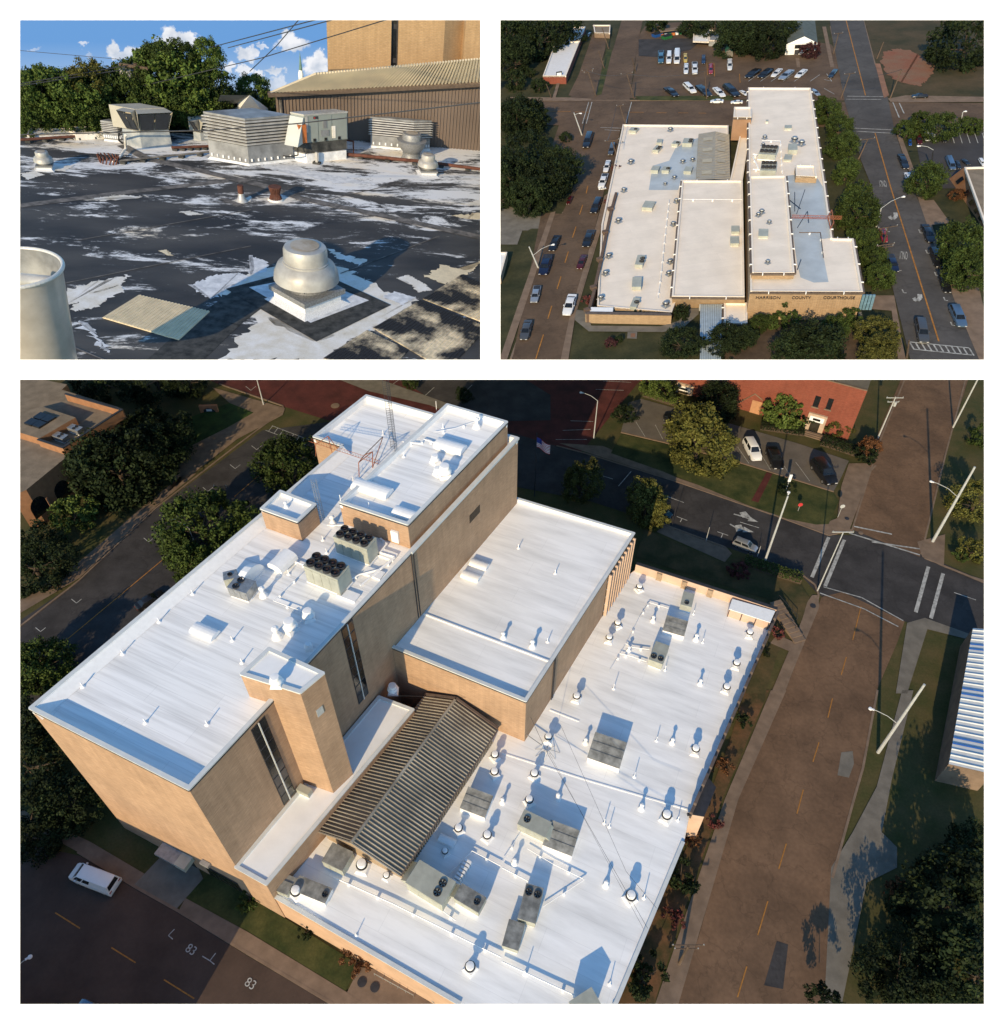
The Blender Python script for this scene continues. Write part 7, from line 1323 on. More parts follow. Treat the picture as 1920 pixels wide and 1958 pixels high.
    p_ = g(fn(*b)); dep = (p_-Vector((0, 0, SITE.H))).length; Rm = R_*dep/F; q_ = g(fn(*b), Rm*.6); tree(lab, Vector((q_.x, q_.y, 0)), Rm*.95, Rm*1.4, kd, sr, group=TG)
SG = 'shrubs around the courthouse'
for lab, fn, b, Rm, kd in (('red shrub beside the low roof', b1, (915, 1200), 1.1, 'pink'), ('red shrub by the screen wall', b3, (845, 120), .9, 'pink'), ('red shrub at the near corner of the low roof', b3, (690, 905), 1.2, 'pink'), ('small shrub by the front path', b3, (1085, 1030), 1.1, 'dark'), ('low hedge under the front wall', b4, (330, 1075), 2.4, 'green'), ('hedge right of the front wall', b4, (860, 1080), 2.2, 'green')): bush(lab, g(fn(*b)), Rm, kind=kd, group=SG)
for k, (a, b, z0, z1) in enumerate((((b1(677, 400)), b1(990, 430), 9, 9), (b1(990, 430), b1(1608, 410), 9, 9), (b1(915, 680), b1(845, 955), 9, 9), (b2(845, 430), b2(1250, 395), 9, 9))): wire('dark wire strung between poles '+('left of the junction', 'over the far lot', 'beside the low roof corner', 'across the grey street')[k], [g(a, z0), g(b, z1)], .05, group='wires around the courthouse', sag=.8)
# =====================================================================================================
# PLACE THREE: on the old black roof before the work (upper left picture)
# =====================================================================================================
S1 = SITE = Site((700, 2594), 66.0, (38.4, 38.4, 918.5, 687.7)); g = SITE.g
d1, d2, d3, d4 = zoom(38, 38, .24265), zoom(480, 38, .23109), zoom(38, 340, .23214), zoom(480, 340, .23109)
def deckmat():
    m, t, b = nodes_mat('old_black_membrane'); tc = N(t, 'TexCoord'); mp = N(t, 'Mapping'); mp.vector_type = 'TEXTURE'; mp.inputs['Rotation'].default_value = (0, 0, .3); mp.inputs['Scale'].default_value = (3.0, 1, 1)
    t.links.new(tc.outputs['Object'], mp.inputs[0])
    n1 = N(t, 'TexNoise', i_Scale=.13, i_Detail=12., i_Roughness=.74, i_Distortion=.6); t.links.new(mp.outputs[0], n1.inputs[0])
    n3 = N(t, 'TexNoise', i_Scale=.9, i_Detail=9., i_Roughness=.85); t.links.new(mp.outputs[0], n3.inputs[0])
    sp = N(t, 'SeparateXYZ'); t.links.new(tc.outputs['Object'], sp.inputs[0])
    mr = N(t, 'MapRange'); mr.inputs[1].default_value = 55; mr.inputs[2].default_value = 105; mr.inputs[3].default_value = .23; mr.inputs[4].default_value = 0.; t.links.new(sp.outputs[1], mr.inputs[0])
    mf = N(t, 'MapRange'); mf.inputs[1].default_value = 150; mf.inputs[2].default_value = 190; mf.inputs[3].default_value = 0; mf.inputs[4].default_value = .12; t.links.new(sp.outputs[1], mf.inputs[0])
    ad = N(t, 'Math', operation='ADD'); t.links.new(n1.outputs[0], ad.inputs[0]); t.links.new(mr.outputs[0], ad.inputs[1])
    ad2 = N(t, 'Math', operation='ADD'); t.links.new(ad.outputs[0], ad2.inputs[0]); t.links.new(mf.outputs[0], ad2.inputs[1])
    k = N(t, 'Math', operation='MULTIPLY_ADD'); k.inputs[1].default_value = .34; t.links.new(n3.outputs[0], k.inputs[0]); t.links.new(ad2.outputs[0], k.inputs[2])
    rp = N(t, 'ValToRGB'); e = rp.color_ramp.elements; e[0].position = .735; e[0].color = (0, 0, 0, 1); e[1].position = .79; e[1].color = (1, 1, 1, 1); t.links.new(k.outputs[0], rp.inputs[0])
    n2 = N(t, 'TexNoise', i_Scale=.12, i_Detail=6.); t.links.new(mp.outputs[0], n2.inputs[0]); r2_ = N(t, 'ValToRGB'); r2_.color_ramp.elements[0].position = .35; r2_.color_ramp.elements[1].position = .7; r2_.color_ramp.elements[0].color = (.022, .023, .026, 1); r2_.color_ramp.elements[1].color = (.085, .08, .074, 1); t.links.new(n2.outputs[0], r2_.inputs[0])
    r3_ = N(t, 'ValToRGB'); r3_.color_ramp.elements[0].position = .55; r3_.color_ramp.elements[1].position = .75; r3_.color_ramp.elements[0].color = (.85, .85, .84, 1); r3_.color_ramp.elements[1].color = (.9, .74, .5, 1); t.links.new(n2.outputs[0], r3_.inputs[0])
    mx = N(t, 'MixRGB'); t.links.new(rp.outputs[0], mx.inputs[0]); t.links.new(r2_.outputs[0], mx.inputs[1]); t.links.new(r3_.outputs[0], mx.inputs[2]); t.links.new(mx.outputs[0], b.inputs['Base Color']); b.inputs['Roughness'].default_value = .75
    bp = N(t, 'Bump', i_Strength=.3, i_Distance=.4); t.links.new(n3.outputs[0], bp.inputs['Height']); t.links.new(bp.outputs[0], b.inputs['Normal']); return m
M_old = deckmat()
M_tape = mat('dark_grey_tape', (.035, .038, .038), .85, .35, .6, c2=(.085, .085, .08), fine=.2)
M_seam = mat('grey_seam_strip', (.11, .105, .1), .85, .35, .5, c2=(.24, .22, .2), fine=.2)
M_cem = mat('worn_white_patch', (.8, .74, .62), .85, .12, .35, fine=.15, c2=(.86, .84, .8))
M_alu = mat('spun_aluminium', (.46, .45, .43), .42, .12, .5, metal=.35, c2=(.58, .57, .54))
M_alf = mat('fan_aluminium', (.4, .39, .37), .48, .15, .03, metal=.25, c2=(.5, .49, .46))
M_alud = mat('dull_galvanised_sheet', (.24, .245, .25), .5, .2, .3, metal=.3, c2=(.36, .37, .38))
M_flash = mat('white_flashing', (.7, .72, .75), .6, .2, .6, c2=(.86, .87, .88), fine=.1)
M_rustp = mat('rusty_pipe', (.12, .05, .035), .9, .3, .8)
M_padm = mat('cream_walk_pad', (.78, .66, .45), .85, .1, .5, fine=.25)
flat('ground', [(-200, 330), (1100, 330), (1100, 215), (-200, 215)], -.6, mat('far_ground', (.05, .045, .03), .95, .3, .05))
flat('roof_deck', [(-60, 760), (1000, 760), (1000, 292), (918, 287), (700, 268), (480, 256), (300, 254), (-60, 256)], 0, M_old)
def sline(name, label, pts, wd, m, z=.06):
    o = obj(name, strip([g(p, z) for p in pts], wd, 0, MB()), m); o['kind'] = 'structure'; return o
sline('roof_seam', '', [d3(0, 228), d3(900, 115), d3(1720, 22)], 2.0, M_seam); sline('roof_seam', '', [d1(800, 985), d1(1000, 1090), d1(1904, 1300), d4(420, 170), d4(1240, 345), d4(1904, 490)], 2.4, M_seam, .08)
for a, b in ((d3(480, 512), d3(1904, 262)), (d3(300, 880), d3(1904, 560)), (d4(640, 180), d4(1240, 40)), (d4(740, 790), d4(1560, 480)), (d3(0, 1210), d3(700, 1500)), (d1(740, 1110), d1(1490, 1040))): sline('roof_seam', '', [a, b], .25, M_seam, .1)
sline('roof_seam', '', [(490, 560), (418, 612), (322, 700)], 7.5, M_tape, .05)
def ps(name, pts, z, m, **kw): o = obj(name, MB().prism([g(p, z) for p in pts], 0), m); o['kind'] = 'structure'; return o
# worn white and cream patches that have outlines of their own
def blotch(pts, z, m, seed, name='worn_patch'):
    r = random.Random(seed); P = [g(p, z) for p in pts]; q = []
    for i in range(len(P)):
        a, b = P[i], P[(i+1) % len(P)]; d = (b-a)
        for k in range(18): p = a.lerp(b, k/18); q.append(p+Vector((r.gauss(0, .42), r.gauss(0, .32), 0))*min(1.4, d.length/8))
    o = obj(name, MB().poly(q), m); o['kind'] = 'structure'
blotch(R(d4, (20, 920), (430, 1190), (500, 1170), (900, 1010), (740, 935), (520, 900), (200, 880)), .05, M_flash, 1)
blotch(R(d4, (110, 1140), (420, 1290), (520, 1350), (760, 1290), (1180, 1060), (1160, 990), (1380, 1000), (1200, 1150), (900, 1300), (600, 1510), (-260, 1510)), .045, M_cem, 2)
blotch(R(d4, (1430, 815), (1600, 720), (1780, 760), (1900, 690), (1850, 760), (1620, 880)), .06, M_padm, 3); blotch(R(d4, (1200, 830), (1300, 800), (1440, 880), (1500, 930), (1380, 945), (1300, 860)), .065, M_cem, 4)
blotch(R(d3, (540, 180), (780, 140), (1040, 150), (700, 190)), .06, M_cem, 5); blotch(R(d3, (1310, 280), (1400, 270), (1500, 300), (1400, 310)), .06, M_cem, 6); blotch(R(d3, (1140, 600), (1210, 590), (1260, 640), (1220, 640)), .06, M_padm, 7)
blotch(R(d3, (410, 1080), (560, 960), (820, 880), (860, 920), (640, 1060), (460, 1100)), .055, M_cem, 8); blotch(R(d4, (640, 590), (960, 690), (900, 720), (700, 660)), .06, M_cem, 9); blotch(R(d2, (1400, 1110), (1904, 1150), (1904, 1180), (1500, 1130)), .06, M_cem, 10)
blotch(R(d4, (1740, 220), (1904, 170), (1904, 230)), .06, M_cem, 12); blotch(R(d4, (1660, 310), (1904, 290), (1904, 345), (1750, 335)), .06, M_padm, 13); blotch(R(d2, (60, 1200), (360, 1200), (500, 1250), (1100, 1370), (700, 1350), (200, 1250)), .06, M_flash, 14)
blotch(R(d1, (90, 1180), (150, 1150), (300, 1150), (430, 1145), (350, 1190)), .06, M_cem, 15); blotch(R(d1, (0, 1210), (120, 1190), (190, 1220), (60, 1260)), .06, M_cem, 16); blotch(R(d1, (250, 940), (680, 925), (800, 975), (700, 990), (300, 955)), .06, M_cem, 17)
blotch(R(d3, (330, 960), (560, 860), (900, 800), (820, 900), (560, 1010), (380, 1050)), .05, M_cem, 31); blotch(R(d3, (480, 1180), (620, 1260), (740, 1440), (640, 1380)), .05, M_flash, 32); blotch(R(d4, (1090, 985), (1180, 940), (1370, 990), (1250, 1050)), .052, M_flash, 33); blotch(R(d3, (1400, 880), (1600, 800), (1800, 780), (1904, 820), (1720, 900), (1560, 1000)), .05, M_flash, 34); blotch(R(d4, (0, 640), (150, 700), (120, 780), (0, 800)), .05, M_flash, 35)
blotch([(398, 548), (588, 484), (690, 528), (784, 584), (700, 628), (606, 676), (520, 625)], .03, M_cem, 41)
# walk pads with a raised dimple pattern
def pad(label, pts, n, m_, dots, name='walk_pad', group='ribbed walk pads'):
    P = [g(p, .12) for p in pts]; c = P[0].copy(); c.z = 0; o = thing(name, label, 'walk pad', c, 0, group); obj('sheet', MB().prism([p-c for p in P], 0), m_, o); q = MB()
    for i in range(n):
        for j in range(n*2//3):
            u, v = (i+.5)/n, (j+.5)/(n*2//3); p = P[0].lerp(P[1], u).lerp(P[3].lerp(P[2], u), v)-c; q.box((p.x, p.y, .16), (.42, .3, .12), .6)
    o2 = obj('dimples', q, dots, o); o2['kind'] = 'stuff'; return o
M_padd = mat('blackened_walk_pad', (.04, .045, .055), .85, .4, .12, c2=(.74, .64, .46), fine=.5, lo=.47, hi=.6); M_padl = mat('cream_pad_nubs', (.72, .64, .48), .85, .3, .3)
pad('cream dimpled pad lying alone left of the near fan', R(d3, (680, 1150), (980, 965), (1565, 1100), (1310, 1335)), 34, M_padm, M_padm)
pad('blackened pad at the bottom edge right of the taped fan', R(d4, (600, 1490), (960, 1260), (1300, 1430), (1050, 1700)), 30, M_padd, M_padd)
pad('large worn pad in the lower right corner', R(d4, (1010, 1240), (1400, 1010), (1960, 1240), (1620, 1600)), 40, M_padd, M_padd); pad('striped worn pad cut by the right edge', R(d4, (1420, 1000), (1740, 800), (2200, 1000), (1960, 1210)), 36, M_padd, M_padd)
# ---- near fan with its curb and taped square
def U(p, z=0): return ((g((p[0]+1, p[1]), z)-g(p, z)).length)
def quadctr(pts, z): return sum((g(p, z) for p in pts), Vector())/len(pts)
dm = [(432, 552), (605, 653), (748, 583), (590, 510)]; di = [(476, 549), (594, 617), (706, 574), (585, 528)]
D_ = [g(p, .12) for p in dm]; I_ = [g(p, .12) for p in di]
for k in range(4): j = (k+1) % 4; q = MB().add([D_[k], D_[j], I_[j], I_[k]], [(0, 1, 2, 3)]); o = obj('tape_strip', q, M_tape); o['kind'] = 'structure'
o = obj('flashing_sheet', MB().poly([Pz(p, .1) for p in I_]), M_flash); o['kind'] = 'structure'
def fan_px(label, base, wpx, m=None, group='exhaust fans on the black roof', rz=0, curb=True, name='exhaust_fan', prof=None):
    """domed exhaust fan sized from its width in pixels"""
    c = g(base); u = U(base)*wpx/115; o = thing(name, label, 'roof fan', c, rz, group, u)
    if curb:
        obj('flashing', MB().box((0, 0, 3.5), (120, 120, 7), 0, taper=.76), M_flash, o); obj('curb', MB().box((0, 0, 14), (88, 88, 16)), M_flash, o); obj('base_plate', MB().box((0, 0, 26), (100, 100, 9)), m or M_alud, o)
        z = 30
    else: obj('curb', MB().lathe([(44, 0), (36, 14), (36, 26)], 24), m or M_alud, o, True); z = 22
    obj('neck', MB().lathe([(37, z), (32, z+4), (34, z+20)], 28), m or M_alud, o, True)
    obj('dome', MB().lathe(prof or [(36, z+20), (57, z+17), (60, z+18), (59.5, z+21), (58, z+33), (52, z+45), (42, z+50), (41, z+51)], 36), m or M_alf, o, True)
    cp = obj('motor_cap', MB().lathe([(42, z+50), (42, z+53), (40, z+54), (39.5, z+74), (37, z+79), (20, z+82), (0.1, z+82.5)], 36), m or M_alf, o, True)
    obj('stain', MB().lathe([(0.1, z+82.8), (26, z+82.2)], 20, cap=False), mat('tan_rust_stain', (.42, .31, .18), .8, .3, .02, c2=(.5, .46, .4)), cp)
    for k in range(8): t = k*.785; obj('screw', MB().box((57*math.cos(t), 57*math.sin(t), z+16), (1.6, 1.6, 1.6)), M_dark, o)
    return o
pa, pb = g(d4(140, 800), 3), g(d4(460, 975), 3)
fan_px('large silver domed fan on a white curb inside the taped square', (589, 577), 118, rz=math.atan2((pb-pa).y, (pb-pa).x))
fan_px('small silver fan at the left edge of the far roof', d1(203, 1172), 37, rz=.4); fan_px('small silver fan nearest the rusty pipe on the right', d2(1460, 1275), 36, rz=.4); fan_px('upblast fan with tall bowl before the right louvred box', d2(1325, 1150), 50, m=M_alud, curb=False, prof=[(36, 30), (46, 40), (57, 62), (60, 72), (62, 76), (40, 78)])
# ---- boxes given by three pixels of their feet (left, near corner, right) and the pixel over the near corner
def pb3(L_, Mm, Rr, top, z0=0.):
    a, b, c = g(L_, z0), g(Mm, z0), g(Rr, z0); d = a+c-b; zt = SITE.hgt(SITE.px(Pz(b, 0)), top, z0) if z0 == 0 else hgt_at(b, top, z0); return [a, b, c, d], zt
def hgt_at(b, top, z0):
    best = (1e9, z0)
    for k in range(300):
        z = z0+k*.1; q = SITE.px((b.x, b.y, z)); d = math.hypot(q[0]-top[0], q[1]-top[1])
        if d < best[0]: best = (d, z)
    return best[1]
def infl(P, k): c = sum(P, Vector())/4; return [c+(p-c)*k for p in P]
def louvred(label, L_, Mm, Rr, lb, lt, n, m=None):
    P, z1 = pb3(L_, Mm, Rr, lb); z2 = hgt_at(P[1], lt, 0); o = thing('louvred_box', label, 'roof ventilator', Pz(P[1], 0), 0, 'louvred ventilator boxes'); c = o.location.copy(); P = [p-c for p in P]
    fl = infl(P, 1.06); obj('flashing', MB().prism([Pz(p, .5) for p in infl(P, 1.0)], 0, bottom=[Pz(p, 0) for p in fl]), M_flash, o)
    obj('curb', MB().prism([Pz(p, z1) for p in P], .3), M_alud, o); obj('core', MB().prism([Pz(p, z2-.2) for p in infl(P, .98)], z1), M_dark, o); h = (z2-z1)/n
    for k in range(n):
        zb = z1+k*h; q = MB().prism([Pz(p, zb+h*.8) for p in infl(P, 1.0)], 0, bottom=[Pz(p, zb+h*.52) for p in infl(P, 1.08)]); q2 = MB().prism([Pz(p, zb+h*.52) for p in infl(P, 1.08)], zb+h*.36); q.add(q2.V, q2.F); obj('louvre_blade', q, M_alu, o)
    obj('lid', MB().prism([Pz(p, z2+.5) for p in infl(P, 1.02)], z2+.05), M_alud, o)
    a, b, e = infl([Pz(p, z2+.5) for p in P], 1.02)[0], P[1], P[2]
    for k in range(7):
        for s in ((0, 1), (1, 2)): p = P[s[0]].lerp(P[s[1]], (k+.5)/7); n_ = Vector((P[s[1]].y-P[s[0]].y, -(P[s[1]].x-P[s[0]].x), 0)).normalized(); obj('clip', MB().box(Pz(p, 1.2)+n_*.08, (.35, .35, .6)), M_flash, o)
    return o
louvred('large louvred box in the middle of the roof', d1(1500, 1095), d1(1808, 1150), d2(355, 1165), d1(1800, 1000), d1(1798, 795), 8)
louvred('louvred box by the brown wall on the right', d2(990, 1055), d2(1335, 1085), d2(1478, 1080), d2(1332, 985), d2(1332, 850), 7); louvred('small louvred box half hidden behind the screened unit', d1(670, 955), d1(790, 968), d1(880, 950), d1(790, 905), d1(790, 815), 6)
def hooded(label, L_, Mm, Rr, cb, tp, group='hooded air units'):
    P, z1 = pb3(L_, Mm, Rr, cb); z2 = hgt_at(P[1], tp, 0); o = thing('hooded_air_unit', label, 'air conditioner', Pz(P[1], 0), 0, group); c = o.location.copy(); P = [p-c for p in P]
    obj('curb', MB().prism([Pz(p, z1) for p in P], 0, bottom=[Pz(p, 0) for p in infl(P, 1.04)]), mat('blue_grey_stained_sheet', (.3, .36, .42), .5, .3, .25, metal=.2, c2=(.55, .55, .52)), o)
    back = P[3]+(P[0]-P[1])*.35; Q = [P[0]+(P[0]-P[1])*.5, P[1]+(P[0]-P[1])*.05, P[2]+(P[0]-P[1])*.05, P[3]+(P[0]-P[1])*.5]
    obj('cabinet', MB().prism([Pz(p, z2) for p in Q], z1+.1), mat('tan_grey_cabinet', (.42, .4, .34), .5, .08, .3), o)
    for (a, b, dd, sc_) in ((P[1], P[2], 3.2, 1.), (P[0].lerp(P[1], .3), P[1], 2.6, 1.)):
        n_ = Vector((b.y-a.y, -(b.x-a.x), 0)).normalized(); A, B = Pz(a, z2-.1), Pz(b, z2-.1); A2, B2 = A+n_*dd-(b-a)*.06, B+n_*dd+(b-a)*.1; a0, b0 = Pz(a, z1+.15)+n_*.1, Pz(b, z1+.15)+n_*.1
        h = obj('hood', MB().add([A, B, B2, A2, a0, b0], [(0, 1, 2, 3), (0, 3, 4), (1, 5, 2)]), mat('tan_grey_cabinet', (.42, .4, .34)), o)
        f = lambda u, v: A2.lerp(B2, u).lerp(a0.lerp(b0, u), v)+n_*.06
        for u0, u1 in ((.06, .48), (.52, .94)): obj('screen', MB().poly([f(u0, .06), f(u1, .06), f(u1, .98), f(u0, .98)]), mat('dark_mesh_screen', (.03, .035, .045), .7, .2, 2), h)
    return o
hooded('tan grey air unit with two dark screened hoods', d1(830, 985), d1(965, 1010), d1(1195, 995), d1(965, 878), d1(975, 690)); hooded('smaller far air unit with screened hoods', d1(1375, 945), d1(1430, 955), d1(1540, 945), d1(1430, 890), d1(1430, 775))
P, z1 = pb3(d2(365, 1165), d2(465, 1185), d2(790, 1150), d2(470, 1110)); c = Pz(P[1], 0); tu = thing('green_grey_air_unit', 'large green grey air unit with a pale hood and orange box', 'air conditioner', c); P = [p-c for p in P]; Mg = mat('green_grey_cabinet', (.27, .3, .28), .45, .06, .2, metal=.1)
obj('curb', MB().prism([Pz(p, z1) for p in P], 0), M_flash, tu); z2 = hgt_at(P[1]+c, d2(500, 1020), 0); z3 = hgt_at(P[1]+c, d2(500, 790), 0)
obj('rail', MB().prism([Pz(p, z2) for p in infl(P, 1.02)], z1+.3), M_tape, tu); Q = [p for p in infl(P, 1.06)]; obj('cabinet', MB().prism([Pz(p, z3) for p in Q], z2+.1), Mg, tu); obj('lid', MB().prism([Pz(p, z3+.35) for p in infl(Q, 1.02)], z3+.02), M_alu, tu)
a, b = Q[1], Q[2]; e = (b-a).normalized(); n_ = Vector((e.y, -e.x, 0)); W = (b-a).length; H_ = z3-z2
for u0, u1, v0, v1, m_, nm in ((.01, .3, .04, .96, Mg, 'door_panel'), (.32, .62, .04, .96, Mg, 'door_panel'), (.64, .98, .04, .96, Mg, 'door_panel'), (.02, .07, .4, .97, M_alu, 'duct_strip'), (.2, .3, .86, .95, M_dark, 'maker_plate'), (.36, .55, .2, .42, M_alud, 'rating_label'), (.42, .5, .5, .78, M_alud, 'rating_label'), (.62, .7, .1, .55, M_cem, 'rating_label'), (.18, .24, .03, .14, M_black, 'latch'), (.44, .5, .03, .14, M_black, 'latch'), (.76, .82, .03, .14, M_black, 'latch')):
    t_ = .12 if nm == 'door_panel' else .25; obj(nm, wall_slab(MB(), Pz(a+e*W*u0, 0)+n_*.02, Pz(a+e*W*u1, 0)+n_*.02, z2+.1+H_*v0, z2+.1+H_*v1, n_, t_), m_, tu)
obj('maker_mark', wall_slab(MB(), Pz(a+e*W*.21, 0)+n_*.28, Pz(a+e*W*.235, 0)+n_*.28, z2+.1+H_*.88, z2+.1+H_*.93, n_, .05), M_fr, tu)
a0, b0 = Q[0], Q[1]; n2_ = Vector((b0.y-a0.y, -(b0.x-a0.x), 0)).normalized(); A, B = Pz(a0, z3-.3), Pz(b0, z3-.3); obj('hood', MB().add([A, B, B+n2_*.5, A+n2_*.5, Pz(a0, z2+.3)+n2_*4.5, Pz(b0, z2+.3)+n2_*4.5, Pz(a0, z2+.3), Pz(b0, z2+.3)], [(0, 1, 2, 3), (3, 2, 5, 4), (1, 7, 5, 2), (0, 3, 4, 6)]), mat('pale_hood', (.55, .57, .53), .45, .06, .3), tu)
obj('orange_box', MB().box(Pz(a-e*1.0, z2+H_*.4)+n_*.6, (2.0, .8, 4.0), math.atan2(e.y, e.x)), mat('orange_enamel', (.45, .14, .04), .6, .2, 1), tu)
q = MB(); p0 = Pz(a-e*.5, z2+1)+n_*.8
q.path([p0, p0+Vector((-1.5, -1, -1.5)), p0+Vector((-1.2, -2, -3)), p0+Vector((-3, -2, -3.6)), p0+Vector((-5, -1.5, -3.9))], .14, 5); obj('cable', q, M_black, tu)
P, z1 = pb3(d1(1650, 760), d1(1660, 765), d2(240, 815), d1(1660, 705)); P[3] = P[2]+Vector((0, 5, 0)); P[0] = P[1]+Vector((0, 5, 0)); o = thing('long_condenser', 'long pale finned condenser behind the large louvred box', 'air conditioner', Pz(P[1], 0)); c = o.location.copy(); P = [p-c for p in P]; z1 = max(z1, 5.)
obj('cabinet', MB().prism([Pz(p, z1) for p in P], 0), mat('pale_green_grey', (.3, .34, .33), .5, .08, .3), o)
for k in range(34): p = P[1].lerp(P[2], (k+.5)/34); obj('fin', MB().box(Pz(p, z1*.55)+Vector((0, -.15, 0)), (.25, .3, z1*.8)), M_alu if k < 17 else Mg, o)
# ---- the steel drum cut by the left edge
rc = (22, 512); bz_ = g((110, 782)); o = thing('steel_drum', 'big round pale steel duct with rolled rim at the left edge', 'duct', bz_); Hd = hgt_at(bz_, rc, 0); rr_ = 99*U(rc, Hd)
obj('shell', MB().lathe([(rr_*.62, 0), (rr_*.985, Hd)], 64, cap=False), mat('pale_stained_steel', (.5, .45, .38), .35, .15, .15, metal=.3, c2=(.62, .58, .52)), o, True)
obj('liner', MB().lathe([(rr_*.95, Hd), (rr_*.66, Hd*.3)], 64, cap=False), M_alud, o, True); q = MB(); n = 64
for i in range(n): t0, t1 = 2*math.pi*i/n, 2*math.pi*(i+1)/n; q.tube((rr_*math.cos(t0), rr_*math.sin(t0), Hd), (rr_*math.cos(t1), rr_*math.sin(t1), Hd), rr_*.045, 8)
obj('rolled_rim', q, mat('pale_rim', (.6, .6, .58), .35, .05, 1), o, True); obj('floor', MB().lathe([(.1, Hd*.35), (rr_*.66, Hd*.36)], 32, cap=False), M_black, o)
obj('motor', MB().tube((-rr_*.6, -rr_*.1, Hd*.93), (rr_*.88, rr_*.1, Hd*.93), rr_*.15, 20), M_alu, o, True); obj('motor_band', MB().tube((-rr_*.1, -rr_*.03, Hd*.86), (rr_*.25, rr_*.02, Hd*.86), rr_*.208, 20), M_dark, o, True)
obj('rivet', MB().box((rr_*.62, -rr_*.78, Hd*.45), (.7, .5, .8)), M_black, o)
# ---- small things on the deck
b_ = g(d3(1828, 192)); h_ = SITE.hgt(d3(1828, 192), d3(1826, 62)); o = thing('stub_pipe', 'short rusty topped pipe in a pale patch near the middle', 'pipe', b_); obj('pipe', MB().lathe([(1.4, 0), (.75, .8), (.6, h_*.55)], 14), M_alu, o, True); obj('rusty_top', MB().lathe([(.62, h_*.5), (.62, h_)], 14), M_rustp, o, True)
blotch(R(d3, (1640, 170), (1720, 165), (1850, 225), (1780, 230)), .07, M_seam, 20); blotch(R(d3, (1740, 190), (1904, 150), (1904, 200)), .08, M_cem, 21)
b_ = g(d4(205, 182)); h_ = SITE.hgt(d4(205, 182), d4(195, 70)); o = thing('drain_basket', 'rusty waisted drain strainer basket beside the diagonal seam', 'roof drain', b_); q = MB(); r_ = 45*.231*U(d4(205, 182)); 
obj('ring', MB().lathe([(r_*1.5, 0), (r_*1.3, .3), (r_, .3)], 20), M_cem, o)
for k in range(20): t = k*.314; f = lambda r, z: (r*math.cos(t), r*math.sin(t), z); obj('bar', MB().path([f(r_*1.15, .1), f(r_*.75, h_*.45), f(r_*1.1, h_)], .14, 5), M_rustp, o)
obj('top_ring', MB().lathe([(r_*1.12, h_*.93), (r_*1.15, h_), (r_*.9, h_)], 20), M_rustp, o)
b_ = g(d1(705, 1125)); o = thing('drain_basket', 'crushed rusty drain strainer at the end of the white hose', 'roof drain', b_)
for k in range(16): t = k*.39; obj('bar', MB().tube((2*math.cos(t), 1.4*math.sin(t), 0), (2.4*math.cos(t+.3), 1.5*math.sin(t+.3), 1.6), .16, 4), M_rustp, o)
o = obj('hose', MB().path([g(d1(735, 1120)), g(d1(790, 1075), .6), g(d1(835, 1010), 1.), g(d1(832, 970), 3), g(d1(830, 910), 6)], .28, 7), M_cem); tag(o, 'cream hose curving down from the screened unit to the drain', 'hose')
o = obj('cable', MB().path([g(d1(815, 975), .3), g(d1(780, 950), 1), g(d1(780, 900), 4), g(d1(800, 855), 7)], .2, 6), M_black); tag(o, 'black cable looping beside the screened unit', 'cable')
for lab, pts, r in (('rusty pipe running right across the deck before the brown wall', [d2(795, 1112), d2(1400, 1170), d2(1904, 1235)], .42), ('rusty pipe along the far left of the deck', [d1(0, 945), d1(310, 925), d1(650, 905)], .3), ('rusty pipe between the screened unit and the louvred box', [d1(1195, 1005), d1(1490, 995)], .3), ('thin pale pipe across the middle of the deck', [d1(735, 1115), d1(1490, 1040)], .22)):
    P = [g(p, .7) for p in pts]; o = thing('roof_pipe', lab, 'pipe', P[0]-Vector((0, 0, .7)), 0, 'pipes on the black roof'); c = o.location.copy(); obj('pipe', MB().path([p-c for p in P], r, 8), M_rustp if 'rusty' in lab else M_seam, o)
    for k in range(5): p = P[0].lerp(P[-1], (k+.5)/5)-c; obj('block', MB().box((p.x, p.y, .25), (1.2, 1.2, .5)), M_tape, o)
o = thing('pipe_riser', 'dark bent pipe riser right of the green grey unit', 'pipe', g(d2(848, 1120))); hh = SITE.hgt(d2(848, 1120), d2(848, 1005)); obj('pipe', MB().path([(0, 0, 0), (0, 0, hh), (-2.6, 0, hh)], .22, 6), M_rustp, o)
o = thing('short_post', 'small grey post on a foot before the green grey unit', 'post', g(d2(545, 1190))); hh = SITE.hgt(d2(545, 1190), d2(548, 1095)); obj('foot', MB().box((0, 0, .2), (1.8, 1.4, .4)), M_tape, o); obj('post', MB().box((0, 0, hh/2), (.6, .6, hh)), M_alu, o)
# ---- brown metal hall and brick block
wl0, wl1 = g(d2(225, 945)), g(d2(2000, 1090)); e = (wl1-wl0).normalized(); n_ = Vector((e.y, -e.x, 0)); zA = hgt_at(wl0, d2(225, 612), 0); zB = hgt_at(wl1, d2(2000, 535), 0); Lw = (wl1-wl0).length
hall = thing('brown_metal_hall', 'brown ribbed metal hall with pale ribbed roof on the right', 'building', wl0); c = wl0.copy(); M_bw = mat('brown_ribbed_wall', (.155, .12, .1), .6, .12, .08, metal=.1); M_pr = mat('pale_ribbed_roof', (.5, .44, .35), .5, .15, .1, c2=(.62, .54, .4))
top = lambda t: zA+(zB-zA)*t
obj('wall', MB().add([Vector((0, 0, 0)), wl1-c, Pz(wl1-c, zB), Vector((0, 0, zA)), n_*-5, n_*-5+Vector((0, 0, zA-1))], [(0, 1, 2, 3), (0, 3, 5, 4)]), M_bw, hall)
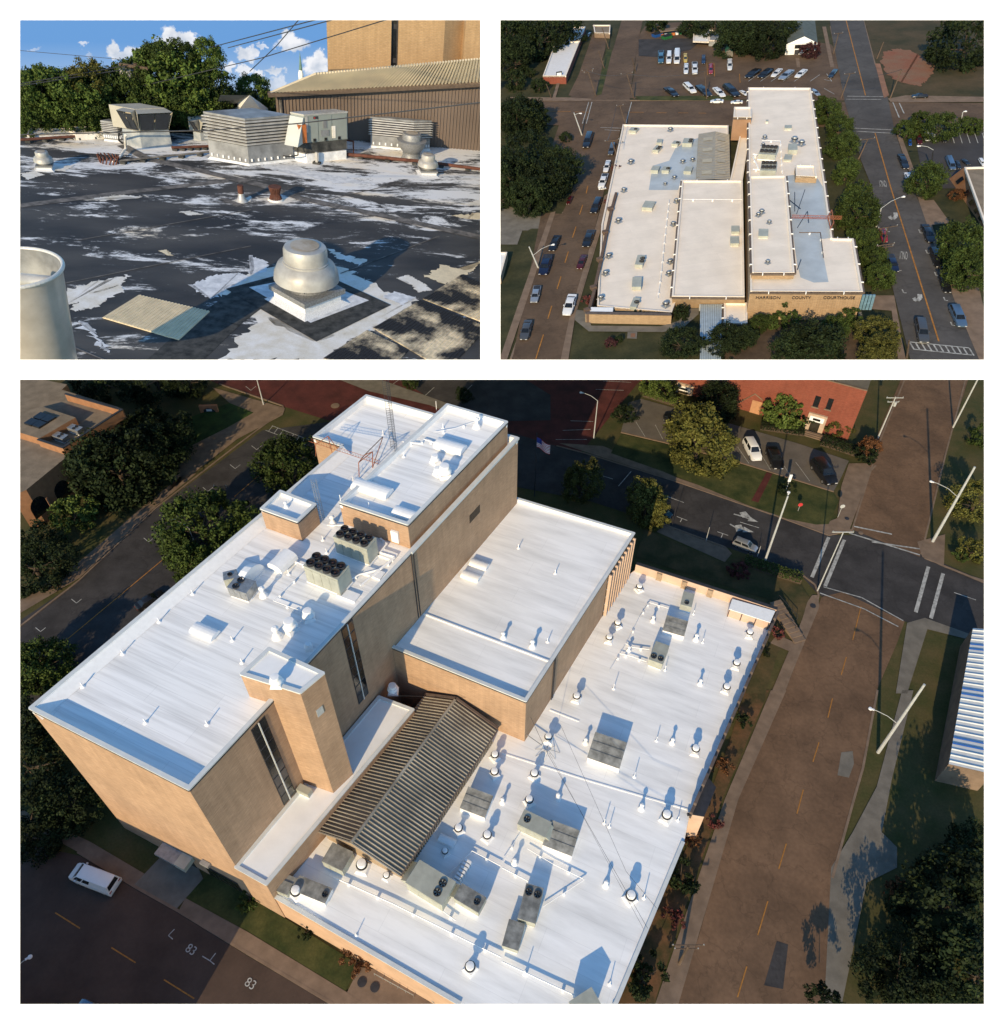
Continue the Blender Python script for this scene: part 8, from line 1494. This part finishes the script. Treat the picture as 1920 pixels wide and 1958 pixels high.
for k in range(66): t = (k+.5)/66; p = e*Lw*t; obj('wall_rib', wall_slab(MB(), p-e*.16, p+e*.16, 0, top(t)-.3, n_, .3), M_bw, hall)
ev0, ev1 = g(d2(140, 603), zA+1), g(d2(2000, 512), zB+1); rd0, rd1 = g(d2(530, 442), zA+8), g(d2(2000, 310), zB+8)
obj('roof', MB().poly([ev0-c, ev1-c, rd1-c, rd0-c]), M_pr, hall)
for k in range(62): t = (k+.5)/62; obj('roof_rib', MB().tube(ev0.lerp(ev1, t)-c, rd0.lerp(rd1, t)-c, .3, 4), M_pr, hall)
for t0, t1, s0, s1 in ((.22, .3, .35, .95), (.47, .56, .3, .95), (.73, .84, .4, .95)): obj('roof_panel', MB().poly([ev0.lerp(ev1, t).lerp(rd0.lerp(rd1, t), s)-c+Vector((0, 0, .4)) for t, s in ((t0, s0), (t1, s0), (t1, s1), (t0, s1))]), mat('cream_roof_panel', (.68, .58, .38), .5, .1, .5), hall)
obj('gutter', MB().tube(ev0-c+Vector((0, 0, -.4)), ev1-c+Vector((0, 0, -.4)), .75, 6), M_trim2, hall); obj('soffit', MB().poly([ev0-c-Vector((0, 0, .8)), ev1-c-Vector((0, 0, .8)), Pz(wl1-c, zB-.4), Vector((0, 0, zA-.4))]), M_bw, hall); obj('downpipe', MB().tube(e*1.2+n_*.6, e*1.2+n_*.6+Vector((0, 0, zA-1)), .4, 6), M_seam, hall)
k0, k1 = g(d2(600, 820)), g(d2(2100, 930)); e = (k1-k0).normalized(); n_ = Vector((e.y, -e.x, 0)); o = thing('orange_brick_block', 'orange tan brick block with one dark window strip at the top right', 'building', k0); c = k0.copy(); M_ob = brickmat('orange_tan_brick_wall', (.47, .31, .165), (.42, .27, .14), (.36, .26, .16), 1., .9, .35, .05, .08)
X = [wallpt(d2, (u, 200), k0, n_) for u in (632, 1160, 1218, 1595, 1765, 1990)]; HT_ = 110
for i, (a, b) in enumerate(zip(X, X[1:])):
    a, b = Pz(a, 0)-Pz(c, 0), Pz(b, 0)-Pz(c, 0); off = -n_*(1.2 if i == 1 else 0)+(n_*0)
    if i == 1:
        w_ = obj('window', wall_slab(MB(), a-n_*1.5, b-n_*1.5, 0, HT_, n_, .5), M_dark, o, label='tall dark window strip')
        for k in range(14): obj('pane', wall_slab(MB(), a+e*.5-n_*.98, b-e*.5-n_*.98, k*8+.6, k*8+7.4, n_, .12), M_glass if k % 3 else M_glass2, w_)
    elif i == 3: obj('wall', MB().poly([a, b-n_*4, Pz(b-n_*4, HT_), Pz(a, HT_)]), M_ob, o, label='set back shaded wall bay')
    else: obj('wall', wall_slab(MB(), a-n_*6, b-n_*6, 0, HT_, n_, 6), M_ob, o)
# ---- far things
b_ = SITE.at(d2(420, 590), 290); o = thing('church_steeple', 'slim green church steeple with white belfry beyond the hall', 'steeple', b_); u = 290/F
obj('belfry', MB().lathe([(5*u, 0), (5*u, 28*u), (4.5*u, 28*u)], 8), M_white, o); obj('collar', MB().lathe([(5.5*u, 28*u), (3.5*u, 36*u)], 8), M_white, o); obj('spire', MB().lathe([(3.4*u, 35*u), (.2*u, 66*u)], 8), mat('green_copper', (.14, .24, .2), .6), o)
o = block2('white_house', 'white gabled house with grey shingle roof at the edge of the trees', R(d1, (1650, 735), (1960, 740), (1900, 715), (1600, 712)), 2, None, 0, deck=M_gravel, wall=M_white); c = o.location
q = [g(d1(*p), z) for p, z in (((1645, 705), 3), ((1812, 592), 11), ((1960, 700), 3), ((1580, 592), 11), ((1530, 726), 3))]; obj('gable', MB().poly([q[0]-c, q[1]-c, q[2]-c, Pz(q[2]-c, 0), Pz(q[0]-c, 0)]), M_white, o); obj('roof_slope', MB().poly([q[0]-c, q[1]-c, q[3]-c, q[4]-c]), mat('grey_shingle', (.2, .2, .18), .9, .15, .3, fine=.2), o)
block2('white_shed', 'long low white roof at the far left', R(d1, (55, 905), (430, 900), (385, 852), (75, 855)), .8, None, 0, deck=M_flash, wall=M_flash); block2('tan_shed', 'low tan shed with pale green roof beside the white roof', R(d1, (435, 893), (655, 880), (655, 838), (380, 842)), 1.6, None, 0, deck=mat('pale_green_roof', (.35, .37, .3), .6), wall=M_cem)
TG = 'trees beyond the black roof'
for lab, (u, v), R_, base, kd in (('tree at the left edge', (40, 640), 46, 860, 'dark'), ('tall feathery tree second from the left', (230, 530), 50, 850, 'green'), ('broad green tree third from the left', (400, 560), 52, 850, 'green'), ('light green tree with a pale top', (640, 480), 44, 850, 'olive'), ('dark tree left of the utility pole', (830, 560), 50, 850, 'dark'), ('dark tree behind the utility pole', (1000, 480), 46, 850, 'dark'),
                                ('huge oak right of the pole', (1260, 450), 68, 850, 'green'), ('upper left crown of the huge oak', (1170, 270), 31, 860, 'dark'), ('upper middle crown of the huge oak', (1370, 260), 28, 860, 'dark'), ('upper right crown of the huge oak', (1550, 270), 34, 860, 'green'), ('right side of the huge oak', (1480, 500), 48, 850, 'dark'), ('dark tree under the oak', (1330, 660), 36, 880, 'dark'),
                                ('low bright tree on the left', (150, 720), 38, 880, 'green'), ('low bright tree in the middle left', (480, 720), 40, 880, 'green'), ('dark low tree left of the screened unit', (720, 720), 38, 880, 'dark'), ('dark low tree behind the screened unit', (1050, 680), 42, 880, 'dark'), ('tree right of the white house', (1850, 540), 34, 780, 'green'), ('small tree between house and hall', (2000, 640), 20, 780, 'green'), ('dark low tree beside the white house', (1430, 740), 24, 880, 'dark'), ('distant tree left of the house', (1640, 560), 16, 780, 'green')):
    bb = g(d1(u, base)); q_ = d1(u, v); hc = hgt_at(bb, q_, 0); Rm = R_*(Vector((bb.x, bb.y, hc))-Vector((0, 0, SITE.H))).length/F/1.05; tree('far '+lab if 'tree' in lab else lab+' in the far trees', bb, Rm, hc+Rm*.75, {'dark': 'green', 'green': 'leafy', 'olive': 'olive'}[kd], 'd', group=TG)
wm_ = leafwall([g(d1(u, 870)) for u in range(-100, 1900, 100)], 11, 9); wm_.materials.append(ML['dark']); wd_ = obj('woodland', wm_); wd_['kind'] = 'stuff'
pl_ = lambda p, d: SITE.at(p, d)
bb = g(d1(1002, 860)); hh = hgt_at(bb, d1(985, 330), 0); o = pole('wooden utility pole with a grey can before the huge oak', bb, hh, .9, M_wood, (), group='utility poles beyond the black roof'); obj('transformer', MB().lathe([(1.6, 0), (1.8, .5), (1.8, 4), (1, 4.6)], 12, (-2.4, 0, hh*.62)), M_alu, o, True); obj('crossarm', MB().box((0, -1, hh*.97), (7, .6, .6)), M_wood, o); obj('crossarm', MB().box((4, -1, hh*.55), (8, .6, .6), .3), M_wood, o)
tpz = lambda f: Vector((bb.x, bb.y, hh*f)); dpt = 165
for lab, P, r in (('pair wire, upper, from the left edge to the pole', [pl_(d1(-10, 505), 170), tpz(.99)], .12), ('pair wire, lower, from the left edge to the pole', [pl_(d1(-10, 520), 170), tpz(.94)], .12), ('single wire from the pole up to the top right', [tpz(.66), pl_(d1(1904, 300), 150), pl_(d2(1140, -8), 120)], .1), ('upper of two wires over the oak', [pl_(d1(1420, 238), 190), pl_(d2(560, -8), 140)], .1), ('lower of two wires over the oak', [pl_(d1(1640, 220), 190), pl_(d2(700, -8), 135)], .1),
                  ('thin wire dropping left of the steeple', [pl_(d2(-10, 425), 200), pl_(d2(215, 210), 180), pl_(d2(400, -8), 160)], .1), ('wire crossing before the green grey unit', [pl_(d1(-10, 905), 105), pl_(d1(1490, 870), 105), pl_(d2(380, 858), 100), pl_(d2(1920, 682), 90)], .09), ('faint wire over the left trees', [pl_(d1(-10, 398), 200), pl_(d1(420, 405), 200)], .12), ('faint upper wire at the left', [pl_(d1(-10, 240), 230), pl_(d1(900, 320), 230)], .08)): wire('dark '+lab if 'faint' not in lab else lab, P, r, group='wires over the black roof')
# ---- sky behind this place, with its clouds
def skymat(clouds):
    m = bpy.data.materials.new('summer_sky'); m.use_nodes = True; t = m.node_tree; t.nodes.clear(); out = t.nodes.new('ShaderNodeOutputMaterial'); em = N(t, 'Emission'); t.links.new(em.outputs[0], out.inputs[0]); em.inputs[1].default_value = .84
    tc = N(t, 'TexCoord'); sp = N(t, 'SeparateXYZ'); t.links.new(tc.outputs['Object'], sp.inputs[0])
    mr = N(t, 'MapRange'); mr.inputs[1].default_value = -20; mr.inputs[2].default_value = 140; t.links.new(sp.outputs[1], mr.inputs[0])
    rp = N(t, 'ValToRGB'); rp.color_ramp.elements[0].color = (.56, .7, .86, 1); rp.color_ramp.elements[1].color = (.16, .37, .74, 1); t.links.new(mr.outputs[0], rp.inputs[0])
    nz = N(t, 'TexNoise', i_Scale=.055, i_Detail=7., i_Roughness=.6); t.links.new(tc.outputs['Object'], nz.inputs[0]); sb = N(t, 'VectorMath', operation='SUBTRACT'); sb.inputs[1].default_value = (.5, .5, .5); t.links.new(nz.outputs['Color'], sb.inputs[0])
    sc_ = N(t, 'VectorMath', operation='SCALE'); sc_.inputs['Scale'].default_value = 42; t.links.new(sb.outputs[0], sc_.inputs[0]); ad = N(t, 'VectorMath', operation='ADD'); t.links.new(tc.outputs['Object'], ad.inputs[0]); t.links.new(sc_.outputs[0], ad.inputs[1]); last = None
    for (x, y, rx, ry, s) in clouds:
        s1 = N(t, 'VectorMath', operation='SUBTRACT'); s1.inputs[1].default_value = (x, y, 0); t.links.new(ad.outputs[0], s1.inputs[0]); dv = N(t, 'VectorMath', operation='DIVIDE'); dv.inputs[1].default_value = (rx, ry, 1e4); t.links.new(s1.outputs[0], dv.inputs[0]); ln = N(t, 'VectorMath', operation='LENGTH'); t.links.new(dv.outputs[0], ln.inputs[0])
        q = N(t, 'MapRange'); q.interpolation_type = 'SMOOTHSTEP'; q.inputs[1].default_value = .72; q.inputs[2].default_value = 1.15; q.inputs[3].default_value = s; q.inputs[4].default_value = 0; t.links.new(ln.outputs['Value'], q.inputs[0])
        if last is None: last = q.outputs[0]
        else: mm = N(t, 'Math', operation='MAXIMUM'); t.links.new(last, mm.inputs[0]); t.links.new(q.outputs[0], mm.inputs[1]); last = mm.outputs[0]
    n2 = N(t, 'TexNoise', i_Scale=.03, i_Detail=5.); t.links.new(tc.outputs['Object'], n2.inputs[0]); r2_ = N(t, 'ValToRGB'); r2_.color_ramp.elements[0].position = .35; r2_.color_ramp.elements[1].position = .6; r2_.color_ramp.elements[0].color = (.62, .68, .78, 1); r2_.color_ramp.elements[1].color = (.95, .96, 1, 1); t.links.new(n2.outputs[0], r2_.inputs[0])
    mx = N(t, 'MixRGB'); t.links.new(last, mx.inputs[0]); t.links.new(rp.outputs[0], mx.inputs[1]); t.links.new(r2_.outputs[0], mx.inputs[2]); t.links.new(mx.outputs[0], em.inputs[0]); return m
cl = []
for fn, u, v, ru, rv, s in ((d1, 1185, 120, 70, 75, 1), (d1, 1250, 170, 190, 75, 1), (d1, 1320, 130, 60, 50, 1), (d1, 740, 230, 60, 60, 1), (d1, 790, 280, 95, 50, .9), (d1, 915, 265, 90, 55, .95), (d1, 505, 178, 55, 28, .7), (d1, 110, 240, 45, 22, .4), (d1, 535, 265, 30, 20, .4), (d1, 1775, 265, 85, 65, 1), (d1, 1650, 370, 45, 45, .9), (d1, 1770, 400, 70, 50, .9), (d1, 1880, 420, 50, 40, .9),
                            (d2, 310, 140, 75, 60, 1), (d2, 340, 200, 140, 60, 1), (d2, 100, 230, 40, 22, .7), (d2, 205, 420, 90, 35, .9), (d2, 60, 440, 40, 35, .8), (d2, 560, 300, 60, 60, 1), (d2, 540, 380, 110, 90, 1), (d2, 230, 520, 80, 60, .7), (d2, 10, 290, 40, 70, .9)): p = fn(u, v); k = .235; cl.append((p[0], 220-p[1], ru*k, rv*k, s))
me = MB().poly([(-100, -120, 0), (1100, -120, 0), (1100, 320, 0), (-100, 320, 0)]).mesh('sky', skymat(cl)); o = bpy.data.objects.new('sky', me); COL.objects.link(o); SITE.tops.append(o); o['kind'] = 'structure'
DS = 420.; inv = SITE.M.inverted() @ CAMW; o.matrix_basis = inv @ Matrix.Translation(((0-CX)/F*DS, -(220-CY)/F*DS, -DS)) @ Matrix.Scale(DS/F, 4)
# =====================================================================================================
# PUT EACH PLACE IN THE WORLD AND CUT IT OFF AT ITS EDGES
# =====================================================================================================
def finish(site, keep=()):
    C = Vector((0, 0, CAMH)); x0, y0, x1, y1 = site.rect; Rc = CAMW.to_3x3()
    def rd(x, y): return (Rc @ Vector(((x-CX)/F, -(y-CY)/F, -1)))
    cr = [rd(x0, y0), rd(x1, y0), rd(x1, y1), rd(x0, y1)]; cen = rd((x0+x1)/2, (y0+y1)/2); pl = []
    for i in range(4):
        n = cr[i].cross(cr[(i+1) % 4]).normalized()
        if n.dot(cen) > 0: n = -n
        pl.append(n)
    for o in site.tops: o.matrix_basis = site.M @ o.matrix_basis
    bpy.context.view_layer.update()
    allo = []
    def walk(o, k):
        allo.append((o, k))
        for c in o.children: walk(c, k)
    for o in site.tops: walk(o, o in keep)
    dead = set()
    for o, k in allo:
        if o.type != 'MESH' or k: continue
        mw = o.matrix_world; P = [mw @ Vector(c)-C for c in o.bound_box]; cut = []
        out = False
        for n in pl:
            d = [p.dot(n) for p in P]
            if min(d) > -1e-6: out = True; break
            if max(d) > 1e-5: cut.append(n)
        if out: dead.add(o); continue
        if not cut: continue
        inv = mw.inverted(); nm = mw.to_3x3().transposed()
        bm = bmesh.new(); bm.from_mesh(o.data)
        closed = len(bm.faces) < 400 and all(e.is_manifold for e in bm.edges)
        for n in cut:
            co = inv @ C; no = (nm @ n).normalized()
            r = bmesh.ops.bisect_plane(bm, geom=bm.verts[:]+bm.edges[:]+bm.faces[:], plane_co=co, plane_no=no, clear_outer=True)
            if closed:
                ed = [e for e in r['geom_cut'] if isinstance(e, bmesh.types.BMEdge) and e.is_boundary]
                if ed:
                    try: bmesh.ops.holes_fill(bm, edges=ed)
                    except Exception: pass
        if not bm.faces: dead.add(o); bm.free(); continue
        me = o.data.copy(); bm.to_mesh(me); bm.free(); o.data = me
    # drop what lies wholly beyond the edge, and things left with no parts
    def prune(o):
        for c in list(o.children): prune(c)
        if o in dead and not o.children: bpy.data.objects.remove(o)
        elif o in dead: o.data = None if o.type != 'MESH' else bpy.data.meshes.new('gone')
        elif o.type == 'EMPTY' and not o.children: bpy.data.objects.remove(o)
    for o in list(site.tops): prune(o)
ALL = [(S3, OFF), (S2, ()), (S1, ())]
for st, kp in ALL: finish(st, kp)
# white ground sheet far behind the three places
D = 4200.0; mb = MB(); 
bp = [camo.matrix_world @ Vector(((x-CX)/F*D, -(y-CY)/F*D, -D)) if False else CAMW @ Vector(((x-CX)/F*D, -(y-CY)/F*D, -D)) for x, y in ((-400, -400), (2320, -400), (2320, 2360), (-400, 2360))]
me = MB().poly(bp).mesh('backdrop', mat('white_backdrop', (.95, .95, .95), .9, .0)); o = bpy.data.objects.new('backdrop', me); COL.objects.link(o); o['kind'] = 'structure'
